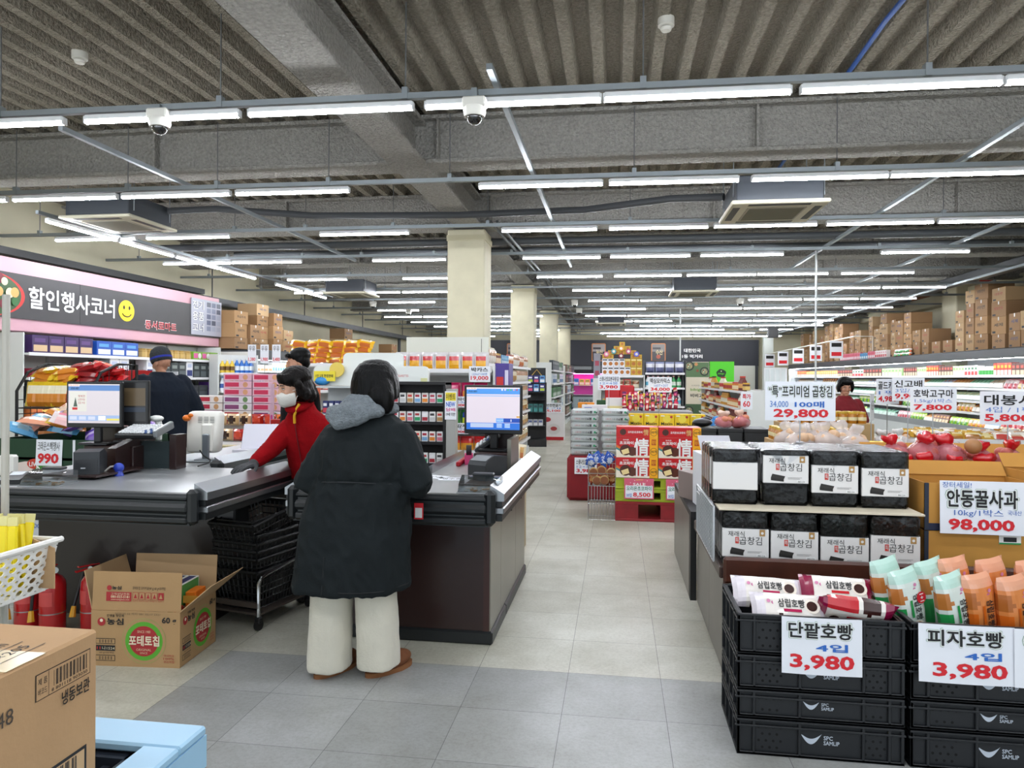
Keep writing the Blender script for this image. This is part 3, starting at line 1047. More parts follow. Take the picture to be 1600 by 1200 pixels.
# ---------------------------------------------------------------- the open chip carton
CARD = M('#b08d62', .8, vary=.05, vscale=4, bump=.05, bscale=60)
CARDIN = M('#bd9c74', .8, vary=.04, vscale=4)


def panel(mb, a, b, c, d, mat, th=.004):
    """a thin board through four corners"""
    a, b, c, d = map(Vector, (a, b, c, d))
    n = (b - a).cross(d - a).normalized() * th
    q = [a, b, c, d, a + n, b + n, c + n, d + n]
    mb.add(q, [(0, 3, 2, 1), (4, 5, 6, 7), (0, 1, 5, 4), (1, 2, 6, 5), (2, 3, 7, 6), (3, 0, 4, 7)], mat)


CBR, CBG = M('#a8282c', .6), M('#58a82e', .6)
t = thing('cardboard_carton', 'open potato chip carton with raised flaps on the floor before the fire extinguishers', 'carton', (-2.68, 3.39, 0), .075)
Wb, Db, Hb = .475, .38, .285
m = MB()
panel(m, (0, 0, 0), (Wb, 0, 0), (Wb, 0, Hb), (0, 0, Hb), CARD)
m.bx(0, Wb, Db - .004, Db, 0, Hb, CARD).bx(0, .004, 0, Db, 0, Hb, CARD).bx(Wb - .004, Wb, 0, Db, 0, Hb, CARD).bx(0, Wb, 0, Db, 0, .004, CARD)
m.build('body', t)
MB().bx(0, Wb, 0, .004, .0, .198, CARD, mx=Matrix.Translation((0, .002, Hb)) @ Matrix.Rotation(-.06, 4, 'X')).build('flap', t)
MB().bx(0, Wb, 0, .004, .0, .2, CARDIN, mx=Matrix.Translation((0, Db - .002, Hb)) @ Matrix.Rotation(-.08, 4, 'X')).build('flap', t)
m = MB()
panel(m, (Wb, 0, Hb), (Wb + .15, .02, Hb + .13), (Wb + .15, Db + .02, Hb + .13), (Wb, Db, Hb), CARDIN)
m.build('flap', t)
m = MB()
panel(m, (0, Db, Hb), (-.07, Db + .02, Hb + .19), (-.07, .04, Hb + .19), (0, 0, Hb), CARDIN)
m.build('flap', t)


def chip_print(m, w_, h_, small=False):
    cx, cz, r = w_ * .60, h_ * .47, h_ * .35
    if small:
        cx = w_ * .6
    m.disc(cx, cz, r * 1.17, M('#9aa05e', .7), -.001, 32)
    m.disc(cx, cz, r * 1.14, CARD, -.0014, 32)
    m.disc(cx, cz, r, CBG, -.002, 32)
    m.disc(cx, cz, r * .78, CBR, -.0026, 32)
    m.text('포테토칩', cx - r * .8, cx + r * .84, cz - r * .25, cz + r * .3, CBR, -.0032, .09)
    m.text('포테토칩', cx - r * .8, cx + r * .84, cz - r * .25, cz + r * .3, M('#e8dcc0', .6), -.0038, .03)
    m.text('SINCE 1980', cx - r * .35, cx + r * .35, cz + r * .42, cz + r * .55, M('#d8c09c'), -.0032)
    m.text('ORIGINAL', cx - r * .4, cx + r * .4, cz - r * .5, cz - r * .38, M('#d8c09c'), -.0032)
    m.text('SINCE', cx - r * .2, cx + r * .2, cz - r * .66, cz - r * .56, M('#d8c09c'), -.0032)
    m.disc(w_ * .12, h_ * .8, h_ * .075, CBR, -.002, 20)
    m.disc(w_ * .12, h_ * .825, h_ * .03, M('#e8dcc0'), -.0026, 14)
    m.text('농심', w_ * .18, w_ * .37, h_ * .75, h_ * .87, INK, -.002, .03)
    m.text('인생을 맛있게', w_ * .18, w_ * .37, h_ * .89, h_ * .94, INK, -.002, .01)
    m.text('60 g', w_ * .8, w_ * .96, h_ * .77, h_ * .91, INK, -.002, .03)
    m.text('국내최초', w_ * .82, w_ * .94, h_ * .2, h_ * .24, CBR, -.002)
    m.text('100%', w_ * .82, w_ * .94, h_ * .145, h_ * .185, CBR, -.002)
    m.text('생감자칩', w_ * .82, w_ * .94, h_ * .09, h_ * .13, CBR, -.002)
    for z0, z1 in ((.095, .2), (.4, .5)):
        m.rect(w_ * .055, w_ * .275, h_ * z0, h_ * z1, INK, -.001)
        m.rect(w_ * .06, w_ * .27, h_ * z0 + .003, h_ * z1 - .003, CARD, -.0014)
        for i in range(16):
            if i % 3:
                m.rect(w_ * (.085 + .0108 * i), w_ * (.09 + .0108 * i), h_ * z0 + .006, h_ * z1 - .006, INK, -.002)
    m.rect(w_ * .055, w_ * .275, h_ * .275, h_ * .375, INK, -.001)
    m.text('나1524', w_ * .13, w_ * .27, h_ * .295, h_ * .355, M('#d8c8a8'), -.002)
    m.text('11', w_ * .07, w_ * .11, h_ * .3, h_ * .35, M('#d8302c'), -.002, .02)
    m.text('60 g×20개입', w_ * .1, w_ * .26, h_ * .225, h_ * .26, INK, -.002)


m = MB()
chip_print(m, Wb, Hb)
m.text('2026.05.22 까지 SB1 02:17 2321', Wb * .27, Wb * .78, Hb * .935, Hb * .975, M('#6a5a44'), -.002)
m.build('printing', t, (0, -.0045, 0))
m = MB()
chip_print(m, Db, Hb, True)
m.build('printing', t, (Wb, 0, 0), (0, 0, PI / 2))
m = MB()
m.disc(.09, .115, .013, CBR, -.002)
m.text('농심', .105, .155, .107, .125, INK, -.002, .03)
m.text('포테토칩 오리지널(60 g) 60 g×20개입', .215, .39, .107, .125, INK, -.002)
m.rect(.075, .21, .048, .095, CBR, -.001)
m.text('고객상담전화', .1, .2, .078, .091, M('#e0c8a4'), -.002)
m.text('080-023-5181', .1, .2, .064, .077, M('#e0c8a4'), -.002, .02)
m.text('www.nongshim.com', .1, .2, .051, .061, M('#e0c8a4'), -.002)
for i in range(5):
    x = .217 + .034 * i
    m.rect(x, x + .03, .058, .095, CBR, -.001)
    m.rect(x + .002, x + .028, .06, .093, CARD if i < 4 else CBR, -.0014)
    m.add([(x + .006, -.002, .065), (x + .024, -.002, .065), (x + .015, -.002, .089)], [(0, 1, 2)], CBR if i < 4 else CARD)
    m.text('취급주의', x, x + .03, .048, .055, CBR, -.002)
m.build('printing', t, (0, .001, Hb), (-.06, 0, 0))
# what stands in the carton
for n, (x, y, lb) in enumerate(((.325, .075, 'green and white noodle box standing at the front inside the open chip carton'), (.39, .11, 'green and white noodle box standing second inside the open chip carton'))):
    pass
SNK = M('#e9ece6', .5)
mm = Matrix.Translation((-2.68, 3.39, 0)) @ Matrix.Rotation(.075, 4, 'Z')
for n, (x, y, lb) in enumerate(((.30, .19, 'white noodle box with green label, lying against the front flap in the open carton'), (.36, .19, 'white noodle box with green label, second from the front flap in the open carton'))):
    p_ = mm @ Vector((x, y, .006))
    t = thing('noodle_box', lb, 'box', p_, .075, 'noodle boxes in the open carton')
    MB().bx(-.028, .028, -.17, .17, 0, .37, SNK, .003).build('carton', t)
    q = MB().rect(-.16, .16, .25, .365, M('#4f9a4c', .5), -.0005).disc(-.05, .2, .07, M('#c8452c', .5), -.001).disc(-.05, .2, .05, M('#e8c48a', .5), -.0015)
    q.build('front_print', t, (.028, 0, 0), (0, 0, PI / 2))
    q = MB().bx(-.027, .027, -.16, -.02, .3702, .371, M('#3f8a50', .5)).bx(-.02, .02, .0, .15, .3702, .371, M('#27356e', .5))
    q.build('top_print', t)
p_ = mm @ Vector((.43, .24, .006))
t = thing('snack_box', 'orange snack box standing at the corner of the open chip carton', 'box', p_, .1)
MB().bx(-.028, .028, -.06, .06, 0, .33, M('#e87718', .5), .003).build('carton', t)
MB().rect(-.04, .04, .27, .31, M('#f3b04a'), -.0005).build('front_print', t, (.0, -.06, 0))

# ---------------------------------------------------------------- near corner: blue bin, frozen food carton, straw basket
PBLUE = M('#9cc6e2', .4)
t = thing('blue_bin', 'light blue open bin with dark inside at the picture corner under the frozen food carton', 'bin', (0, 0, 0))
m = MB()
x0, x1, y0, y1 = -1.92, -1.075, .9, 1.79
for a in ((x0, x1, y1 - .12, y1), (x0, x1, y0, y0 + .12), (x0, x0 + .12, y0 + .12, y1 - .12), (x1 - .1, x1, y0 + .12, y1 - .12)):
    m.bx(a[0], a[1], a[2], a[3], .545, .57, PBLUE, .006)
m.build('rim', t)
m = MB()
m.bx(x0, x1, y1 - .03, y1, .46, .545, PBLUE).bx(x1 - .03, x1, y0 + .03, y1 - .03, .46, .545, PBLUE).bx(x0, x0 + .03, y0 + .03, y1 - .03, .46, .545, PBLUE).bx(x0, x1, y0, y0 + .03, .46, .545, PBLUE)
m.bx(x0 + .02, x1 - .02, y1 - .05, y1 - .02, 0, .46, M('#b9d6e4', .4)).bx(x1 - .05, x1 - .02, y0 + .02, y1 - .02, 0, .46, M('#b9d6e4', .4)).bx(x0 + .02, x0 + .05, y0, y1 - .02, 0, .46, PBLUE).bx(x0, x1, y0 + .02, y0 + .05, 0, .46, PBLUE)
m.build('outer_wall', t)
m = MB()
DK = M('#1c2430', .6)
m.bx(x0 + .1, x1 - .09, y1 - .14, y1 - .1, .1, .54, DK).bx(x1 - .14, x1 - .1, y0 + .1, y1 - .1, .1, .54, DK).bx(x0 + .1, x1 - .1, y0 + .1, y1 - .1, .06, .1, DK)
for i in range(9):
    m.bx(x0 + .16 + i * .07, x0 + .18 + i * .07, y1 - .155, y1 - .14, .1, .52, DK)
m.build('liner', t)
t = thing('cardboard_carton', 'taped frozen food carton with barcodes standing across the light blue bin', 'carton', (-1.17, 1.1, .575), PI / 2)
# local: +X runs along world Y, local -Y faces world +X
W3, D3, H3 = .4, .7, .345
MB().bx(0, W3, 0, D3, 0, H3, M('#b8936a', .8, vary=.06, vscale=5, bump=.06, bscale=70), .006).build('body', t)
m = MB()
m.rect(.02, .32, H3 * .1, H3 * .12, INK)
m.text('02:20 1048', -.02, .165, H3 * .7, H3 * .79, M('#4a4038'), -.002)
m.rect(.22, .375, H3 * .74, H3 * .9, INK, -.001)
m.rect(.222, .373, H3 * .745, H3 * .895, M('#b8936a', .8, vary=.06, vscale=5, bump=.06, bscale=70), -.0015)
m.text('제 품', .226, .25, H3 * .83, H3 * .87, INK, -.002)
m.text('바코드', .226, .25, H3 * .77, H3 * .81, INK, -.002)
m.rect(.2535, .2545, H3 * .745, H3 * .895, INK, -.002)
for i in range(30):
    if i % 3 != 1:
        m.rect(.268 + .0032 * i, .268 + .0032 * i + (.0022 if i % 4 else .001), H3 * .785, H3 * .88, INK, -.002)
m.text('8 801118 903030', .262, .365, H3 * .755, H3 * .775, INK, -.002)
m.text('냉동보관', .29, .372, H3 * .63, H3 * .72, INK, -.002, .01)
m.rect(.18, .365, H3 * .06, H3 * .29, INK, -.001)
m.rect(.187, .358, H3 * .085, H3 * .27, M('#c8a67c', .8), -.0015)
for i in range(26):
    if i % 4 != 2:
        m.rect(.21 + .0048 * i, .21 + .0048 * i + (.0036 if i % 3 else .0018), H3 * .09, H3 * .262, INK, -.002)
m.text('8806560508038', .2, .34, H3 * .015, H3 * .05, INK, -.002)
for cx, cz in ((.09, .53), (.09, .42), (.08, .1)):
    m.disc(cx, H3 * cz, .04, M('#b03a3a', .6), -.001, 20, H3 * .05)
    m.text('300 g', cx - .022, cx + .022, H3 * (cz - .022), H3 * (cz + .024), M('#dcb890'), -.002, .02)
m.disc(.1, H3 * .27, .022, INK, -.001, 20)
m.rect(.088, .112, H3 * .26, H3 * .28, M('#c8a67c'), -.002)
m.rect(.0965, .1035, H3 * .235, H3 * .305, M('#c8a67c'), -.002)
m.text('3', .0, .045, H3 * .32, H3 * .43, INK, -.002, .03)
m.build('printing', t)
TP = Matrix.Translation((0, 0, H3 + .0015)) @ Matrix.Rotation(-PI / 2, 4, 'X')
m = MB()
for i, s in enumerate(('규격  375×205', '370×165×150mm', '8 / 9단')):
    m.text(s, .05, .28, .06 + .055 * i, .09 + .055 * i, INK, 0, 0, mx=TP)
for z_ in (.045, .1, .155, .21):
    m.rect(.03, .3, z_, z_ + .0025, INK, 0, mx=TP)
m.build('printing', t)
MB().bx(.15, .25, .002, .7, H3 + .0002, H3 + .0012, M('#d8c49c', .15)).build('packing_tape', t)

# white perforated basket with yellow sticks on a wire stand
WB = M('#ecebe6', .4)
t = thing('wire_stand', 'white steel stand at the picture edge holding the perforated basket', 'display stand', (0, 0, 0))
m = MB()
for x, y in ((-1.9, 2.02), (-2.5, 2.02), (-2.5, 1.56), (-1.9, 2.02)):
    m.tube([(x, y, 0), (x, y, 1.75 if y > 2 else .86)], .011, W2, 8)
m.build('post', t)
m = MB().bx(-2.52, -1.74, 1.55, 2.03, .835, .845, W2, .003)
for i in range(10):
    m.tube([(-2.5 + .075 * i, 1.55, .848), (-2.5 + .075 * i, 2.02, .848)], .003, W2, 5)
m.build('shelf', t)


def perforated_basket(label, loc, rz, L=.44, Wd=.3, H=.145):
    t = thing('perforated_basket', label, 'basket', loc, rz)
    m = MB()

    def wall(a, b_, n, rows):
        """a wall with real round holes: a to b along the bottom, flaring outward to the top"""
        a, b_ = Vector(a), Vector(b_)
        d = (b_ - a)
        nrm = Vector((d.y, -d.x, 0)).normalized()
        cell_u, cell_v = 1 / n, 1 / rows

        def P(u, v, e=0):
            return a + d * (u + (u - .5) * .1 * v) + nrm * (.02 * v + e) + Vector((0, 0, H * (.05 + .87 * v)))
        for i in range(n):
            for j in range(rows):
                u0, v0 = i * cell_u, j * cell_v
                sq, ho = [], []
                for q in range(16):
                    an = 2 * PI * q / 16 + PI / 16
                    c_, s_ = math.cos(an), math.sin(an)
                    k_ = 1 / max(abs(c_), abs(s_))
                    sq.append((u0 + cell_u * (.5 + .5 * c_ * k_), v0 + cell_v * (.5 + .5 * s_ * k_)))
                    ho.append((u0 + cell_u * (.5 + .31 * c_), v0 + cell_v * (.5 + .31 * s_)))
                vs = [P(*p) for p in sq] + [P(*p) for p in ho] + [P(*p, -.004) for p in ho] + [P(*p, -.004) for p in sq]
                fs = []
                for q in range(16):
                    r_ = (q + 1) % 16
                    fs += [(q, r_, 16 + r_, 16 + q), (16 + q, 16 + r_, 32 + r_, 32 + q), (32 + q, 32 + r_, 48 + r_, 48 + q)]
                m.add(vs, fs, WB)
        m.quad([P(0, 1), P(1, 1), P(1, 1.15), P(0, 1.15)], WB)
        m.tube([P(-.02, 1.12), P(1.02, 1.12)], .009, WB, 8)
        m.quad([P(0, -.06), P(1, -.06), P(1, 0), P(0, 0)], WB)
    c = [(-L / 2, -Wd / 2, 0), (L / 2, -Wd / 2, 0), (L / 2, Wd / 2, 0), (-L / 2, Wd / 2, 0)]
    wall(c[0], c[1], 11, 5)
    wall(c[1], c[2], 7, 5)
    wall(c[2], c[3], 11, 5)
    wall(c[3], c[0], 7, 5)
    m.bx(-L / 2, L / 2, -Wd / 2, Wd / 2, .002, .008, WB)
    m.build('basket_body', t)
    return t


perforated_basket('white perforated plastic basket of yellow sticks', (-1.84, 1.725, .853), PI / 2)
YEL = M('#f6df1e', .35)
for i in range(16):
    x = -1.87 + .021 * (i % 8) + .008 * (i // 8)
    y = 1.85 + .04 * (i // 8) + .006 * (i % 3)
    t = thing('straw_pack', 'yellow wrapped straw standing in the white perforated basket', 'straw pack', (x, y, .862), (-.12 + .03 * (i % 4), .05 * ((i % 5) - 2), .3 * (i % 3)), 'yellow straws in the perforated basket')
    MB().bx(-.013, .013, -.007, .007, 0, .2, YEL, .004).bx(-.013, .013, -.004, .004, .2, .225, M('#efe7a0', .25, alpha=.8)).build('wrapper', t)
    MB().text('요구르트', -.035, .035, -.005, .005, M('#6a5a10'), 0, mx=Matrix.Translation((0, -.0076, .07)) @ Matrix.Rotation(PI / 2, 4, 'Y')).build('lettering', t)
t = thing('cardboard_divider', 'brown cardboard flap sticking up behind the yellow straws', 'cardboard flap', (-1.93, 1.925, .864), .02)
MB().prism([(-.1, 0), (.28, 0), (.28, .12), (-.1, .26)], .004, CARDIN).build('board', t)
# white cartons under the dark desk
for n, (x, lb) in enumerate(((-4.03, 'white carton with blue lettering standing first beside the dark desk'), (-3.8, 'white carton with blue lettering between the first one and the dark desk'))):
    for z in (0, 1):
        t = thing('white_carton', lb + (', bottom of two' if z == 0 else ', top of two'), 'carton', (x, 4.3, z * .31), 0)
        MB().bx(-.1, .1, 0, .3, 0, .305, M('#dfe3ea', .6), .003).build('body', t)
        MB().text('1100ml', -.07, .07, .17, .2, BLUE, -.002).text('물티슈', -.06, .06, .23, .27, BLUE, -.002).build('printing', t)
# ================================================================ people
from mathutils import noise


def fuse(mb, voxel=.008, smooth=4, wob=None, name='body'):
    """merge overlapping closed shapes into one continuous surface"""
    me = mb.mesh('raw', 0)
    o = bpy.data.objects.new('raw', me)
    COL.objects.link(o)
    r = o.modifiers.new('r', 'REMESH')
    r.mode = 'VOXEL'
    r.voxel_size = voxel
    r.use_smooth_shade = True
    if smooth:
        q = o.modifiers.new('s', 'SMOOTH')
        q.iterations = smooth
        q.factor = .5
    dg = bpy.context.evaluated_depsgraph_get()
    out = bpy.data.meshes.new_from_object(o.evaluated_get(dg))
    bpy.data.objects.remove(o)
    bpy.data.meshes.remove(me)
    out.name = name
    if wob:
        amp, sx, sy, sz = wob
        for v in out.vertices:
            c = v.co
            a_ = noise.noise(Vector((c.x * sx, c.y * sy, c.z * sz)))
            b_ = noise.noise(Vector((c.x * sx * 2.3 + 7 + c.z * sz, c.y * sy * 2.3, c.z * sz * 2.3)))
            v.co = c + v.normal * amp * (.6 * a_ + .35 - .9 * abs(b_))
    out.polygons.foreach_set('use_smooth', [True] * len(out.polygons))
    out.materials.clear()
    out.materials.append(mb.mats[0])
    return out


def chain(mb, pts, rad, mat, flat=None, n=14):
    """tapering limb through joints, rounded at both ends; flat = (axis, factor)"""
    pts = [Vector(p) for p in pts]
    # subdivide for roundness
    P_, R_ = [], []
    for i in range(len(pts) - 1):
        for k in range(4):
            f = k / 4
            P_.append(pts[i].lerp(pts[i + 1], f))
            R_.append(rad[i] + (rad[i + 1] - rad[i]) * f)
    P_.append(pts[-1])
    R_.append(rad[-1])
    d0, d1 = (P_[0] - P_[1]).normalized(), (P_[-1] - P_[-2]).normalized()
    P_ = [P_[0] + d0 * R_[0] * .9, P_[0] + d0 * R_[0] * .6] + P_ + [P_[-1] + d1 * R_[-1] * .6, P_[-1] + d1 * R_[-1] * .9]
    R_ = [R_[0] * .4, R_[0] * .8] + R_ + [R_[-1] * .8, R_[-1] * .4]
    rings, up = [], None
    L = len(P_)
    for i, p in enumerate(P_):
        t = (P_[min(i + 1, L - 1)] - P_[max(i - 1, 0)]).normalized()
        if up is None:
            up = t.orthogonal().normalized()
        a = t.cross(up).normalized()
        up = a.cross(t).normalized()
        rg = []
        for q in range(n):
            o = a * math.cos(2 * PI * q / n) * R_[i] - up * math.sin(2 * PI * q / n) * R_[i]
            if flat:
                ax = Vector(flat[0])
                o = o - ax * o.dot(ax) * (1 - flat[1])
            rg.append(p + o)
        rg.reverse()
        rings.append(rg)
    mb.loft(rings, mat)


def trunk(mb, rings, yaw, mat, n=36, fold=None):
    """rings: (z, cx, cy, rx, ry[, pleat]); ellipses turned by yaw"""
    c, s = math.cos(yaw), math.sin(yaw)
    out = []
    for rg in rings:
        z, x, y, rx, ry = rg[:5]
        pl = rg[5] if len(rg) > 5 else 0
        nf = rg[6] if len(rg) > 6 else 0
        ring = []
        for q in range(n):
            a = 2 * PI * q / n
            k = 1 + pl * (math.sin(nf * a + 2 * math.sin(3 * a)) if nf else math.sin(5 * a + 1) * .6 + math.sin(8 * a + z * 2) * .4)
            u, v = rx * k * math.copysign(abs(math.cos(a)) ** .85, math.cos(a)), ry * k * math.copysign(abs(math.sin(a)) ** .85, math.sin(a))
            ring.append((x + u * c - v * s, y + u * s + v * c, z))
        out.append(ring)
    mb.loft(out, mat)


def hand(mb, w, d, nrm, side, mat, curl=.35, sc=1.0, point=False):
    """palm and five fingers: w wrist, d direction, nrm back-of-hand normal, side towards the thumb"""
    w, d, nrm = Vector(w), Vector(d).normalized(), Vector(nrm)
    nrm = (nrm - d * nrm.dot(d)).normalized()
    s = d.cross(nrm).normalized()
    if s.dot(Vector(side)) < 0:
        s = -s
    k = sc
    for i in range(4):
        o = s * (.028 - .019 * i) * k
        chain(mb, [w + o * .5, w + d * .045 * k + o * .9, w + d * .085 * k + o], [.013 * k, .0135 * k, .011 * k], mat, n=8)
    for i, L in enumerate((.072, .08, .074, .058)):
        p = w + d * .085 * k + s * (.028 - .019 * i) * k
        c0 = curl * (.6 + .12 * i)
        if point and i == 0:
            c0 = .08
        elif point:
            c0 = curl * 2.2
        pts, dd = [p], d + s * (.09 - .07 * i)
        for j, f in enumerate((.45, .3, .25)):
            ang = c0 * (1 + .5 * j)
            dd = (dd * math.cos(ang) - nrm * math.sin(ang)).normalized()
            nn = nrm
            pts.append(pts[-1] + dd * L * f * k)
        chain(mb, pts, [.0098 * k, .0092 * k, .0084 * k, .0072 * k], mat, n=8)
    p = w + d * .022 * k + s * .026 * k
    chain(mb, [p, p + (d * .5 + s * .75 - nrm * .25).normalized() * .035 * k, p + (d * .85 + s * .75 - nrm * .4).normalized() * .066 * k], [.014 * k, .0108 * k, .0082 * k], mat, n=8)


def head_matrix(c, yaw, pitch=0, roll=0):
    """head space: face towards -Y, Z up"""
    return Matrix.Translation(c) @ Matrix.Rotation(yaw, 4, 'Z') @ Matrix.Rotation(pitch, 4, 'X') @ Matrix.Rotation(roll, 4, 'Y')


def head_shape(mb, mx, mat, k=1.0):
    E = lambda c, r, n=16, m=12: mb.ell([x * k for x in c], [x * k for x in r], mat, n, m, mx)
    E((0, .012, .03), (.074, .092, .088))
    E((0, -.018, -.005), (.064, .073, .085))
    E((0, -.035, -.06), (.048, .05, .045))
    E((0, -.066, -.092), (.024, .02, .018))
    # nose
    mb.loft([[Vector((x * k, y * k, z * k)) for x, y, z in r] for r in (((-.008, -.078, .02), (.008, -.078, .02), (.006, -.092, .02), (-.006, -.092, .02)), ((-.013, -.075, -.012), (.013, -.075, -.012), (.008, -.107, -.014), (-.008, -.107, -.014)), ((-.016, -.07, -.026), (.016, -.07, -.026), (.01, -.1, -.026), (-.01, -.1, -.026)))], mat, mx=mx)
    E((0, -.1, -.018), (.0115, .011, .01), 10, 8)
    # lips, brow, cheeks, ears
    E((0, -.083, -.05), (.023, .011, .006), 10, 6)
    E((0, -.081, -.06), (.019, .011, .0065), 10, 6)
    for s in (-1, 1):
        E((s * .031, -.06, -.018), (.024, .022, .024), 10, 8)
        E((s * .03, -.075, .028), (.022, .01, .007), 10, 6)
        E((s * .074, .008, -.008), (.009, .02, .032), 10, 8)


def eyes(t, mx, k=1.0, closed=False):
    w_, d_, b_ = MB(), MB(), MB()
    for s in (-1, 1):
        w_.ell((s * .031 * k, -.0755 * k, .008 * k), (.0125 * k, .008 * k, .0045 * k if closed else .0065 * k), M('#e9e2dc', .3), 10, 8, mx)
        d_.ell((s * .031 * k, -.0802 * k, .006 * k), (.0055 * k, .0045 * k, .0035 * k if closed else .0055 * k), M('#1a1210', .15), 10, 8, mx)
        pts = [Vector((s * x * k, y * k, z * k)) for x, y, z in ((.014, -.088, .03), (.03, -.089, .035), (.047, -.078, .031))]
        b_.tube([mx @ p for p in pts], .0032 * k, M('#1c1412', .7), 6)
        pts = [Vector((s * x * k, y * k, z * k)) for x, y, z in ((.018, -.083, .012), (.031, -.0855, .0155), (.045, -.076, .011))]
        b_.tube([mx @ p for p in pts], .0018 * k, M('#1c1412', .7), 5)
    w_.build('eye_whites', t)
    d_.build('irises', t)
    b_.build('brows_and_lashes', t)


def hair_material(col, rough=.35):
    key = ('hair', col)
    if key in MATS:
        return MATS[key]
    m = bpy.data.materials.new('hair')
    m.use_nodes = True
    nt = m.node_tree
    b = nt.nodes['Principled BSDF']
    tc, mp, n = nt.nodes.new('ShaderNodeTexCoord'), nt.nodes.new('ShaderNodeMapping'), nt.nodes.new('ShaderNodeTexNoise')
    mp.inputs['Scale'].default_value = (130, 130, 7)
    n.inputs['Scale'].default_value = 1
    n.inputs['Detail'].default_value = 4
    nt.links.new(tc.outputs['Object'], mp.inputs[0])
    nt.links.new(mp.outputs[0], n.inputs[0])
    r = nt.nodes.new('ShaderNodeValToRGB')
    c = lin(col)
    r.color_ramp.elements[0].position, r.color_ramp.elements[1].position = .35, .7
    r.color_ramp.elements[0].color = tuple(x * .5 for x in c) + (1,)
    r.color_ramp.elements[1].color = tuple(min(1, x * 1.5 + .001) for x in c) + (1,)
    nt.links.new(n.outputs[0], r.inputs[0])
    nt.links.new(r.outputs[0], b.inputs['Base Color'])
    bp = nt.nodes.new('ShaderNodeBump')
    bp.inputs['Strength'].default_value = .8
    bp.inputs['Distance'].default_value = .004
    nt.links.new(n.outputs[0], bp.inputs['Height'])
    nt.links.new(bp.outputs[0], b.inputs['Normal'])
    b.inputs['Roughness'].default_value = rough
    b.inputs['Specular IOR Level'].default_value = .14
    MATS[key] = m
    return m


SKIN = M('#c99a80', .5, vary=.05, vscale=30)
SKIN_ = M('#c08d72', .5, vary=.05, vscale=30)
HAIR = hair_material('#070708')


def skeleton(mb, J, mat, head_mx, k=1.0, hands=True):
    """one continuous body from joints"""
    g = {n: Vector(p) for n, p in J.items() if n not in ('hl', 'hr')}
    chain(mb, [g['pelvis'], g['belly'], g['chest']], [.115, .1, .11], mat)
    chain(mb, [g['chest'], g['neck'] - Vector((0, 0, .05))], [.09, .06], mat)
    chain(mb, [g['neck'] - Vector((0, 0, .07)), g['neck'] + Vector((0, 0, .05))], [.05, .047], mat)
    for s in 'lr':
        chain(mb, [g['chest'] + Vector((0, 0, .05)), g['sh' + s]], [.07, .05], mat)
        chain(mb, [g['sh' + s], g['el' + s], g['wr' + s]], [.05, .038, .026], mat)
        chain(mb, [g['hip' + s], g['kn' + s], g['an' + s]], [.085, .055, .038], mat)
        to = Vector(J['toe' + s])
        chain(mb, [g['an' + s] + Vector((0, 0, -.03)), to], [.036, .028], mat)
        if hands:
            hand(mb, *J['h' + s][:4], mat, *J['h' + s][4:])
    head_shape(mb, head_mx, mat, k)


# ---------------------------------------------------------------- shopper in the long coat, seen from behind
COAT = M('#1c2123', .8, bump=.12, bscale=160, vary=.12, vscale=8, spec=.15)
t = thing('person', 'shopper seen from behind in long black coat, grey hood and cream trousers', 'person', (0, 0, 0))
hm = head_matrix((-1.21, 3.55, 1.465), PI - .35, -.3)
J = dict(pelvis=(-1.3, 3.49, .86), belly=(-1.27, 3.5, 1.0), chest=(-1.24, 3.51, 1.17), neck=(-1.22, 3.53, 1.34),
         shl=(-1.41, 3.52, 1.2), ell=(-1.53, 3.5, .98), wrl=(-1.4, 3.66, .955), shr=(-1.06, 3.52, 1.2), elr=(-.985, 3.5, .98), wrr=(-1.03, 3.67, .955),
         hipl=(-1.4, 3.49, .82), knl=(-1.42, 3.5, .45), anl=(-1.43, 3.5, .09), hipr=(-1.2, 3.49, .82), knr=(-1.18, 3.52, .45), anr=(-1.165, 3.55, .09),
         toel=(-1.39, 3.57, .035), toer=(-1.11, 3.6, .035),
         hl=((-1.4, 3.66, .955), (.5, .8, -.25), (0, .2, 1), (.7, -.3, 0), .4), hr=((-1.035, 3.66, .95), (-.1, .9, -.3), (0, .2, 1), (-.9, 0, 0), .4))
b = MB()
skeleton(b, J, SKIN, hm)
put(fuse(b, .006, 3), 'body', t)
c = MB()
trunk(c, [(.452, -1.315, 3.47, .285, .215, .05), (.47, -1.315, 3.47, .287, .217, .05), (.6, -1.31, 3.475, .28, .21, .04), (.78, -1.295, 3.485, .27, .195, .03), (.9, -1.275, 3.49, .252, .182, .012, 13), (.96, -1.268, 3.493, .242, .172, .03, 17),
          (.98, -1.266, 3.494, .233, .163, .022, 17), (.992, -1.265, 3.495, .23, .16, .015, 17), (1.008, -1.263, 3.495, .238, .168, .026, 17), (1.05, -1.256, 3.498, .24, .17, .012, 13), (1.1, -1.25, 3.5, .238, .17), (1.18, -1.24, 3.505, .232, .152), (1.24, -1.235, 3.51, .205, .125), (1.285, -1.23, 3.515, .14, .1), (1.33, -1.225, 3.52, .085, .08)], .05, COAT, 96)
chain(c, [(-1.39, 3.51, 1.19), (-1.535, 3.47, .975), (-1.42, 3.655, .945)], [.088, .083, .066], COAT)
chain(c, [(-1.075, 3.51, 1.19), (-.985, 3.475, .985), (-1.02, 3.64, .95)], [.088, .084, .066], COAT)
put(fuse(c, .0075, 3, (.016, 7, 7, 4.5), 'coat'), 'coat', t)
c = MB()
ring = []
for q in range(49):
    a = 2 * PI * q / 48
    ring.append((-1.266 + .238 * math.cos(a), 3.494 + .168 * math.sin(a), .985 + .006 * math.sin(3 * a)))
c.tube(ring, .0045, M('#1b1f22', .8), 6)
c.build('drawstring', t)
c = MB()
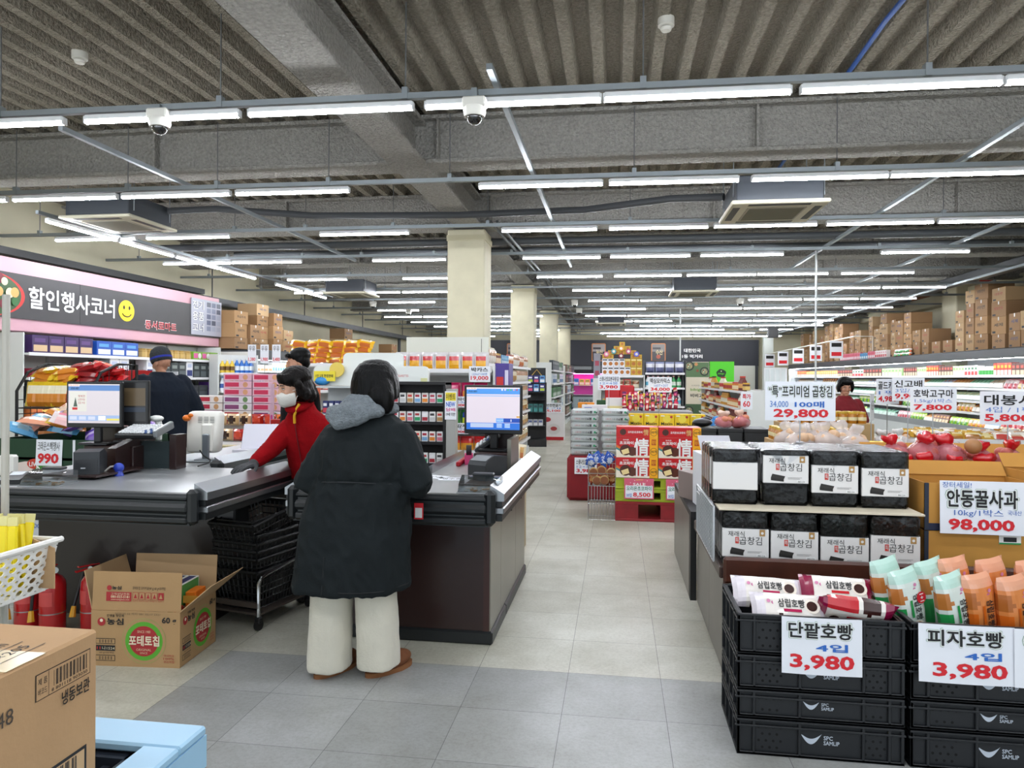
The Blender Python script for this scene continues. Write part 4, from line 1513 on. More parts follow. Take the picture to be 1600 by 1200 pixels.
c.tube([(-1.38, 3.262, .462), (-1.374, 3.266, .55), (-1.372, 3.272, .64)], .0028, M('#15181a', .8), 5)
ring = []
for q in range(61):
    a = 2 * PI * q / 60
    k_ = 1 + .05 * (math.sin(5 * a + 1) * .6 + math.sin(8 * a + .95) * .4)
    u, v = .2865 * k_ * math.copysign(abs(math.cos(a)) ** .85, math.cos(a)), .216 * k_ * math.copysign(abs(math.sin(a)) ** .85, math.sin(a))
    ring.append((-1.315 + u, 3.47 + v, .48))
c.tube(ring, .003, M('#15181a', .8), 5)
c.build('hem_seam', t)
FLEECE = M('#7e868c', .95, bump=.9, bscale=120, vary=.14, vscale=60)
c = MB()
chain(c, [(-1.34, 3.45, 1.345), (-1.29, 3.42, 1.375), (-1.2, 3.42, 1.375), (-1.13, 3.46, 1.345), (-1.12, 3.55, 1.34)], [.035, .04, .04, .034, .028], FLEECE)
chain(c, [(-1.385, 3.4, 1.325), (-1.26, 3.365, 1.33), (-1.15, 3.41, 1.33)], [.033, .048, .03], FLEECE)
chain(c, [(-1.39, 3.39, 1.31), (-1.345, 3.36, 1.265), (-1.25, 3.36, 1.3)], [.03, .028, .04], FLEECE)
chain(c, [(-1.34, 3.37, 1.31), (-1.22, 3.365, 1.315)], [.035, .04], FLEECE)
chain(c, [(-1.23, 3.47, 1.36), (-1.215, 3.5, 1.42)], [.075, .06], FLEECE)
put(fuse(c, .007, 6, (.006, 16, 16, 16), 'hood'), 'hood', t)
c = MB()
hx = hm
trunk(c, [(1.586, -1.212, 3.53, .02, .02), (1.578, -1.212, 3.53, .055, .055), (1.558, -1.211, 3.525, .083, .083), (1.525, -1.209, 3.52, .104, .1), (1.48, -1.208, 3.515, .116, .106), (1.44, -1.207, 3.512, .12, .106), (1.4, -1.203, 3.505, .118, .1), (1.385, -1.2, 3.5, .1, .085)], 0, HAIR, 40)
for p_, r_ in (((-1.135, 3.45, 1.41), (.045, .05, .09)), ((-1.12, 3.43, 1.385), (.036, .035, .07)), ((-1.165, 3.42, 1.405), (.05, .03, .055))):
    c.ell(p_, r_, HAIR, 12, 10)
put(fuse(c, .0055, 4, (.005, 55, 55, 4), 'hair'), 'hair', t)
PANT = M('#ddd8c8', .9, bump=.15, bscale=90, vary=.04, vscale=10, sheen=.3)
c = MB()
trunk(c, [(.035, -1.43, 3.49, .103, .115, .03), (.05, -1.43, 3.49, .106, .118, .03), (.2, -1.425, 3.49, .104, .115, .02), (.45, -1.415, 3.485, .1, .115), (.7, -1.38, 3.485, .1, .12), (.86, -1.31, 3.49, .12, .12)], 0, PANT, 28)
trunk(c, [(.045, -1.185, 3.53, .1, .115, .03), (.06, -1.185, 3.53, .103, .118, .03), (.2, -1.188, 3.52, .102, .115, .02), (.45, -1.195, 3.5, .1, .115), (.7, -1.22, 3.49, .1, .12), (.86, -1.29, 3.49, .12, .12)], 0, PANT, 28)
put(fuse(c, .007, 4, (.005, 12, 12, 5), 'trousers'), 'trousers', t)
SUEDE = M('#7a4a2c', .9, vary=.1, vscale=20, bump=.2, bscale=120)
for x, y, a in ((-1.425, 3.5, -.45), (-1.165, 3.545, -.62)):
    mx = Matrix.Translation((x, y, 0)) @ Matrix.Rotation(a, 4, 'Z')
    c = MB()
    c.ell((0, .04, .05), (.056, .135, .05), SUEDE, 16, 10, mx)
    c.ell((0, -.045, .07), (.05, .06, .065), SUEDE, 16, 10, mx)
    so = put(fuse(c, .006, 4, None, 'slipper'), 'shoe', t)
    c = MB()
    c.loft([[(.06 * math.cos(u) * (1 if math.sin(u) > 0 else .92), .035 + .142 * math.sin(u), z) for u in [2 * PI * q / 24 for q in range(24)]] for z in (.0, .022)], M('#8a5a36', .8), mx=mx)
    c.build('sole', so)

# ---------------------------------------------------------------- cashier in the red fleece
FLRED = M('#8e0e15', .95, bump=.25, bscale=140, vary=.12, vscale=14, spec=.1)
t = thing('person', 'cashier with black bob hair, white face mask and red fleece jacket behind the desk', 'person', (0, 0, 0))
hm = head_matrix((-2.045, 4.365, 1.43), -.74, .24, .05)
J = dict(pelvis=(-1.98, 4.64, .86), belly=(-1.99, 4.6, 1.0), chest=(-2.0, 4.52, 1.15), neck=(-2.02, 4.44, 1.32),
         shl=(-1.86, 4.5, 1.19), ell=(-1.81, 4.5, .985), wrl=(-1.9, 4.36, .9), shr=(-2.14, 4.5, 1.17), elr=(-2.2, 4.4, 1.03), wrr=(-2.235, 4.24, .955),
         hipl=(-1.9, 4.66, .82), knl=(-1.9, 4.64, .45), anl=(-1.9, 4.62, .09), hipr=(-2.06, 4.66, .82), knr=(-2.05, 4.66, .45), anr=(-2.05, 4.68, .09),
         toel=(-1.92, 4.48, .035), toer=(-2.08, 4.55, .035),
         hl=((-1.905, 4.35, .893), (-.28, -.55, -.75), (-.4, -.75, .5), (-.9, .1, -.1), .5, .95, True), hr=((-2.237, 4.235, .952), (-.25, -.95, -.12), (0, -.1, 1), (.9, 0, 0), .18, .95))
b = MB()
skeleton(b, J, SKIN, hm, .98)
put(fuse(b, .0042, 3), 'body', t)
c = MB()
trunk(c, [(.815, -1.985, 4.61, .165, .13), (.84, -1.985, 4.61, .17, .135), (.95, -1.99, 4.59, .178, .145), (1.08, -1.998, 4.545, .18, .148), (1.17, -2.005, 4.515, .165, .125), (1.235, -2.01, 4.485, .13, .1), (1.28, -2.015, 4.46, .085, .08), (1.335, -2.025, 4.44, .072, .07)], -.12, FLRED)
chain(c, [(-1.87, 4.5, 1.175), (-1.815, 4.49, .985), (-1.893, 4.375, .915)], [.077, .068, .048], FLRED)
chain(c, [(-2.125, 4.5, 1.155), (-2.2, 4.395, 1.035), (-2.234, 4.262, .968)], [.074, .062, .045], FLRED)
put(fuse(c, .007, 4, (.005, 13, 13, 9), 'fleece_jacket'), 'fleece_jacket', t)
c = MB()
chain(c, [(-2.07, 4.43, 1.31), (-2.08, 4.375, 1.29), (-2.04, 4.355, 1.28), (-1.98, 4.37, 1.3), (-1.955, 4.43, 1.33), (-1.99, 4.5, 1.34), (-2.05, 4.49, 1.33), (-2.07, 4.43, 1.31)], [.024] * 8, FLRED)
put(fuse(c, .006, 3, None, 'collar'), 'collar', t)
c = MB()
c.tube([(-1.995, 4.352, 1.325), (-2.012, 4.345, 1.29), (-2.028, 4.352, 1.25), (-2.034, 4.368, 1.2)], .009, M('#e0a81c', .7), 6)
c.build('lining', t)
c = MB()
c.tube([(-2.034, 4.372, 1.2), (-2.028, 4.385, 1.12), (-2.02, 4.418, 1.0), (-2.012, 4.458, .86)], .003, M('#5e0a10', .6), 5)
c.build('zip', t)
c = MB()
MASKM = M('#dad8d2', .8, bump=.2, bscale=120)
rows = []
for z, hw, yb, of in ((-.01, .05, -.062, .03), (-.02, .062, -.05, .05), (-.03, .07, -.045, .062), (-.055, .068, -.04, .058), (-.08, .06, -.035, .056), (-.1, .046, -.035, .05), (-.113, .024, -.05, .03)):
    row = []
    for q in range(13):
        u = -1 + 2 * q / 12
        row.append((hw * u, -.055 - of * (1 - abs(u) ** 2.2) + (.03 * abs(u) ** 3), z - max(0, .03 + z) * .7 * abs(u) ** 1.5))
    rows.append(row)
back = [[(x * .97, y + .004, z) for x, y, z in r] for r in rows]
c.loft(rows, MASKM, cap=False, closed=False, mx=hm)
c.loft([r[::-1] for r in back], MASKM, cap=False, closed=False, mx=hm)
c.build('face_mask', t, smooth=3)
c = MB()
for s in (-1, 1):
    for z in (-.012, -.08):
        c.tube([hm @ Vector((s * .063, -.032, z)), hm @ Vector((s * .076, -.005, z * .5)), hm @ Vector((s * .08, .012, .012 + z * .3))], .0016, MASKM, 5)
c.build('mask_strap', t)
eyes(t, hm, .98, True)
HAIRB = hair_material('#0d0807')
c = MB()
c.ell((0, .028, .055), (.095, .106, .078), HAIRB, 20, 14, hm)
c.ell((0, .05, -.015), (.1, .075, .095), HAIRB, 20, 14, hm)
for i in range(9):
    a = -1.0 + 2.0 * i / 8
    c.ell((.074 * math.sin(a), -.08 * math.cos(a) + .006, .078 - .02 * abs(a)), (.02, .013, .03 + .012 * abs(a)), HAIRB, 10, 8, hm)
for x, y, z, r in ((.085, .01, -.02, .034), (.09, .04, -.05, .036), (.07, .075, -.065, .04), (.02, .095, -.07, .04), (-.03, .095, -.07, .04), (-.07, .075, -.065, .04), (-.09, .04, -.05, .036), (-.085, .015, -.02, .03), (.092, .0, .02, .028), (-.09, .0, .02, .028)):
    c.ell((x, y, z), (r * .85, r * .9, r * 1.3), HAIRB, 12, 10, hm)
put(fuse(c, .0055, 4, (.006, 30, 30, 20), 'hair'), 'hair', t)
DKGREY = M('#3c3d40', .8)
c = MB()
hand(c, (-2.237, 4.235, .952), (-.25, -.95, -.12), (0, -.1, 1), (.9, 0, 0), DKGREY, .18, 1.1)
chain(c, [(-2.2345, 4.262, .966), (-2.238, 4.225, .95)], [.036, .032], DKGREY)
put(fuse(c, .004, 2, None, 'glove'), 'glove', t)
c = MB()
BLK = M('#15161a', .85)
for s, x0 in ((1, -1.9), (-1, -2.06)):
    trunk(c, [(.06, x0 + .005 * s, 4.64, .06, .065), (.3, x0, 4.65, .07, .075), (.6, x0, 4.65, .085, .09), (.85, -1.98 + .06 * s, 4.635, .1, .11)], 0, BLK, 20)
put(fuse(c, .01, 3, None, 'trousers'), 'trousers', t)
for x, y in ((-1.905, 4.56), (-2.06, 4.6)):
    c = MB()
    c.ell((0, 0, .04), (.05, .125, .042), BLACK, 14, 10, Matrix.Translation((x, y, 0)) @ Matrix.Rotation(.1, 4, 'Z'))
    so = c.build('shoe', t)
    MB().ell((0, -.06, .07), (.022, .03, .018), M('#5a3f8a', .5), 10, 8, Matrix.Translation((x, y, 0))).build('shoe_badge', so)


# ---------------------------------------------------------------- the three farther people
def figure(label, x, y, yaw, H, cmat, pmat, hem, arms, head=(0, 0), hair=None, girth=1.0, hairfn=None, face=False, lift=0.0, vox=.009):
    """a standing person facing (sin yaw, -cos yaw); arms = (elbow, wrist) offsets in the person's own frame for left and right"""
    t = thing('person', label, 'person', (0, 0, 0))
    k = H / 1.65
    mx = Matrix.Translation((x, y, 0)) @ Matrix.Rotation(yaw, 4, 'Z')

    def W(p):
        return mx @ Vector((p[0] * k, p[1] * k, p[2] * k))
    hm = mx @ head_matrix((0, -.03 * k, 1.53 * k), head[0], head[1])
    J = dict(pelvis=W((0, 0, .9)), belly=W((0, 0, 1.05)), chest=W((0, .0, 1.22)), neck=W((0, .0, 1.38)),
             hipl=W((.09, 0, .85)), knl=W((.09, -.01, .47)), anl=W((.09, .02, .09)), hipr=W((-.09, 0, .85)), knr=W((-.09, -.01, .47)), anr=W((-.09, .02, .09)), toel=W((.1, -.13, .035)), toer=W((-.1, -.13, .035)))
    for s, q in (('l', 1), ('r', -1)):
        J['sh' + s] = W((q * .17, 0, 1.3 + lift))
        e, w_ = arms[s]
        J['el' + s], J['wr' + s] = W(e), W(w_)
        d = (J['wr' + s] - J['el' + s]).normalized()
        J['h' + s] = (J['wr' + s], d, (0, 0, 1), mx.to_3x3() @ Vector((-q, 0, 0)), .4, k)
    b = MB()
    skeleton(b, J, SKIN_, hm, k)
    put(fuse(b, .006, 2), 'body', t)
    c = MB()
    tr = [(hem, .23, .17), (hem + .02, .232, .172), (.95, .215, .16), (1.1, .212, .155), (1.24 + lift * .6, .215, .145), (1.32 + lift, .18, .115), (1.375 + lift, .1, .085), (1.41 + lift, .075, .075)]
    R0 = mx.to_3x3()
    trunk(c, [(z * k, x, y, rx * k * girth, ry * k * girth) for z, rx, ry in tr], yaw, cmat)
    for s in 'lr':
        chain(c, [J['sh' + s], J['el' + s], J['wr' + s]], [.078 * k * girth, .07 * k * girth, .05 * k], cmat)
    put(fuse(c, vox, 4, (.007, 9, 9, 5), 'jacket'), 'jacket', t)
    c = MB()
    for q in (1, -1):
        o, u = W((q * .09, .01, 0)), W((q * .075, 0, 0))
        trunk(c, [(.06 * k, o.x, o.y, .065 * k, .07 * k), (.45 * k, o.x, o.y, .075 * k, .08 * k), (.9 * k, u.x, u.y, .1 * k, .11 * k)], yaw, pmat, 18)
    put(fuse(c, .012, 2, None, 'trousers'), 'trousers', t)
    for q in (1, -1):
        MB().ell((q * .095 * k, -.05 * k, .042), (.048 * k, .13 * k, .042), BLACK, 14, 8, mx).build('shoe', t)
    c = MB()
    if hairfn:
        hairfn(c, hm, k)
        put(fuse(c, .007, 3, (.005, 34, 34, 14), 'hair'), 'hair', t)
    if face:
        eyes(t, hm, k, True)
    return t, hm, k


def short_hair(c, hm, k):
    H_ = HAIR
    c.ell((0, .028 * k, .055 * k), (.09 * k, .1 * k, .078 * k), H_, 18, 12, hm)
    c.ell((0, .06 * k, .0), (.082 * k, .05 * k, .07 * k), H_, 16, 10, hm)
    for s in (-1, 1):
        c.ell((s * .07 * k, .03 * k, .02 * k), (.02 * k, .045 * k, .045 * k), H_, 10, 8, hm)
    for i in range(6):
        c.ell(((-.05 + .02 * i) * k, -.075 * k, .075 * k), (.02 * k, .022 * k, .024 * k), H_, 8, 6, hm)


def bob_hair(c, hm, k):
    H_ = HAIR
    c.ell((0, .028 * k, .055 * k), (.097 * k, .106 * k, .08 * k), H_, 18, 12, hm)
    c.ell((0, .055 * k, -.01), (.1 * k, .065 * k, .09 * k), H_, 16, 10, hm)
    for s in (-1, 1):
        c.ell((s * .086 * k, .0, -.0), (.024 * k, .055 * k, .075 * k), H_, 10, 8, hm)
    for i in range(7):
        c.ell(((-.06 + .02 * i) * k, -.074 * k, .082 * k), (.02 * k, .014 * k, .028 * k), H_, 8, 6, hm)


NAVY = M('#141c28', .8, bump=.1, bscale=100, vary=.1, vscale=6, spec=.2)
t, hm, k = figure('man seen from behind in navy padded coat and grey knit cap with blue stripe', -4.6, 6.8, -2.35, 1.75, NAVY, BLK, .72,
                  dict(l=((.30, .02, 1.08), (.2, -.2, .98)), r=((-.30, .02, 1.08), (-.2, -.2, .98))), (.5, .3), girth=1.22, lift=.035)
c = MB()
KN = M('#2f3336', .95, bump=.7, bscale=90)
c.lathe([(.098, -.01), (.103, .01), (.104, .045), (.1, .085), (.082, .125), (.045, .15), (.001, .156)], KN, (0, .01, .02), 32, hm)
o = c.build('knit_cap', t, smooth=2)
MB().lathe([(.1045, 0), (.1065, .01), (.1045, .02), (.1, .02), (.1, 0)], M('#27339a', .9), (0, .01, .04), 32, hm).build('stripe', o)
MB().ell((0, -.07, -.06), (.056, .05, .055), M('#e4e4e2', .8), 14, 10, hm).build('face_mask', t)
c = MB()
for z in (.98, 1.12, 1.26):
    pass
t, hm, k = figure('man in black padded jacket with short black hair, standing behind the cashier', -3.02, 6.62, 2.0 - PI, 1.76, M('#0c0d0f', .8, bump=.1, bscale=100, spec=.2), BLK, .8,
                  dict(l=((.29, .0, 1.06), (.27, -.1, .84)), r=((-.29, .0, 1.06), (-.27, -.1, .84))), (.1, .2), girth=1.12, hairfn=short_hair)
t, hm, k = figure('woman in dark red jacket looking down at produce before the long chilled cabinet', 2.8, 9.5, .12, 1.52, M('#6e0f18', .9, bump=.2, bscale=120, vary=.1, vscale=14), BLK, .8,
                  dict(l=((.24, -.05, 1.08), (.06, -.24, 1.12)), r=((-.24, -.05, 1.08), (-.05, -.24, 1.12))), (-.1, .28), hairfn=bob_hair, face=True)
# ================================================================ seaweed stand, bun crates, produce
WOOD = M('#4a2417', .4, vary=.25, vscale=9, coat=.25)
t = thing('display_table', 'long display table with dark wooden front board and steel side panel, carrying the seaweed packs', 'display table', (0, 0, 0))
MB().bx(.53, 2.6, 3.7, 3.74, .485, .615, WOOD, .012).build('front_board', t)
MB().bx(.53, 2.6, 3.76, 4.95, .5, .535, M('#2a2624', .5)).build('table_top', t)
MB().bx(.53, .56, 3.7, 3.74, 0, .485, WOOD, .004).build('front_post', t)
m = MB()
for y0, y1 in ((3.76, 4.3), (4.305, 4.93)):
    m.bx(.535, .55, y0, y1, .03, .5, M('#7f7a74', .35, .6, vary=.08, vscale=3))
m.build('side_panel', t)
MB().bx(.515, .555, 3.74, 4.95, .5, .56, M('#3c2a24', .4), .006).build('edge_rail', t)
t = thing('display_table', 'farther black framed table behind the seaweed table, its steel side facing the aisle', 'display table', (0, 0, 0))
MB().bx(.5, 2.6, 5.02, 6.4, .56, .6, M('#1d1c1e', .5)).build('table_top', t)
MB().bx(.5, .52, 5.12, 6.4, .0, .56, M('#8b8781', .35, .6, vary=.08, vscale=3)).build('side_panel', t)
MB().bx(.5, .54, 5.02, 5.1, 0, .56, BLACK).build('leg', t)


def crate(label, x, z, h, holes, logo):
    """black bread crate with perforated ends, ribs and the baker's mark"""
    t = thing('bread_crate', label, 'crate', (x, 3.0, z), 0, 'black bread crates')
    CR = M('#181b1f', .45)
    w_, d_ = .63, .43
    m = MB()
    m.bx(.0, w_, .0, d_, 0, .008, CR)
    for y in (.012, d_ - .02):
        m.bx(.02, w_ - .02, y, y + .008, 0, h - .012, CR)
    for x_ in (.012, w_ - .02):
        m.bx(x_, x_ + .008, .012, d_ - .012, 0, h - .012, CR)
    m.build('shell', t)
    m = MB()
    for z0, o in ((h - .018, 0), (h - .04, .006)):
        m.bx(-o, w_ + o, -.001, .012, z0, z0 + .009, CR, .002).bx(0, w_, d_ - .012, d_, z0, z0 + .009, CR, .002).bx(-.0, .012, 0, d_, z0, z0 + .009, CR, .002).bx(w_ - .012, w_, 0, d_, z0, z0 + .009, CR, .002)
    for f in (.0, .06, .235, .8 * w_ - .03, w_ - .06, w_ - .012):
        m.bx(f, f + .012, .0, .014, 0, h - .012, CR, .002)
    for f in (.0, .1, .2, .3, d_ - .012):
        m.bx(0, .014, f, f + .012, 0, h - .012, CR, .002)
    m.bx(0, w_, 0, .014, 0, .012, CR, .002).bx(0, .014, 0, d_, 0, .012, CR, .002)
    m.build('rim_and_ribs', t)
    m = MB()
    HOLE = M('#050506', .9)
    for x0 in (.1, .49):
        for j in range(holes):
            for i in range(4 if j % 2 else 3):
                m.disc(x0 + .028 * i + (0 if j % 2 == 0 else -.014), .028 + j * (h - .07) / max(1, holes - 1), .0055, HOLE, .0115, 10)
        m.build('hole_pattern', t)
        m = MB()
    if logo:
        LG = M('#c3ccd8', .5)
        m = MB()
        cx, cz, r = .285, h * .5, min(.036, h * .25)
        up = [(cx - r * 1.15 + 2.3 * r * i / 12, cz + r * .6 - r * 1.2 * math.sin(PI * i / 12)) for i in range(13)]
        lo = [(cx - r * 1.0 + 2.0 * r * i / 12, cz + r * .45 - r * .45 * math.sin(PI * i / 12)) for i in range(13)][::-1]
        for i in range(12):
            m.add([(up[i][0], .0105, up[i][1]), (up[i + 1][0], .0105, up[i + 1][1]), (lo[11 - i][0], .0105, lo[11 - i][1]), (lo[12 - i][0], .0105, lo[12 - i][1])], [(0, 1, 2, 3)], LG)
        m.text('SPC', cx + r * 1.35, cx + r * 2.3, cz - r * .05, cz + r * .4, LG, .0105, .015)
        m.text('SAMLIP', cx + r * 1.35, cx + r * 3.0, cz - r * .6, cz - r * .15, LG, .0105, .015)
        m.build('logo', t)
    return t


order = ['lowest', 'second from the floor', 'third from the floor', 'topmost']
for st, (x, nm) in enumerate(((.485, 'in the stack holding red bean buns'), (1.135, 'in the stack holding green and orange bun packs'), (1.785, 'in the stack beyond the orange bun packs'))):
    z = 0
    for i, h in enumerate((.15, .115, .14, .165)):
        crate('black bread crate %s %s' % (order[i], nm), x, z, h, (4, 2, 4, 4)[i], i < 3)
        z += h


def pillow(mb, w, h, th, zone, nx=14, nz=10, mx=None, crimp=True, y0=0):
    """a filled film bag in the XZ plane: zone(u, v) gives the print of each face"""
    def P(i, j, sgn):
        u, v = i / nx * 2 - 1, j / nz * 2 - 1
        b = max(0, (1 - abs(u) ** 3)) ** .6 * max(0, (1 - abs(v) ** 3.5)) ** .6
        k = 1 - .03 * (1 - abs(v)) * abs(u)
        return (u * w / 2 * k, y0 + sgn * b * th / 2 + .0012 * math.sin(u * 9 + v * 4), v * h / 2)
    for sg in (-1, 1):
        for i in range(nx):
            for j in range(nz):
                q = [P(i, j, sg), P(i + 1, j, sg), P(i + 1, j + 1, sg), P(i, j + 1, sg)]
                if sg > 0:
                    q.reverse()
                mb.add(q, [(0, 1, 2, 3)], zone((i + .5) / nx, (j + .5) / nz), mx)


FILM = lambda c: M(c, .22, coat=.5)


def bun(label, cols, loc, rot, redbadge=False, flip=False):
    t = thing('bun_pack', label, 'bun pack', loc, rot, None)
    a, b_, c_, d_ = [FILM(x) for x in cols]

    def zone(u, v):
        if u < .14 or u > .9:
            return a
        if (u - .35) ** 2 * 9 + (v - .1) ** 2 * 5 < .12:
            return d_
        if v < .18 and u > .5:
            return c_
        return b_
    m = MB()
    pillow(m, .3, .145, .085, zone, 18, 10)
    m.build('wrapper', t)
    m = MB()
    Y = -.0455
    m.text('삼립호빵', -.05, .055, -.006, .03, INK, Y, .02)
    m.rect(-.03, .04, -.024, -.012, c_, Y)
    m.disc(.085, .005, .03, M('#f0e6d8', .5), Y + .004, 16)
    m.disc(.083, .005, .021, d_, Y + .003, 14)
    for q in range(3):
        m.disc(-.085 + .018 * q, .02 - .006 * q, .008, M(['#d98ab0', '#c86a9a', '#e0a040'][q]), Y + .006, 8)
    if redbadge:
        m.disc(-.03, .035, .024, M('#d02030', .4), Y - .001, 18)
        m.text('1+1', -.046, -.014, .026, .046, WHITE, Y - .002, .02)
    m.build('printing', t)
    return t


RB = ('#e6dfe6', '#efe9e2', '#b01c50', '#3a1a16')
MRN = ('#8c1040', '#efe9e2', '#c41f2a', '#3a1a16')
bun('white and maroon red bean bun pack at the back beside the crate end', RB, (.65, 3.26, .575), (-.75, .05, .06))
bun('maroon ended red bean bun pack lying at the back beside the green packs', MRN, (.94, 3.28, .585), (-.7, .02, -.05))
bun('white red bean bun pack in front over the price card edge', RB, (.70, 3.09, .555), (-.7, .03, .04))
bun('maroon ended red bean bun pack in front, printed upside down', MRN, (.955, 3.09, .565), (-.7, PI + .08, -.04))
GR = ('#bfe0d4', '#dfe9e2', '#2c9a50', '#c07838')
OR_ = ('#e8a888', '#e08848', '#d86820', '#b86a30')
for n, (x, y, lb, c, bd) in enumerate(((1.16, 3.24, 'pale green pizza bun pack with red one plus one badge', GR, True), (1.12, 3.33, 'pale green pizza bun pack half hidden behind the badged one', GR, False), (1.32, 3.2, 'pale green pizza bun pack beside the first orange pack', GR, False), (1.30, 3.34, 'pale green pizza bun pack in the back row beside an orange one', GR, False))):
    bun(lb, c, (x + .03, y - .05, .575 + .02 * (n % 2)), (-.35, PI / 2 - .18, .12), bd)
for n, (x, y, lb) in enumerate(((1.45, 3.19, 'orange vegetable bun pack first after the green packs'), (1.575, 3.18, 'orange vegetable bun pack second after the green packs'), (1.70, 3.2, 'orange vegetable bun pack third after the green packs'), (1.42, 3.33, 'orange vegetable bun pack first in the back row'), (1.57, 3.34, 'orange vegetable bun pack second in the back row'), (1.73, 3.35, 'orange vegetable bun pack third in the back row'))):
    bun(lb, OR_, (x, y - .03, .575 + (.03 if n > 2 else 0)), (-.32, PI / 2 - .1, .1))
sign('price_sign', 'price card for red bean buns at 3,980 hanging on the black bread crate', .3, .22, (.8, 2.972, .455), 0,
     [('단팥호빵', .08, .88, .08, .36, INK, .03, 1), ('4입', .42, .82, .44, .58, M('#2f6cc4'), .03), ('3,980', .1, .9, .64, .93, RED, .04)], tilt=-.03, curl=.006)
sign('price_sign', 'price card for pizza buns at 3,980 hanging under the green packs', .34, .22, (1.325, 2.972, .455), 0,
     [('피자호빵', .09, .88, .08, .36, INK, .03, 1), ('4입', .47, .86, .44, .58, M('#2f6cc4'), .03), ('3,980', .14, .92, .64, .93, RED, .04)], tilt=-.04, curl=.007)
sign('price_sign', 'price card for vegetable buns at 3,980 hanging under the orange packs', .34, .22, (1.66, 2.968, .455), 0,
     [('야채호빵', .09, .88, .08, .36, INK, .03, 1), ('4입', .47, .86, .44, .58, M('#2f6cc4'), .03), ('3,980', .1, .92, .64, .93, RED, .04)], tilt=-.03, curl=.004)

# ---------------------------------------------------------------- dried seaweed
NORI = M('#12110c', .6, bump=1.0, bscale=55, vary=.5, vscale=35, coat=.06)
LBL = M('#e6e4e2', .35, coat=.4)
WRAP = film('#f4f6f8', -.02, .35, 14)
SEAL, GOLD = M('#c83a2e', .6), M('#b08850', .6)


def nori(label, x, y, z, lift, back=False, group=None, detail=True):
    t = thing('seaweed_pack', label, 'seaweed pack', (x, y, z), rnd.uniform(-.02, .02), group)
    w_, h_, d_ = .232, .29, .085
    MB().box((0, 0, h_ / 2), (w_ - .012, d_ - .01, h_ - .012), NORI, .016).build('seaweed_sheets', t)
    zb = lift
    m = MB().bx(-w_ / 2 + .002, w_ / 2 - .002, -d_ / 2 - .001, d_ / 2 + .001, zb, zb + .145, LBL, .003)
    lab = m.build('label', t)
    if detail and not back:
        m = MB()
        Y = -d_ / 2 - .003
        m.text('재래식', -.085, -.005, zb + .105, zb + .132, INK, Y, 0)
        m.text('곱창김', -.03, .08, zb + .065, zb + .105, INK, Y, 0)
        m.rect(-.05, -.032, zb + .07, zb + .102, SEAL, Y)
        m.text('특', -.048, -.034, zb + .075, zb + .097, LBL, Y - .0005)
        m.rect(.068, .095, zb + .11, zb + .143, GOLD, Y)
        m.disc(.0815, zb + .125, .007, LBL, Y - .0005, 10)
        m.add([(-.075, Y, zb + .03), (-.01, Y, zb + .022), (-.003, Y, zb + .038), (-.068, Y, zb + .05)], [(0, 1, 2, 3)], M('#2a2724', .5))
        m.add([(-.075, Y, zb + .03), (-.01, Y, zb + .022), (-.01, Y, zb + .01), (-.075, Y, zb + .016)], [(3, 2, 1, 0)], M('#1a1816', .5))
        m.rect(.01, .08, zb + .03, zb + .032, M('#8a8886'), Y).rect(.01, .07, zb + .024, zb + .026, M('#8a8886'), Y)
        m.rect(.055, .1, zb + .005, zb + .018, WHITE, Y - .0005)
        m.text('8801234', .06, .095, zb + .007, zb + .015, INK, Y - .001)
        m.build('printing', lab)
    m = MB().box((0, 0, h_ / 2), (w_, d_, h_), WRAP, .01)
    for s in (-1, 1):
        m.add([(s * .11, -d_ / 2 - .001, h_), (0, -d_ / 2 - .004, h_ - .085), (s * .03, -d_ / 2 - .0012, h_)], [(0, 1, 2)], WRAP)
    m.build('film_wrap', t)
    return t


colname = ['in the first column beside the aisle', 'in the second column', 'in the third column', 'in the fourth column beside the apple boxes']
for i in range(4):
    nori('lower tier seaweed pack in the front row, %s' % colname[i], .65 + .238 * i, 3.84, .537, (.06, .055, .035, .05)[i])
    for j in range(1, 4):
        nori('lower tier seaweed pack behind the front row, %s' % colname[i], .65 + .238 * i, 3.84 + .092 * j, .537, .06, group='lower tier seaweed packs behind, %s' % colname[i], detail=False)
    nori('upper tier seaweed pack in the front row, %s' % colname[i], (.62 if i == 0 else .63) + .244 * i, 3.98, .842, (.075, .115, .07, .06)[i], back=(i == 0))
    for j in range(1, 5):
        nori('upper tier seaweed pack behind the front row, %s' % colname[i], (.615 if i == 0 else .63) + .244 * i, 3.98 + .095 * j, .842, .09, group='upper tier seaweed packs behind, %s' % colname[i], detail=False)
one(MB().bx(.52, 1.5, 3.8, 4.5, 0, .008, M('#d9cfb8', .8)).mesh('cardboard_sheet'), 'cardboard_sheet', 'pale cardboard sheet between the two tiers of seaweed packs', 'cardboard sheet', (0, 0, .832))
t = thing('wire_screen', 'white woven wire screen closing the aisle side of the seaweed tiers', 'wire screen', (.5, 0, 0))
m = MB()
WIRE = M('#d4d8dc', .35, .4)
for i in range(26):
    y = 3.86 + .03 * i
    m.tube([(-.004 if i % 2 else .004, y, .565), (-.004 if i % 2 else .004, y, .83 if i < 20 else .8)], .0035, WIRE, 4, False)
for i in range(12):
    z = .575 + .0225 * i
    m.tube([(0, 3.855, z), (0, 4.62, z)], .0035, WIRE, 4, False)
m.build('wires', t)
MB().tube([(0, 3.85, .56), (0, 3.85, .84), (0, 4.63, .84), (0, 4.63, .56), (0, 3.85, .56)], .006, WIRE, 6).build('frame', t)
t = thing('gift_carton', 'white gift carton with folded handle and green print beside the seaweed packs', 'carton', (.6, 5.1, .601), .1)
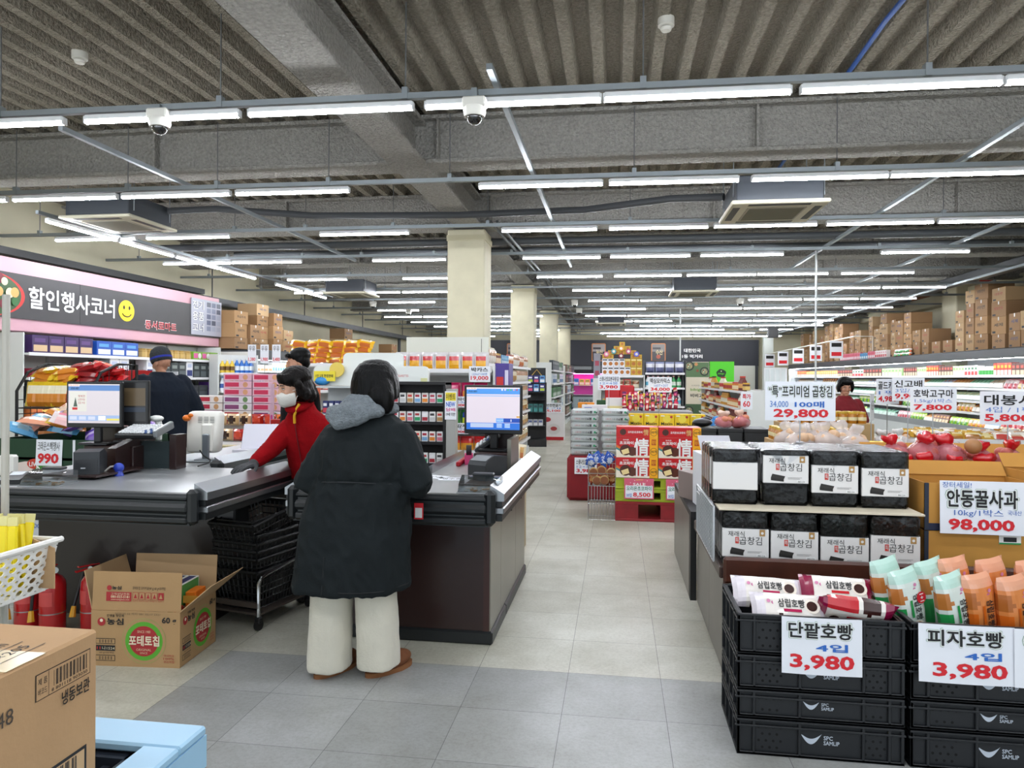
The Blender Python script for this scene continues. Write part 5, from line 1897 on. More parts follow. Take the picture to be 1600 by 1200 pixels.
MB().bx(-.02, .2, 0, .3, 0, .38, M('#e6e6ec', .6), .003).add([(-.02, .0, .38), (.2, 0, .38), (.2, .15, .5), (-.02, .15, .5)], [(0, 1, 2, 3), (3, 2, 1, 0)], M('#e6e6ec', .6)).build('carton', t)
MB().rect(-.02, .02, .2, .3, M('#b83030'), -.001).disc(.12, .12, .04, GREEN, -.001, 14).rect(.08, .16, .04, .1, M('#c8a070'), -.0015).build('printing', t)
t = thing('gift_carton', 'striped pie carton with tilted lid between the pie boxes and the seaweed packs', 'carton', (.6, 5.62, .6), .4)
MB().bx(-.1, .06, -.12, .1, 0, .2, M('#8a7a76', .6), .003).build('carton', t)
sign('price_sign', 'tall price card for premium seaweed at 29,800 on a pole', .385, .225, (1.045, 4.36, 1.375), -.03,
     [('“특”프리미엄 곱창김', .05, .95, .1, .4, INK, .02, 1), ('34,000', .07, .33, .5, .68, M('#3a78c8'), .0), ('100매', .42, .84, .5, .66, M('#2f6cc4'), .03), ('29,800', .12, .9, .7, .95, RED, .04)], poleto=1.134, curl=.004)

# ---------------------------------------------------------------- apple boxes
APB = M('#c08a3c', .75, vary=.05, vscale=6)
APD = M('#a87430', .8)


def open_box(label, x0, x1, y0, y1, z0, z1, mat=APB, flaps=True, name='apple_box', band=True):
    t = thing(name, label, 'box', (0, 0, 0))
    m = MB()
    m.bx(x0, x1, y0, y0 + .006, z0, z1, mat).bx(x0, x1, y1 - .006, y1, z0, z1, mat).bx(x0, x0 + .006, y0, y1, z0, z1, mat).bx(x1 - .006, x1, y0, y1, z0, z1, mat).bx(x0, x1, y0, y1, z0, z0 + .006, mat)
    m.build('body', t)
    if flaps:
        m = MB()
        panel(m, (x0, y1 - .01, z1), (x1, y1 - .01, z1), (x1, y1 + .05, z1 + .07), (x0, y1 + .05, z1 + .07), mat)
        m.build('flap', t)
    if band:
        m = MB().bx(x0, x1, y0 - .002, y0, z0, z0 + .035, M('#1c2440', .6)).bx(x0, x0 + .02, y0 - .003, y0, z0, z1, M('#202a3c', .6))
        m.build('print_band', t)
    return t


open_box('ochre apple box carrying the 98,000 price card', 1.535, 2.08, 3.9, 4.25, .748, .985)
open_box('ochre apple box under the one with the 98,000 price card', 1.535, 2.08, 3.9, 4.25, .536, .744, flaps=False)
open_box('ochre apple box beyond the price card, its flap standing up', 2.09, 2.6, 3.92, 4.3, .748, 1.03)
open_box('ochre apple box under the box with the standing flap', 2.09, 2.6, 3.92, 4.3, .536, .744, flaps=False)
open_box('low ochre tray box full of red topped bags behind the apple boxes', 1.52, 2.02, 4.32, 4.8, .8, 1.035, band=False)
open_box('low ochre support box under the tray of red topped bags', 1.52, 2.02, 4.32, 4.8, .536, .796, band=False, flaps=False)
open_box('second low ochre tray box of red topped bags', 2.04, 2.6, 4.36, 4.84, .8, 1.035, band=False)
open_box('low ochre support box under the second tray of bags', 2.04, 2.6, 4.36, 4.84, .536, .796, band=False, flaps=False)
sign('price_sign', 'price card for honey apples at 98,000 on the front of an ochre apple box', .385, .262, (1.79, 3.876, .87), -.02,
     [('장터세일!', .03, .38, .02, .13, M('#3a68b8'), -.005), ('안동꿀사과', .08, .92, .16, .5, INK, .035, 1), ('10kg/1박스', .17, .75, .53, .68, M('#3a68b8'), -.005), ('국내산', .8, .96, .53, .62, M('#3a68b8'), 0), ('98,000', .1, .88, .71, .96, RED, .045)], tilt=-.03, curl=-.004)
m = MB().bx(-.05, .05, -.002, 0, 0, .05, WHITE).rect(-.03, .03, .012, .035, INK, -.0025).rect(-.05, .05, 0, .008, GREEN, -.0025)
for x, z, lb in ((1.72, .995, 'white barcode label with green edge on the tray box rim'), (1.93, .69, 'white barcode label with green edge under the 98,000 price card')):
    one(m.mesh('barcode_label'), 'barcode_label', lb, 'label', (x, 4.318 if z > .9 else 3.898, z), 0)

# ---------------------------------------------------------------- bags of produce
BAGR = M('#c8101e', .18, coat=.5)
NETP = M('#d8848e', .22, alpha=.58, bump=.6, bscale=30, coat=.4)


def produce_bag(label, loc, r, skin, veg, top, rot=0, group=None, seed=1, film=None):
    """film bag of round produce with a twisted top"""
    q = random.Random(seed)
    t = thing('produce_bag', label, 'produce bag', loc, (0, 0, 0), group)
    t.rotation_euler = (q.uniform(-.25, .15), q.uniform(-.25, .25), rot)
    t.scale = (q.uniform(.95, 1.1),) * 3
    m = MB()
    for i in range(7):
        a = i * 2.4
        k = r * (.55 if i else 0)
        m.ell((k * math.cos(a), k * math.sin(a), r * (.42 + .3 * (i % 3))), (r * .42, r * .42, r * .38), veg, 10, 8)
    m.build('produce', t)['kind'] = 'stuff'
    m = MB()
    rings = []
    for z, k in ((.0, .55), (.08, .85), (.35, 1.06), (.7, 1.02), (1.0, .8), (1.2, .5), (1.34, .25)):
        rings.append([(r * k * (1 + .07 * math.sin(a * 3 + z * 4 + seed) + .04 * math.sin(a * 7 + seed)) * math.cos(a), r * k * (1 + .07 * math.sin(a * 3 + z * 4 + seed)) * math.sin(a), r * z) for a in [2 * PI * i / 18 for i in range(18)]])
    m.loft(rings, film or skin)
    m.build('bag', t, smooth=3)
    m = MB()
    rings = []
    tw = q.uniform(-.5, .5)
    for z, k in ((1.2, .4), (1.3, .28), (1.42, .48), (1.66, .62), (1.9, .55)):
        rings.append([(r * (k * (1 + .3 * math.sin(a * 4 + seed)) * math.cos(a) + tw * (z - 1.25)), r * k * (.7 + .25 * math.sin(a * 3 + seed)) * math.sin(a), r * (z + .1 * math.sin(a * 3 + seed))) for a in [2 * PI * i / 16 for i in range(16)]])
    m.loft(rings, top)
    m.build('twisted_top', t, smooth=3)
    return t


ON = M('#b45a50', .4)
spots = [(1.62, 4.46, 1.0), (1.77, 4.45, 1.0), (1.9, 4.47, 1.0), (1.66, 4.65, 1.08), (1.82, 4.64, 1.1), (1.96, 4.64, 1.08), (2.12, 4.52, 1.0), (2.27, 4.54, 1.0), (2.15, 4.7, 1.06), (2.32, 4.7, 1.06)]
posn = ['first', 'second', 'third', 'fourth', 'fifth', 'sixth', 'seventh', 'eighth', 'ninth', 'tenth']
for i, (x, y, z) in enumerate(spots):
    produce_bag('pink onion bag with twisted red top, %s in the %s row of tray boxes' % (posn[[0, 1, 2, 0, 1, 2, 3, 4, 3, 4][i]], 'front' if i in (0, 1, 2, 6, 7) else 'back'), (x, y, z - .1 + (.02 if i in (3, 4, 5, 8, 9) else 0)), .088, NETP, ON, BAGR, .5 * i, 'red topped onion bags', i)
PEAR = M('#a8784c', .5)
one(MB().ell((0, 0, .05), (.045, .045, .045), PEAR, 16, 12).mesh('pear'), 'pear', 'large brown pear in clear wrap on top of the red topped bags', 'pear', (2.04, 4.52, 1.07))
CLR = M('#efeaea', .2, alpha=.42, bump=.5, bscale=25, coat=.3)
SPUD = M('#d8b492', .6)
n = 0
open_box('brown produce carton behind the seaweed packs, full of clear bags', 1.15, 1.75, 5.15, 5.8, .601, 1.02, M('#a88050', .8), False, 'produce_box', False)
for i in range(3):
    for j in range(2):
        produce_bag('clear film bag of pale potatoes, %s in the %s row behind the seaweed packs' % (posn[i], 'nearer' if j == 0 else 'farther'), (1.26 + .19 * i, 5.3 + .28 * j, 1.0), .098, CLR, SPUD, CLR, i, 'clear potato bags', i + 3 * j)
BLKP = M('#1b1c1e', .5)
for i, (x, y, r, lb) in enumerate(((1.72, 5.25, .5, 'black cardboard produce tray beside the potato bags, tilted up'), (2.02, 5.3, -.2, 'black cardboard produce tray behind the onion bags'))):
    t = thing('produce_tray', lb, 'tray', (x, y, .62), 0)
    m = MB()
    panel(m, (-.16, 0, 0), (.16, 0, 0), (.15, .02, .42), (-.15, .02, .3 + .12 * (i == 1)), BLKP)
    m.build('front_wall', t)
    m = MB()
    panel(m, (.16, 0, 0), (.17, .3, 0), (.17, .3, .4), (.16, 0, .42), BLKP)
    m.build('side_wall', t)
t = thing('sweet_potato_box', 'yellow sweet potato box with black checks below the 7,800 price card', 'box', (1.95, 5.7, .6), 0)
MB().bx(-.22, .22, 0, .35, 0, .42, M('#e0c424', .5), .004).build('carton', t)
c = MB()
for i in range(8):
    c.rect(-.21 + .055 * i, -.185 + .055 * i, .38, .41, INK, -.001)
c.build('check_pattern', t)
P_ = lambda nm, a, b_, c_: [(nm, .07, .93, .1, .42, INK, .025), (b_, .1, .9, .46, .64, M('#5a80c8'), -.005), (c_, .08, .9, .68, .94, RED, .04)]
sign('price_sign', 'price card on a pole for pumpkin sweet potatoes at 7,800', .33, .2, (2.42, 6.0, 1.35), -.05, P_('호박고구마', 0, '1.5kg/1박스', '7,800'), poleto=.6)
sign('price_sign', 'price card on a pole for persimmons at 5,800 above the onion bags', .34, .22, (2.56, 5.2, 1.32), -.05, P_('대봉시', 0, '4입 / 1팩', '5,800'), poleto=.6)
sign('price_sign', 'price card at 9,900 for pears, behind the sweet potato card', .26, .2, (2.5, 6.7, 1.42), -.03, P_('신고배', 0, '3입/1팩', '9,900'), poleto=.78)
sign('price_sign', 'price card at 4,980 half hidden beside the pear card', .22, .22, (2.35, 6.75, 1.4), .3, P_('골드키위', 0, '1팩', '4,980'), poleto=.78)
sign('price_sign', 'blank backed price card standing on edge before the red jacket woman', .2, .22, (2.1, 6.38, 1.27), 1.1, [('사과', .2, .8, .2, .7, INK, 0)], poleto=.6)
t = thing('produce_table', 'long produce table under the pole cards, covered in dark cloth', 'produce table', (0, 0, 0))
MB().bx(1.2, 3.4, 6.5, 8.6, .0, .78, M('#2b2a2c', .7), .01).build('table', t)
# honey jars in trays, cartons under them
JAR = M('#b4741c', .12, coat=.6)
JL = M('#d8b43c', .4, .3)
jm = MB().lathe([(.001, 0), (.042, 0), (.045, .01), (.045, .085), (.036, .1), (.001, .1)], JAR, n=12).mesh('jar_glass')
jl = MB().lathe([(.001, .1), (.038, .1), (.038, .118), (.001, .118)], JL, n=12).mesh('lid')
jb = MB().lathe([(.0455, .03), (.0455, .065)], M('#efe2b0', .5), n=12).mesh('label')
for bi, (x0, y0, z0, nx, ny, lb) in enumerate(((1.45, 6.75, .95, 7, 4, 'honey jar with yellow lid in the nearer tray'), (1.75, 7.9, 1.05, 9, 3, 'honey jar with yellow lid in the farther tray before the red jacket woman'))):
    t = thing('jar_carton', 'brown carton under the %s honey jars' % ('nearer' if bi == 0 else 'farther'), 'carton', (0, 0, 0))
    MB().bx(x0 - .06, x0 + .095 * nx, y0 - .06, y0 + .1 * ny, .782, z0, M('#b89868', .8), .004).build('carton', t)
    MB().text('벌꿀 사양벌꿀', x0, x0 + .4, z0 - .12, z0 - .05, M('#b04a40'), y0 - .062).build('printing', t)
    proto = None
    for j in range(ny):
        for i in range(nx):
            if proto is None:
                proto = thing('honey_jar', lb, 'jar', (x0, y0, z0 + .001), 0, lb + 's')
                put(jm, 'glass', proto)
                put(jl, 'lid', proto)
                put(jb, 'label', proto)
            else:
                dup(proto, (x0 + .094 * i, y0 + .098 * j, z0 + .001))
for i in range(4):
    produce_bag('bulging white sack of grain, %s before the red jacket woman' % posn[i], (2.72 + .2 * i, 8.0, .79), .098, M('#e6e2e0', .4), SPUD, M('#e6e2e0', .4), i, None, i)
for i in range(4):
    produce_bag('clear bag of peaches, %s on the produce table' % posn[i], (2.3 + .2 * i, 6.75, .8), .1, CLR, M('#e0a07a', .5), CLR, i, None, i + 5)
# black stacked crates by the middle gondola, nets on top
for i in range(3):
    for j in range(2):
        t = thing('produce_crate', 'black lidded produce crate beside the honey jars, %s from the aisle, %s' % (posn[i], 'lower' if j == 0 else 'upper'), 'crate', (1.02 + .3 * i, 8.75 + .0 * i, .001 + .46 * j), 0)
        MB().bx(-.14, .14, 0, .5, 0, .44, M('#2a2c2e', .6), .01).bx(-.145, .145, -.005, .505, .41, .458, M('#232527', .5), .008).build('shell', t)
for i in range(2):
    produce_bag('net bag of shallots, %s on the black crates' % ('first' if i == 0 else 'second'), (1.25 + .22 * i, 8.9, .925), .1, NETP, M('#d8886a', .5), M('#e8c8b8', .4), i, None, i)
t = thing('black_bag', 'black plastic bag slumped on the black produce crates', 'bag', (1.02, 8.95, .925), 0)
MB().ell((0, 0, .05), (.12, .12, .052), M('#1c1c1e', .3), 14, 10).ell((.05, .02, .09), (.06, .06, .03), M('#1c1c1e', .3), 10, 8).build('bag', t)
# ================================================================ pallets in the middle of the aisle
def carton(name, label, cat, w, d, h, loc, rot, base, prints=None, group=None, b=.003, pname='printing', parts=True):
    """a closed carton standing on loc (front bottom centre); prints(mb, w, h) draws the front"""
    if not parts:
        m = MB().bx(-w / 2, w / 2, 0, d, 0, h, base, b)
        if prints:
            prints(m, w, h)
        return one(m.mesh(name), name, label, cat, loc, rot, group)
    t = thing(name, label, cat, loc, rot, group)
    MB().bx(-w / 2, w / 2, 0, d, 0, h, base, b).build('carton', t)
    if prints:
        m = MB()
        prints(m, w, h)
        m.build(pname, t)
    return t


def pallet(label, loc, w, d, h, mat, marks=None):
    t = thing('pallet', label, 'pallet', loc, 0)
    m = MB()
    m.bx(0, w, 0, d, h - .03, h, mat, .004).bx(0, w, 0, d, 0, .025, mat, .004)
    m.build('deck', t)
    for x0, x1 in ((0, .24), (w / 2 - .09, w / 2 + .12), (w - .24, w)):
        for y in (0, d - .12):
            MB().bx(x0, x1, y + .004, y + .12, .025, h - .03, mat).build('block', t)
    if marks:
        m = MB()
        for x0, x1, s in marks:
            m.text(s, x0, x1, h * .35, h * .62, M('#d8c8c8', .7), .001)
        m.build('stencil', t)
    return t


PW = 1.12
pallet('red plastic pallet on the floor under the pie boxes', (-.01, 7.7, 0), PW, .9, .205, M('#8c1820', .55, vary=.15, vscale=12), ((.8, 1.05, '농협'),))
pallet('lime green pallet lying on the red one', (-.01, 7.7, .207), PW, .9, .125, M('#9aa81e', .55))
pallet('upper lime green pallet directly under the pie boxes', (-.01, 7.72, .334), PW, .9, .122, M('#a6b422', .55), ((.75, 1.0, 'KUK 1'),))
PR, PY, PC, PB = M('#c4141a', .35), M('#f2ac14', .4), M('#efe6d4', .45), M('#4a2015', .4)


def pie_front(m, w, h, flat=False):
    s = w * .8
    x0 = -w / 2
    if flat:
        m.rect(x0, x0 + s, 0, h, PR)
        m.disc(x0 + .07, h * .5, h * .32, PB, -.002, 16)
        m.text('오리온초코파이', x0 + .12, x0 + .27, h * .38, h * .62, WHITE, -.002, .02)
        m.text('情', x0 + .28, x0 + .335, h * .18, h * .8, M('#d8a868'), -.002, .02)
    else:
        m.rect(x0, x0 + s, 0, h, PC)
        m.add([(x0, -.0014, h), (x0, -.0014, h * .42), (x0 + s * .45, -.0014, h * .1), (x0 + s, -.0014, h * .1), (x0 + s, -.0014, h)], [(0, 1, 2, 3, 4)], PR)
        m.add([(x0, -.0018, h * .62), (x0, -.0018, h * .5), (x0 + s * .3, -.0018, h * .25), (x0 + s * .36, -.0018, h * .3)], [(0, 1, 2, 3)], M('#d8702c'))
        m.add([(x0, -.0018, h * .5), (x0, -.0018, h * .4), (x0 + s * .26, -.0018, h * .2), (x0 + s * .3, -.0018, h * .25)], [(0, 1, 2, 3)], M('#3f8c8a'))
        m.text('오리온', x0 + s * .2, x0 + s * .38, h * .83, h * .9, WHITE, -.0022, .02)
        m.text('초코파이', x0 + s * .1, x0 + s * .52, h * .63, h * .8, WHITE, -.0022, .03)
        m.disc(x0 + s * .48, h * .3, s * .14, M('#5a2a1c', .35), -.0022, 18)
        m.disc(x0 + s * .28, h * .36, s * .17, PB, -.0026, 20, h * .27)
        m.add([(x0 + s * .15, -.003, h * .34), (x0 + s * .36, -.003, h * .46), (x0 + s * .4, -.003, h * .22), (x0 + s * .2, -.003, h * .12)], [(0, 3, 2, 1)], M('#f0d89a'))
        m.text('情', x0 + s * .54, x0 + s * .98, h * .06, h * .95, WHITE, -.0034, .02)
    m.rect(x0 + s, w / 2, 0, h, PY, -.0012)
    r = min((w - s) * .45, h * .42)
    c = x0 + (s + w) / 2
    z = h * (.5 if flat else .3)
    m.disc(c, z, r, INK, -.0016, 20)
    m.disc(c, z, r * .9, PY, -.002, 20)
    m.text('30개', c - r * .75, c + r * .75, z - r * .35, z + r * .4, INK, -.0024, .02)
    if not flat:
        m.rect(c - r * .6, c + r * .6, h * .62, h * .9, M('#b8481c'), -.0016)
        m.text('특별기획', c - r * .5, c + r * .5, h * .66, h * .86, PY, -.002, .02)


for c, (x, cn) in enumerate(((.213, 'column beside the silver packs'), (.652, 'column beside the seaweed table'))):
    for r, (z, h, rn) in enumerate(((.457, .212, 'bottom'), (.670, .212, 'middle'), (.883, .105, 'flat top'))):
        carton('pie_box', 'red chocolate pie box, %s of the %s' % (rn, cn), 'pie box', .432, .3, h, (x, 7.7 + .003 * r, z), 0, PR if r == 2 else M('#e8ded0', .5), (lambda m, w, hh, f=(r == 2): pie_front(m, w, hh, f)))
carton('plinth_box', 'plain brown carton behind the pie boxes carrying the yellow coffee boxes', 'carton', 1.05, .5, .89, (.62, 9.28, 0), 0, CARD)
for i, (x, lb) in enumerate(((.235, 'pink sale card at 8,500 under the pie box column beside the wire basket'), (.665, 'pink sale card at 8,500 under the pie box column beside the seaweed table'))):
    t = sign('sale_sign', lb, .305, .215, (x, 7.685, .345), 0, [('SALE', .3, .72, .22, .36, WHITE, .03)], base=M('#d8607a', .6), tilt=-.05)
    m = MB().rect(-.14, .14, -.095, .032, PAPER, -.002)
    m.text('오리온초코파이', -.128, .128, -.02, .026, M('#1f7a58'), -.004, .015)
    m.text('30입', -.13, -.075, -.088, -.05, M('#2f6cc4'), -.004, .01)
    m.text('8,500', -.06, .12, -.092, -.038, RED, -.004, .03)
    m.text('special', -.03, .04, .082, .1, M('#f0c060'), -.002, .02)
    for q in range(7):
        m.disc(-.13 + .043 * q, .06 + .025 * ((q * 7) % 3 - 1), .005, M('#f4d0d8'), -.002, 8)
    m.build('printing', t)
# coffee boxes
for i in range(5):
    def cf(m, w, h):
        m.text('Maxim', -w * .38, w * .38, h * .12, h * .36, INK, -.002, .02)
        m.disc(w * .3, h * .78, .016, M('#b8302c'), -.002, 12)
        m.disc(0, h * .62, .05, M('#f4dc4a'), -.0012, 18)
        m.rect(-w * .4, -w * .15, h * .82, h * .9, WHITE, -.002)
    carton('coffee_box', 'yellow coffee mix box, %s from the silver packs, behind the pie boxes' % posn[i], 'coffee box', .185, .17, .16, (.245 + .19 * i, 9.3, .892), 0, M('#eec512', .4), cf)
# blue bag at the end of the coffee boxes
t = thing('blue_bag', 'blue plastic bag beside the last yellow coffee box', 'bag', (1.23, 9.5, 0), 0)
MB().ell((0, 0, .8), (.09, .1, .2), M('#2a7ac0', .3), 14, 10).ell((.02, 0, .97), (.05, .05, .06), M('#2a7ac0', .3), 10, 8).bx(-.08, .08, -.08, .08, 0, .66, M('#c8c8cc')).build('bag', t)
# silver rice packs on the red drum
SIL = M('#c3c8c8', .28, .35, coat=.4)
t = thing('cloth_drum', 'dark red cloth covered stand under the silver packs', 'display stand', (0, 0, 0))
MB().bx(-.6, .16, 8.86, 9.4, 0, .548, M('#86101c', .7, vary=.08, vscale=5), .04).build('stand', t)
sign('price_sign', 'price card at 3,980 on the dark red stand, half behind the wire basket', .27, .2, (-.37, 8.845, .43), 0, P_('스윗나잇오븐구운김', 0, '12×4봉', '3,980'))
for c in range(2):
    for r in range(7 if c == 0 else 7):
        t = thing('laver_pack', 'silver pillow pack of laver, %s from the bottom of the pile %s' % (posn[r], 'beside the aisle' if c == 0 else 'beside the pie boxes'), 'laver pack', (-.385 + .37 * c + rnd.uniform(-.008, .008), 8.9, .55 + .0825 * r), rnd.uniform(-.02, .02))
        m = MB().box((0, .14, .04), (.335, .27, .078), SIL, .022)
        m.build('wrapper', t)
        m = MB()
        m.text('스윗나잇', -.12, -.05, .03, .05, M('#b05050'), -.0055, .01)
        m.text('구운김', -.045, .015, .028, .05, M('#4a4a4c'), -.0055, .01)
        m.text('16봉', .02, .09, .022, .056, INK, -.0055, .03)
        m.disc(.12, .04, .014, M('#2c8a60'), -.0055, 10).disc(.14, .033, .009, M('#2a3a38'), -.0055, 10)
        m.build('printing', t)
sign('price_sign', 'price card at 3,980 on a tall pole above the silver packs', .28, .19, (-.1, 9.3, 1.445), 0, P_('스윗나잇오븐구운김', 0, '12×4봉', '3,980'), poleto=.55)
sign('price_sign', 'price card at 34,000 on a pole above the yellow coffee boxes', .3, .2, (.555, 9.6, 1.42), 0, [('맥심모카믹스', .07, .93, .08, .42, INK, .025), ('160T+20T', .25, .85, .48, .64, M('#5a80c8'), 0), ('34,000', .1, .92, .68, .94, RED, .04)], poleto=.89)
# wire basket with cookies
t = thing('wire_basket', 'chrome wire stand basket full of round cookies and blue packs', 'wire basket', (-.295, 7.72, 0), 0)
m = MB()
w_, d_ = .285, .22
for z in (.0, .17, .36, .49, .6):
    m.tube([(0, 0, z), (w_, 0, z), (w_, d_, z + (.1 if z > .55 else 0)), (0, d_, z + (.1 if z > .55 else 0)), (0, 0, z)], .0035, CHROME, 5)
for i in range(10):
    x = w_ * i / 9
    m.tube([(x, 0, 0), (x, 0, .6 if i in (0, 9) else .36)], .002 if i not in (0, 9) else .004, CHROME, 5)
    m.tube([(x, d_, 0), (x, d_, .7)], .002, CHROME, 5)
for i in range(8):
    m.tube([(0, d_ * i / 7, 0), (0, d_ * i / 7, .6)], .002, CHROME, 4)
    m.tube([(w_, d_ * i / 7, 0), (w_, d_ * i / 7, .6)], .002, CHROME, 4)
m.build('wires', t)
MB().bx(.0, w_, 0, d_, .355, .36, CHROME).build('shelf', t)
GC, GC2 = M('#c8a468', .4), M('#8a5030', .4)
ck = MB().lathe([(.001, 0), (.045, 0), (.05, .01), (.05, .03), (.045, .04), (.001, .04)], GC, n=20).mesh('cookie_pack')
ckl = MB().lathe([(.03, .041), (.042, .0412), (.042, .042), (.03, .042)], GC2, n=20).lathe([(.001, .041), (.02, .042), (.001, .0425)], GC2, n=12).mesh('seal')
for i, (x, z, lb) in enumerate(((.055, .50, 'gold round cookie pack at the upper corner of the wire basket'), (.14, .52, 'gold round cookie pack in the upper middle of the wire basket'), (.24, .50, 'gold round cookie pack at the upper corner beside the pallets'), (.09, .41, 'gold round cookie pack in the lower middle of the wire basket'), (.17, .42, 'gold round cookie pack in the lower row beside the middle one'))):
    t = thing('cookie_pack', lb, 'cookie pack', (-.295 + x, 7.775 + .012 * (i % 2), z), (PI / 2 + .1, 0, 0))
    put(ck, 'pack', t)
    put(ckl, 'seal', t)
BLU = FILM('#2a4a9a')
bagm = {}


def bag_mesh(cols, w=.14, h=.18, th=.05, nx=6, nz=6, kind=0):
    k = (tuple(cols), w, h, th, kind)
    if k not in bagm:
        a = [FILM(c) for c in cols]

        def zone(u, v):
            if kind == 0:
                return a[0] if v > .66 or v < .08 else (a[1] if v > .45 else a[2 % len(a)])
            if kind == 1:
                return a[1] if (u - .5) ** 2 + (v - .5) ** 2 < .1 else a[0]
            return a[2 % len(a)] if v < .5 and abs(u - .5) < .4 else (a[1] if .55 < v < .8 and abs(u - .5) < .34 else a[0])
        m = MB()
        pillow(m, w, h, th, zone, nx, nz)
        bagm[k] = m.mesh('bag')
    return bagm[k]


for i in range(8):
    one(bag_mesh(('#2450a8', '#b8c4d8', '#2a4a9a'), .1, .09, .05, kind=1), 'snack_pack', 'small blue cookie pouch heaped on top of the wire basket', 'snack pack', (-.27 + .065 * (i % 4), 7.79 + .05 * (i // 4), .60 + .03 * (i % 2) + .03 * (i // 4)), (rnd.uniform(-.9, .2), rnd.uniform(-.8, .8), rnd.uniform(-.5, .5)), 'blue cookie pouches on the wire basket')
for i in range(4):
    one(bag_mesh(('#b84a28', '#e0a060', '#2a4a9a'), .1, .09, .05, kind=1), 'snack_pack', 'orange brown cookie pouch low inside the wire basket', 'snack pack', (-.25 + .07 * i, 7.84, .415), (-.3, .5 * (i % 3 - 1), 0), 'orange pouches in the wire basket')
# chocolate bar sticks in bunches behind the coffee boxes
t = thing('plinth_box', 'grey stand behind the coffee boxes holding bunches of wrapped sweets', 'display stand', (0, 0, 0))
MB().bx(-.62, 1.0, 9.85, 10.5, 0, 1.06, M('#8a8a8c', .6)).build('stand', t)
SWC = [('red', ('#b8182c', '#e8c8b0', '#6a1438')), ('purple', ('#6a1c54', '#d84a78', '#3a1430')), ('dark brown', ('#3c1c1c', '#c8283c', '#d8a878')), ('rose', ('#d0305c', '#f0d0c8', '#8a1830'))]
for i in range(40):
    cw, c = SWC[(i * 3 + i // 10) % 4]
    one(bag_mesh(c, .055, .1, .035, 5, 6, (i % 3)), 'sweet_bag', '%s pouch of wrapped sweets bunched behind the yellow coffee boxes' % cw, 'sweet bag', (.1 + .076 * (i % 10), 9.9 + .03 * (i // 10), 1.085 + .062 * (i // 10) + (.03 if i % 10 > 5 else -.01 * (i // 10)) + .03), (-.15, rnd.uniform(-.3, .3), rnd.uniform(-.4, .4)), '%s sweet pouches' % cw)
for i in range(5):
    one(bag_mesh(('#e8c838', '#e8e0c0', '#d8682c'), .14, .16, .06, kind=1), 'snack_pack', 'yellow snack pouch heaped behind the sweet bags', 'snack pack', (.2 + .1 * i, 10.2, 1.2 + .03 * (i % 2)), (-.3, rnd.uniform(-.6, .6), 0), 'yellow pouches behind the sweet bags')
carton('snack_carton', 'orange snack carton with dark face print behind the silver packs', 'carton', .22, .2, .1, (-.42, 10.0, 1.062), 0, M('#e08a1c', .5), lambda m, w, h: m.disc(0, h * .5, .035, INK, -.002, 14))
carton('snack_carton', 'dark green carton behind the orange snack carton', 'carton', .2, .15, .13, (-.18, 10.2, 1.062), 0, M('#24502c', .5))
carton('tissue_carton', 'white carton lying behind the silver packs', 'carton', .34, .12, .075, (-.3, 9.86, 1.062), 0, M('#e8e4e8', .5), lambda m, w, h: m.rect(-w * .4, -w * .1, h * .3, h * .6, M('#7a8cc8'), -.002))
carton('tissue_carton', 'taller white carton standing behind the silver packs below the pole card', 'carton', .26, .1, .17, (-.02, 10.0, 1.062), 0, M('#e8e4e0', .5), lambda m, w, h: m.rect(-w * .4, w * .4, h * .1, h * .35, M('#e8d890'), -.002))
RC = M('#b8141e', .5, vary=.08, vscale=9)
for i in range(2):
    t = thing('shopping_bag', 'large red shopping bag hanging behind the white cartons, %s' % ('nearer the pole card' if i == 0 else 'nearer the sweets'), 'bag', (-.06 + .2 * i, 10.55, 1.02 - .02 * i), 0)
    MB().bx(-.11, .11, 0, .06, -.0, .34 + .06 * i, RC, .02).build('bag', t)
    MB().tube([(-.05, .03, .34 + .06 * i), (-.045, .03, .42 + .06 * i), (.045, .03, .42 + .06 * i), (.05, .03, .34 + .06 * i)], .008, BLACK if i == 0 else RC, 6).build('handle', t)
MB().bx(-.2, .3, 10.52, 10.64, 0, 1.0, M('#7a1018', .6)).build('plinth', thing('bag_stand', 'dark red stand under the large red shopping bags', 'display stand', (0, 0, 0)))

# ---------------------------------------------------------------- shelving units
SHW = M('#dfe2e0', .4)
PRICE = M('#e8e8ea', .5)


def gondola(label, loc, rz, L, levels, depth=.42, H=1.7, back=True, header=0.0, plinth=.12, mat=SHW, ends=True, name='shelving_unit'):
    """one sided shelving: runs along local X from 0, opens to local -Y; levels are shelf-top heights"""
    t = thing(name, label, 'shelving unit', loc, rz)
    if back:
        MB().bx(0, L, depth, depth + .03, 0, H + header, mat).build('back_panel', t)
    m = MB()
    n = max(1, round(L / 1.0))
    for i in range(n + 1):
        x = L * i / n
        m.bx(x - .015, x + .015, depth - .03, depth, 0, H, M('#c4c8c6', .4, .3))
    m.build('uprights', t)
    for z in levels:
        s = MB().bx(0.01, L - .01, .0, depth - .03, z - .03, z, mat, .003).build('shelf', t)
        MB().bx(0.01, L - .01, -.012, -.001, z - .035, z + .008, PRICE).build('price_rail', s)
    MB().bx(0, L, .02, depth, 0, plinth, mat).build('base', t)
    if ends:
        MB().bx(-.02, 0, .05, depth, 0, H, mat).build('end_panel', t)
        MB().bx(L, L + .02, .05, depth, 0, H, mat).build('end_panel', t)
    return t


PROD = {}


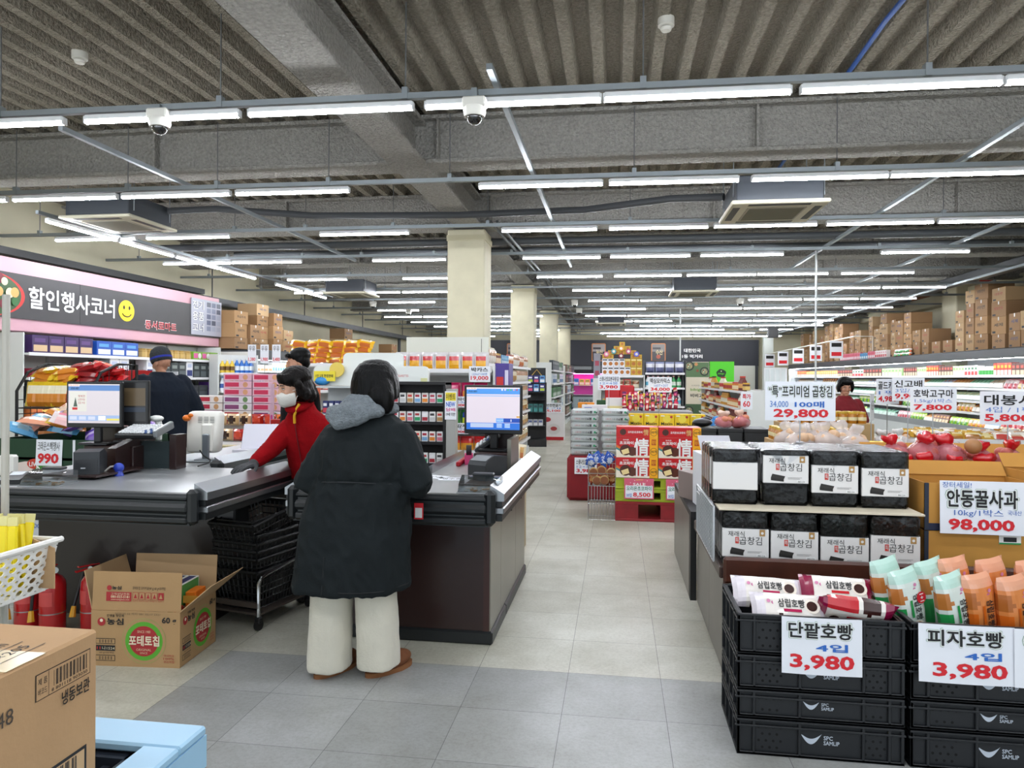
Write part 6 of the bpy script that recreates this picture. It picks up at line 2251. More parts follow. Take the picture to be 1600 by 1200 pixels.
def prod(kind, cols, w, h, d):
    """small goods: one mesh each, printed front"""
    k = (kind, tuple(cols), round(w, 3), round(h, 3), round(d, 3))
    if k in PROD:
        return PROD[k]
    a = [M(c, .35) for c in cols]
    m = MB()
    if kind == 'box':
        m.bx(-w / 2, w / 2, 0, d, 0, h, a[0], .003)
        m.rect(-w * .42, w * .42, h * .1, h * .45, a[1], -.001)
        m.rect(-w * .36, w * .3, h * .6, h * .82, a[2 % len(a)], -.001)
    elif kind == 'wide':
        m.bx(-w / 2, w / 2, 0, d, 0, h, a[0], .003)
        m.rect(-w * .45, w * .05, h * .2, h * .8, a[1], -.001)
        m.disc(w * .28, h * .5, min(w * .2, h * .38), a[2 % len(a)], -.0015, 12)
    elif kind == 'bottle':
        m.lathe([(.001, 0), (w / 2, 0), (w / 2, h * .62), (w * .2, h * .82), (w * .2, h * .9)], a[0], (0, w / 2, 0), 10)
        m.lathe([(w * .51, h * .2), (w * .51, h * .5)], a[1], (0, w / 2, 0), 10)
        m.lathe([(w * .23, h * .9), (w * .23, h), (.001, h)], a[2 % len(a)], (0, w / 2, 0), 8)
    elif kind == 'jar':
        m.lathe([(.001, 0), (w / 2, 0), (w / 2, h * .78), (w * .42, h * .84)], a[0], (0, w / 2, 0), 10)
        m.lathe([(w * .51, h * .15), (w * .51, h * .6)], a[1], (0, w / 2, 0), 10)
        m.lathe([(w * .46, h * .84), (w * .46, h), (.001, h)], a[2 % len(a)], (0, w / 2, 0), 10)
    elif kind == 'tray':
        m.bx(-w / 2, w / 2, 0, d, 0, h * .5, a[0], .006)
        m.add([(-w * .46, .005, h * .5), (w * .46, .005, h * .5), (w * .4, d * .95, h), (-w * .4, d * .95, h)], [(0, 1, 2, 3)], a[1])
        m.add([(-w * .3, .012, h * .52), (w * .18, .012, h * .52), (w * .16, d * .6, h * .84), (-w * .26, d * .6, h * .84)], [(0, 1, 2, 3)], a[2 % len(a)])
    elif kind == 'bag':
        z = [M(c, .25, coat=.4) for c in cols]
        pillow(m, w, h, d, lambda u, v: z[1] if .5 < v < .78 else (z[2 % len(z)] if v < .5 and abs(u - .5) < .33 else z[0]), 6, 6, Matrix.Translation((0, d / 2, h / 2)))
    PROD[k] = m.mesh(kind)
    return PROD[k]


ORD = ['first', 'second', 'third', 'fourth', 'fifth', 'sixth', 'seventh', 'eighth', 'ninth', 'tenth', 'eleventh', 'twelfth', 'thirteenth', 'fourteenth', 'fifteenth', 'sixteenth', 'seventeenth', 'eighteenth', 'nineteenth', 'twentieth'] + ['%d%s' % (n, {1: 'st', 2: 'nd', 3: 'rd'}.get(n % 10, 'th')) for n in range(21, 120)]


def fill(where, shelf, kinds, p0, dirx, L, rz, n_same=(3, 6), gap=.008, lean=0.0, end='nearest end', rows=1, maxrun=99, seed=0):
    """rows of goods along a shelf; every run of equal goods shares label and group. kinds: (name, colour word, kind, cols, w, h, d)"""
    q = random.Random(seed)
    d = Vector(dirx)
    p = Vector(p0)
    back = Vector((-d.y, d.x, 0)) if False else Matrix.Rotation(rz, 3, 'Z') @ Vector((0, 1, 0))
    x, run = 0, 0
    while x < L - .05 and run < maxrun:
        nm, cw, kind, cols, w, h, dd = q.choice(kinds)
        me = prod(kind, cols, w, h, dd)
        lb = '%s %s, %s run %s' % (cw, nm.replace('_', ' '), ORD[run], where)
        for i in range(q.randint(*n_same)):
            if x + w > L:
                break
            for r in range(rows):
                lo = p + d * (x + w / 2) + back * (.035 + r * (dd + .008)) + Vector((0, 0, .001 + abs(lean) * dd))
                one(me, nm, lb, nm.replace('_', ' ').split()[-1], lo, (lean, 0, rz + q.uniform(-.04, .04)), lb + ', equal packs')
            x += w + gap
        run += 1
        if x + .04 > L:
            break
# ================================================================ long chilled cabinet on the outer wall
CAB = M('#3a3d40', .4)
t = thing('chilled_cabinet', 'long open chilled cabinet with dark canopy along the window wall', 'chilled cabinet', (7.2, 11.0, 0), PI / 2)
# local X runs along world Y, the opening faces local +Y turned to world -X
CL = 21.0
LIN = M('#e9eef0', .45)
m = MB().bx(0, CL, -1.2, -1.1, 0, 2.1, LIN).bx(0, CL, -1.2, -.0, 0, .42, M('#c9cdcf', .4))
m.build('body', t)
MB().bx(0, CL, -1.2, .02, 2.0, 2.1, CAB).bx(0, CL, -.03, .03, 1.93, 2.12, CAB, .02).build('canopy', t)
MB().bx(0, CL, -.1, -.04, 1.925, 1.94, M('#f2f8ff', .5, emit=32.0, name='cabinet_lamp')).build('lamp', t)
for i, z in enumerate((.82, 1.06, 1.33, 1.595)):
    s = MB().bx(0, CL, -1.1, -.18 - .05 * (i > 1), z - .025, z, LIN, .003).build('shelf', t)
    MB().bx(0, CL, -.18 - .05 * (i > 1), -.165 - .05 * (i > 1), z - .03, z + .02, PRICE).build('price_rail', s)
MB().bx(0, CL, -1.1, -.02, .42, .5, LIN).bx(0, CL, -.03, .0, .42, .56, M('#8c9094', .4)).build('deck', t)
for x in (0, CL):
    MB().bx(x - .03, x + .03, -1.15, .0, .4, 2.0, LIN).build('end_panel', t)
FOOD = [('tofu_pack', 'pale green', 'tray', ('#e0e8e0', '#c8dcb8', '#e8dca8'), .15, .205, .1), ('sausage_pack', 'orange and white', 'tray', ('#f0e8dc', '#e0a860', '#c05a30'), .16, .205, .1),
        ('fishcake_bag', 'lime green', 'bag', ('#a0cc28', '#e8f0b0', '#4a9a1c'), .17, .205, .07), ('noodle_bag', 'yellow', 'bag', ('#ecbc34', '#f4ecd0', '#d87a1c'), .18, .205, .07),
        ('dumpling_bag', 'white and red', 'bag', ('#e8dcdc', '#c0242c', '#e0b870'), .18, .205, .07), ('salad_pack', 'mint', 'tray', ('#dcefe4', '#98d0b0', '#4a986a'), .16, .205, .1),
        ('ham_pack', 'pink', 'bag', ('#e09aa4', '#f4e4e4', '#c03a48'), .16, .205, .07), ('seasoning_pack', 'brown', 'box', ('#7a3c24', '#e8d0a0', '#d89830'), .15, .2, .1), ('rice_cake_pack', 'cream', 'tray', ('#f0ece4', '#e8d8c0', '#c89878'), .17, .205, .1), ('fish_pack', 'blue and white', 'tray', ('#e8eef4', '#a8c4dc', '#d8785c'), .17, .205, .1)]
TOPF = [('pickle_pack', 'red', 'box', ('#a83428', '#e8dcc8', '#d8982c'), .13, 0.255, .14), ('noodle_cup', 'green and white', 'jar', ('#e4ece4', '#4a9a50', '#d8e0d8'), .12, 0.195, .12), ('bean_pack', 'dark brown', 'box', ('#4a2c28', '#c8b498', '#a8483c'), .14, 0.240, .14),
        ('tofu_carton', 'orange', 'box', ('#e89048', '#f0e8e0', '#e8c880'), .13, 0.225, .14), ('curd_pack', 'light green', 'box', ('#b8d89c', '#f0f4ec', '#7ab060'), .13, 0.225, .14), ('sauce_pack', 'white and red', 'box', ('#ece8e4', '#c03838', '#3a6a48'), .14, 0.225, .14)]
shn = ['lower shelf of the window cabinet', 'third shelf of the window cabinet', 'second shelf of the window cabinet', 'top shelf of the window cabinet', 'deck of the window cabinet']
for i, (z, kinds) in enumerate(((.82, FOOD), (1.06, FOOD), (1.33, FOOD), (1.595, TOPF), (.5, FOOD))):
    fill(shn[i], i, kinds, (7.37 + .05 * (i > 1) if i < 4 else 7.24, 20.3, z), (0, -1, 0), 8.6, -PI / 2, (3, 5), .006, -.34 if i != 3 else 0, seed=20 + i)
    fill('far half, ' + shn[i], i, [k[:4] + (k[4] * 1.75, k[5], k[6]) for k in kinds], (7.37 + .05 * (i > 1) if i < 4 else 7.24, 31.6, z), (0, -1, 0), 11.2, -PI / 2, (4, 7), .015, -.34 if i != 3 else 0, seed=40 + i)

t = thing('promo_island', 'low white island of gold foil packs before the window cabinet', 'display island', (3.75, 9.6, 0), 0)
MB().bx(0, 2.9, 0, .9, 0, .74, SHW).build('stand', t)
MB().bx(-.01, 2.91, -.015, .0, .6, .78, PRICE).build('price_rail', t)
q = random.Random(31)
for i in range(64):
    cw, c = [('gold', ('#c89a30', '#e8d8a0', '#a86c20')), ('pale', ('#e8e0d4', '#d8b090', '#c84a40')), ('amber', ('#b87a28', '#f0e0b0', '#d8a040'))][(i // 5) % 3]
    one(bag_mesh(c, .2, .15, .07, 6, 5, i % 3), 'foil_pack', '%s foil pack lying on the low island before the window cabinet' % cw, 'pack', (3.87 + .165 * (i % 16) + q.uniform(-.02, .02), 9.72 + .2 * (i // 16), .80 + .02 * (i % 2)), (-.9 + q.uniform(-.2, .2), 0, q.uniform(-.3, .3)), '%s foil packs on the low island' % cw)
# storage cartons stacked on top of the cabinets
TANS = ['#a8845c', '#b08a60', '#9a7650', '#b4946c', '#a07c58', '#c0a078']


def stack(px, py, z, w, d, hs, rz, where, col=None, txt=None, taper=0.0):
    for i, h in enumerate(hs):
        c = M(col or rnd.choice(TANS), .8)
        lvl = 'only carton' if len(hs) == 1 else ('bottom carton', 'second carton', 'third carton', 'fourth carton')[i] if i < len(hs) - 1 else 'top carton'

        def pr(m, w_, h_, i=i):
            s = txt or rnd.choice(['라면', '냉동만두', '국수', '포테이토', '대용량', '식품', '취급주의', '세제'])
            m.text(s, -w_ * .3, w_ * .3, h_ * .45, h_ * .65, rnd.choice([INK, M('#a83c34'), M('#3a4a78'), INK]), -.002, .01)
            m.rect(-w_ * .42, -w_ * .2, h_ * .08, h_ * .2, INK, -.0015)
            m.rect(-.02, .02, h_ * .8, h_, M('#d8d4cc', .3), -.0015)
        if i % 3 == 1 and w_ > .4:
            m.disc(w_ * .28, h_ * .45, h_ * .2, M(rnd.choice(['#a85048', '#6a9a72'])), -.0012, 16)
        carton('storage_carton', 'brown %s of %s' % (lvl, where), 'carton', w - taper * i, d, h - .003, (px, py, z), rz + rnd.uniform(-.05, .05), c, pr)
        z += h


y = 13.1
n = 0
while y < 30.5:
    w = rnd.uniform(.34, .55)
    k = rnd.choice([2, 3, 3, 4, 4]) if not 17.2 < y < 18.4 else 1
    stack(7.32 + rnd.uniform(0, .05), y + w / 2, 2.122, w, .5, [rnd.uniform(.26, .36) for _ in range(k)], -PI / 2, 'the %s stack along the window cabinet' % ORD[n])
    y += w + rnd.uniform(.04, .16)
    n += 1
q = random.Random(3)
for i in range(22):
    nm, c = ('noodle_bag', ('#d8602c', '#e8e4dc', '#3a9a4a'))
    one(prod('bag', c, .16, .12, .08), 'noodle_bag', 'orange noodle bag heaped on the cabinet canopy below the brown cartons', 'bag', (7.22 + .0 * i, 19.4 + .09 * (i % 11), 2.121 + .09 * (i // 11)), (-.3, 0, -PI / 2 + q.uniform(-.2, .2)), 'orange noodle bags on the cabinet canopy')
fill('on the cabinet canopy', 0, [('small_carton', 'pink and white', 'box', ('#d8607c', '#f0e8ea', '#c83040'), .14, .2, .1), ('small_carton', 'blue', 'box', ('#3a98c8', '#e0f0f4', '#2a6ca8'), .16, .17, .1), ('small_carton', 'white and red', 'box', ('#ece4e4', '#c8303c', '#d8a0a8'), .14, .2, .1)], (7.2, 25.0, 2.121), (0, -1, 0), 4.2, -PI / 2, (3, 5), .01, seed=8)
t = thing('gold_snack_bundle', 'gold wrapped snack bundle resting on the carton stack at the near end', 'bundle', (7.25, 13.4, 3.3), -PI / 2)
t.location.z = 3.2
bpy.data.objects.remove(t)
# upper storage ledge above the windows
for i, (y, z, c) in enumerate(((17.9, 3.752, '#b02c24'), (21.2, 3.752, '#9a6a50'), (21.8, 3.752, '#a87458'), (27.4, 3.752, '#8a5c48'))):
    carton('storage_carton', '%s carton on the high ledge, %s from the near end' % ('red printed' if i == 0 else 'brown', ORD[i]), 'carton', .5, .3, .34, (8.3, y, z), -PI / 2, M(c, .8), lambda m, w, h: m.disc(0, h * .5, .06, INK, -.002, 10))
# rail with hanging price tags, plastic strip curtain at the cabinet end
t = thing('tag_rail', 'white rail sloping along the far end of the window wall cabinet with hanging tags', 'tag rail', (0, 0, 0))
MB().tube([(6.2, 31.5, 2.55), (6.75, 22.0, 2.75)], .02, W2, 6).tube([(6.72, 22.0, 2.75), (7.25, 22.0, 2.75), (7.25, 22.0, 2.12)], .015, W2, 6).build('rail', t)
tg = MB().bx(-.2, .2, -.004, 0, -.55, -.02, PAPER).rect(-.15, .15, -.2, -.08, INK, -.006).rect(-.15, .15, -.48, -.36, RED, -.006)
tgm = tg.mesh('hanging_tag')
for i in range(5):
    f = .05 + .2 * i
    one(tgm, 'hanging_tag', 'white price tag hanging from the sloping rail, %s from the far end' % ORD[i], 'tag', (6.2 + .55 * f, 31.5 - 9.5 * f, 2.54 + .2 * f), .1, 'hanging tags')
t = thing('strip_curtain', 'white door panel at the far end of the window cabinet', 'door panel', (6.45, 31.0, 0), -.35)
m = MB().bx(-.45, .45, 0, .05, .2, 1.98, LIN)
m.build('frame', t)
m = MB()
for i in range(4):
    m.bx(-.4 + .21 * i, -.25 + .21 * i, -.01, 0, .25, 1.92, M('#dfe8ea', .2))
m.build('strips', t)

# ================================================================ pink sign wall
PINK = M('#d8a8b4', .5)
SGY = 10.35
t = thing('promotion_sign', 'long pink framed fascia sign with a smiling face above the household shelves', 'sign', (-7.85, SGY, 0), PI / 2)
one(MB().bx(-.1, .1, 0, 5.8, 0, .1, M('#1c1e20', .6)).mesh('cable_tray'), 'cable_tray', 'black cable tray just above the pink promotion sign', 'cable tray', (-8.25, 7.6, 3.12))
L0, L1 = 7.6 - SGY, 13.42 - SGY
MB().bx(L0, L1, -.0, .2, 2.07, 3.03, PINK, .01).build('fascia', t)
m = MB()
DKP = M('#3d3b3d', .5, vary=.06, vscale=3)
m.bx(L0, L1, -.02, 0, 2.24, 2.83, DKP)
m.bx(9.62 - SGY, 9.63 - SGY, -.0212, -.02, 2.24, 2.83, INK)
m.build('panel', t)
m = MB()
m.text('할인행사코너', 8.675 - SGY, 10.36 - SGY, 2.39, 2.69, WHITE, -.026, .02)
m.text('동서로마트', 11.09 - SGY, 11.98 - SGY, 2.275, 2.435, WHITE, -.024, .035)
m.text('동서로마트', 11.1 - SGY, 11.97 - SGY, 2.285, 2.425, M('#c8303c'), -.028, .015)
m.build('lettering', t)
m = MB()
m.disc(10.64 - SGY, 2.535, .19, M('#f4d022', .5), -.024, 28, .17)
for s in (-1, 1):
    m.disc(10.64 - SGY + s * .065, 2.585, .022, INK, -.027, 12, .032)
pts = [(10.64 - SGY + .11 * math.sin(a), -.028, 2.51 - .07 * math.cos(a)) for a in [-1.2 + 2.4 * i / 12 for i in range(13)]]
m.tube(pts, .008, INK, 5)
m.build('smiling_face', t)
m = MB()
m.disc(8.0 - SGY, 2.53, .62, M('#c8302c', .5), -.0225, 32, .292)
m.disc(7.98 - SGY, 2.53, .58, M('#3c5a34', .5), -.024, 32, .285)
q = random.Random(9)
for i in range(34):
    a, r_ = q.uniform(0, 6.3), q.uniform(0, .5)
    m.disc(7.98 - SGY + r_ * math.cos(a), 2.53 + r_ * .5 * math.sin(a), q.uniform(.03, .075), M(q.choice(['#2f6b34', '#4f8a3a', '#1f4a28', '#d8c8a0', '#e0a860', '#c8482c', '#7a2030', '#e8d8b8']), .5), -.0245 - .0004 * i, 12)
m.build('vegetable_picture', t)
m = MB()
m.bx(12.42 - SGY, 13.44 - SGY, -.035, -.022, 2.27, 2.95, M('#b9bac8', .5))
for i, s in enumerate(('전기', '용품', '코너')):
    m.text(s, 12.45 - SGY, 12.82 - SGY, 2.75 - .21 * i, 2.91 - .21 * i, M('#2c3058'), -.037, .06)
    m.text(s, 12.45 - SGY, 12.82 - SGY, 2.75 - .21 * i, 2.91 - .21 * i, WHITE, -.039, .02)
for i in range(5):
    for j in range(3):
        m.rect(12.92 - SGY + .17 * j, 13.06 - SGY + .17 * j, 2.36 + .115 * i, 2.45 + .115 * i, M(q.choice(['#8a90a8', '#6a7088', '#a8aec0', '#5a5e70']), .5), -.037)
m.build('picture_panel', t)
# household shelves on the wall under the sign
gl_ = gondola('white wall shelving with household goods under the pink sign', (-7.6, 8.42, 0), PI / 2, 4.7, (.42, .78, 1.12, 1.46, 1.785), .55, 2.05)
H1 = [('wipes_box', 'purple', 'box', ('#3a1f56', '#d8b890', '#5a3a78'), .27, .24, .2), ('wipes_box', 'purple', 'box', ('#3a1f56', '#d8b890', '#e8d8c8'), .27, .24, .2)]
UN = 'under the pink sign'
fill('on the top shelf ' + UN, 0, H1, (-7.57, 8.5, 1.786), (0, 1, 0), 1.15, PI / 2, (4, 4), .01, seed=1, rows=1)
H2 = [('pad_box', 'blue', 'box', ('#2456b4', '#e4ecf4', '#5aa0d8'), .3, .22, .2), ('pad_box', 'light blue', 'box', ('#58b4dc', '#e8f4f8', '#2c7ac0'), .16, .2, .2)]
fill('beside the purple ones, top shelf ' + UN, 0, H2, (-7.57, 9.7, 1.786), (0, 1, 0), 1.0, PI / 2, (2, 3), .01, seed=4)
H3 = [('pot', 'brass', 'jar', ('#b89858', '#c8a868', '#a88848'), .16, .15, .15), ('storage_box', 'dark grey', 'box', ('#2c2e34', '#484c54', '#3a3c44'), .28, .2, .2), ('storage_box', 'green and pink', 'wide', ('#7aa838', '#d85a98', '#e8e8e0'), .26, .15, .2)]
fill('middle of the top shelf ' + UN, 0, H3, (-7.57, 10.75, 1.786), (0, 1, 0), 2.3, PI / 2, (2, 4), .015, seed=3)
H4 = [('diaper_pack', 'white and navy', 'box', ('#e4e4e8', '#2c3a78', '#b8c0d8'), .2, .3, .2), ('bag_pack', 'dark grey', 'box', ('#30383a', '#586064', '#88908c'), .2, .26, .2), ('tissue_pack', 'orange', 'box', ('#e8884c', '#f0c8a0', '#d8603c'), .2, .28, .2), ('wipes_pack', 'violet', 'box', ('#4a2c6c', '#c8b4d8', '#e0d4e8'), .18, .26, .2), ('cloth_pack', 'dark red', 'wide', ('#8a1c34', '#5a1424', '#e8d8d8'), .4, .12, .2)]
fill('second shelf ' + UN, 0, H4, (-7.57, 8.5, 1.461), (0, 1, 0), 4.5, PI / 2, (1, 2), .02, seed=5)
fill('third shelf ' + UN, 0, H4 + H3, (-7.57, 8.5, 1.121), (0, 1, 0), 4.5, PI / 2, (1, 3), .02, seed=6)
fill('fourth shelf ' + UN, 0, H4 + H2, (-7.57, 8.5, .781), (0, 1, 0), 4.5, PI / 2, (2, 3), .02, seed=7)
H5 = [('cleaner_bottle', 'blue', 'bottle', ('#2c6cc0', '#e0e8f0', '#d8dce0'), .09, .27, .1), ('cleaner_bottle', 'yellow', 'bottle', ('#d8b83c', '#6a4a20', '#e8e4d8'), .09, .25, .1), ('cleaner_bottle', 'white', 'bottle', ('#dfe4ea', '#3a58a0', '#6a90c8'), .09, .26, .1)]
gondola('narrow white bottle shelving next to the lit cabinet on the sign wall', (-7.25, 12.45, 0), PI / 2 - .5, .8, (.5, .86, 1.22, 1.55), .35, 1.9)
for i, z in enumerate((.5, .86, 1.22, 1.55)):
    fill('%s shelf of the narrow bottle shelving' % ORD[i], 0, H5, (-7.24, 12.5, z + .001), (math.cos(PI / 2 - .5), math.sin(PI / 2 - .5), 0), .76, PI / 2 - .5, (2, 4), .01, seed=60 + i)
# lit cabinet farther along
t = thing('chilled_cabinet', 'open lit dairy cabinet with dark canopy beyond the household shelves', 'chilled cabinet', (-7.2, 13.5, 0), PI / 2)
CL = 7.0
MB().bx(0, CL, .9, 1.0, 0, 2.0, LIN).bx(0, CL, .1, 1.0, 0, .45, M('#c9cdcf', .4)).build('body', t)
MB().bx(0, CL, 0, 1.0, 1.95, 2.02, CAB).bx(0, CL, -.03, .03, 1.83, 2.04, CAB, .02).build('canopy', t)
MB().bx(0, CL, .06, .11, 1.83, 1.845, M('#f2f8ff', .5, emit=32.0, name='cabinet_lamp')).build('lamp', t)
MB().bx(-.05, 0, .0, 1.0, 0, 1.98, W2).bx(CL, CL + .05, .0, 1.0, 0, 1.98, W2).build('end_panel', t)
for z in (.75, 1.05, 1.35, 1.6):
    MB().bx(0, CL, .25, .9, z - .025, z, LIN).build('shelf', t)
DAIRY = [('milk_carton', 'white', 'box', ('#eef0f2', '#6aa8d0', '#e8e8e8'), .1, .2, .1), ('juice_carton', 'green', 'box', ('#e8eee8', '#3a9a5a', '#d8b848'), .1, .2, .1), ('yogurt_pack', 'cream', 'box', ('#e8dcc0', '#b88a60', '#f0ece4'), .16, .13, .1)]
for i, z in enumerate((1.6, 1.35, 1.05)):
    fill('%s shelf of the dairy cabinet' % ORD[i], 0, DAIRY, (-7.43, 13.6, z + .001), (0, 1, 0), 6.5, PI / 2, (3, 6), .02, seed=70 + i)
n = 0
y = 13.48
for k, w, x in ((3, .5, -7.55), (2, .42, -7.5), (4, .5, -7.6), (3, .45, -7.5), (2, .5, -7.5), (1, .6, -7.5), (1, .5, -7.6), (3, .55, -7.6), (2, .5, -7.5), (1, .5, -7.5), (2, .6, -7.5)):
    stack(x, y + w / 2, 2.045, w, .45, [rnd.uniform(.22, .3) for _ in range(k)], PI / 2, 'the %s stack past the pink sign' % ORD[n], taper=.0)
    y += w + (.04 if n < 4 else .8)
    n += 1
# wall boards that the cartons rest on, past the cabinet
t = thing('wall_ledge', 'long grey ledge on the sign wall beyond the dairy cabinet', 'ledge', (-7.3, 20.55, 0), PI / 2)
MB().bx(0, 6.5, 0, 1.2, 1.97, 2.043, M('#6a6c6c', .6)).bx(0, 6.5, .0, 1.2, 0, 1.97, M('#b8b4a4', .7)).build('ledge', t)
# dark cable duct along the sign wall, drain pipes
DPIPE = M('#3c4044', .5)


def pipe(label, pts, r, mat=DPIPE, cat='pipe', name='pipe', n=10):
    return one(MB().tube(pts, r, mat, n).mesh(name), name, label, cat, (0, 0, 0))


one(MB().bx(-.12, .12, 0, 20, 0, .14, DPIPE).mesh('cable_tray'), 'cable_tray', 'dark cable tray along the sign wall above the cartons', 'cable tray', (-8.35, 13.5, 2.98))
pipe('dark drain pipe running down the sign wall behind the sign end', [(-8.45, 15.5, 3.0), (-8.45, 15.5, .02)], .06)
pipe('dark drain pipe running down the sign wall far from the sign', [(-8.45, 27.4, 3.0), (-8.45, 27.4, .02)], .06)
one(MB().bx(-.14, .14, 0, 23, 0, .15, DPIPE, .01).mesh('cable_tray'), 'cable_tray', 'dark cable tray along the window wall above the brown cartons', 'cable tray', (6.95, 11, 3.48))
for i, y in enumerate((12.5, 17, 21.5, 26, 30.5)):
    pipe('thin drop rod holding the window wall cable tray, %s from the near end' % ORD[i], [(6.95, y, 3.62), (6.95, y, 4.15)], .012, cat='rod', name='drop_rod')
    pipe('thin drop rod holding the sign wall cable tray, %s from the near end' % ORD[i], [(-8.35, y + 1.5, 3.11), (-8.35, y + 1.5, 4.15)], .012, cat='rod', name='drop_rod')

# ================================================================ snacks before the sign wall
# green bin heaped with candy bags
t = thing('display_bin', 'dark green display bin heaped with net candy bags behind the advert monitor', 'display bin', (-4.78, 5.0, 0), 0)
GB = M('#123a24', .5)
MB().bx(0, .95, 0, .02, 0, 1.0, GB).bx(0, .95, .75, .77, 0, 1.0, GB).bx(0, .02, 0, .77, 0, 1.0, GB).bx(.93, .95, 0, .77, 0, 1.0, GB).bx(0, .95, 0, .77, .84, .86, GB).build('bin', t)
MB().bx(.66, .68, -.004, 0, .3, 1.0, PAPER).build('edge_strip', t)
m = MB()
m.disc(.4, .66, .27, M('#e4d4cc', .6), -.002, 32, .17)
m.disc(.44, .81, .07, M('#c83a24', .5), -.004, 20, .04).text('LIVE', .39, .47, .79, .825, WHITE, -.006, .02)
m.disc(.54, .765, .1, M('#3a8a2c', .5), -.005, 24, .055).text('Delicious', .455, .625, .735, .79, WHITE, -.008, .025)
m.disc(.6, .68, .06, M('#a8784c', .5), -.004, 18, .035).disc(.78, .68, .07, M('#8a5aa8', .5), -.0045, 18, .035).disc(.78, .68, .05, M('#a8203c', .5), -.006, 16, .02).rect(.5, .56, .65, .7, M('#d84a8c', .5), -.005)
m.v = [(p[0] - .1, p[1], p[2]) for p in m.v]
m.build('printing', t)
sign('price_sign', 'price card at 990 on the dark green candy bin', .225, .2, (-4.32, 4.985, .9), 0, [('크라운스백쟁사', .08, .92, .08, .42, INK, .0), ('990', .1, .9, .52, .92, RED, .05)], tilt=-.05, curl=.01)
q = random.Random(12)
CAND = [('salmon', ('#e88a7c', '#f0b8a0', '#e8a08c')), ('sky blue', ('#6ab4e4', '#a8d8f0', '#4a90d0')), ('yellow', ('#ecc44c', '#f4e4a0', '#d88a3c')), ('violet', ('#5a3a9c', '#c8b4e0', '#7a5ab8')), ('peach', ('#f0a888', '#f8d8c0', '#e07a64')), ('white and pink', ('#f0e0e0', '#e88a9c', '#f4c4c4'))]
for i in range(46):
    cw, c = CAND[i % 6]
    u, v = q.uniform(.1, .86), q.uniform(.1, .68)
    hz = 1.0 + .26 * (1 - ((u - .48) / .6) ** 2) * (1 - ((v - .45) / .75) ** 2) * (.4 + .6 * (i / 46))
    one(bag_mesh(c, .24, .14, .06, 6, 5, i % 3), 'candy_bag', '%s candy bag in the heap on the dark green bin' % cw, 'candy bag', (-4.78 + u, 5.0 + v, hz - .02), (-PI / 2 + q.uniform(-.1, .9), q.uniform(-.4, .4), q.uniform(-.9, .9)), '%s candy bags on the green bin' % cw)
# black wire roll cage with snack bags
CW = .74
t = thing('roll_cage', 'black wire snack cage with bent arms behind the candy bin', 'roll cage', (-5.38, 5.84, 0), .0)
m = MB()
for x in (0, CW):
    m.tube([(x, 0, .05), (x, 0, 1.35), (x + .02, .1, 1.52), (x, .35, 1.6), (x, .62, 1.6), (x, .62, .05)], .014, BLACK, 6)
m.build('arms', t)
m = MB()
for x in (0, CW):
    for y in (.02, .6):
        m.ell((x, y, .03), (.015, .03, .03), BLACK, 10, 8)
m.build('casters', t)
m = MB()
for i in range(9):
    for x in (0, CW):
        m.tube([(x, .62 * i / 8, .1), (x, .62 * i / 8, 1.3 + .28 * min(1, i / 3))], .004, BLACK, 4)
for i in range(10):
    for x in (0, CW):
        m.tube([(x, 0, .1 + .13 * i), (x, .62, .1 + .13 * i)], .004, BLACK, 4)
for i in range(16):
    m.tube([(CW * i / 15, .62, .1), (CW * i / 15, .62, 1.6)], .004, BLACK, 4)
m.build('wire_sides', t)
for z in (.5, .92, 1.2):
    MB().bx(0, CW, .02, .62, z - .012, z, BLACK).build('shelf', t)
for i in range(22):
    r_, c = i // 11, i % 11
    yel = c < 6
    one(bag_mesh(('#e8c42c', '#f4ecd0', '#d8862c') if yel else ('#c41c20', '#e85a3c', '#8a1418'), .17, .23, .07, 6, 6, 2), 'snack_bag', '%s snack bag on the upper shelf of the black wire cage' % ('yellow' if yel else 'red'), 'snack bag', (-5.3 + .06 * c, 5.96 + .15 * r_ + .04 * (c / 10), 1.32 + .02 * r_), (-.15, 0, .05 + q.uniform(-.1, .1)), '%s snack bags upright in the black cage' % ('yellow' if yel else 'red'))
for i in range(26):
    c, r_ = i % 9, i // 9
    yel = c < 4
    one(bag_mesh(('#e8c42c', '#f4ecd0', '#d8862c') if yel else ('#c41c20', '#e85a3c', '#8a1418'), .22, .16, .07, 6, 5, 2), 'snack_bag', '%s snack bag lying on top in the black wire cage' % ('yellow' if yel else 'red'), 'snack bag', (-5.27 + .075 * c, 6.06 + .06 * (i % 3), 1.46 + .045 * r_ * (1.2 if not yel else .8)), (-1.2 + q.uniform(-.2, .2), q.uniform(-.3, .3), q.uniform(-.5, .5)), '%s snack bags lying in the black cage' % ('yellow' if yel else 'red'))
for i in range(6):
    one(bag_mesh(('#8a4a28', '#e0d8d0', '#c87a3c'), .24, .15, .07, 6, 5, 0), 'snack_bag', 'brown and white snack bag on the middle shelf of the black wire cage', 'snack bag', (-5.26 + .11 * i, 6.06, .96 + .03 * (i % 2)), (-1.1, 0, q.uniform(-.4, .4)), 'brown snack bags in the black cage')
t = thing('display_header', 'red display card standing behind the snack cage beside the navy coat', 'display card', (-5.3, 7.15, 0), .05)
MB().bx(-.2, .42, 0, .02, 1.36, 1.55, M('#c0161e', .5)).bx(-.2, .42, -.0, .3, 0, 1.36, M('#e0e0e0', .6)).build('card', t)
MB().bx(.42, .62, .0, .02, 1.33, 1.54, PAPER).text('1개 3+1', .44, .6, 1.4, 1.48, INK, -.002, .02).build('price_card', t)
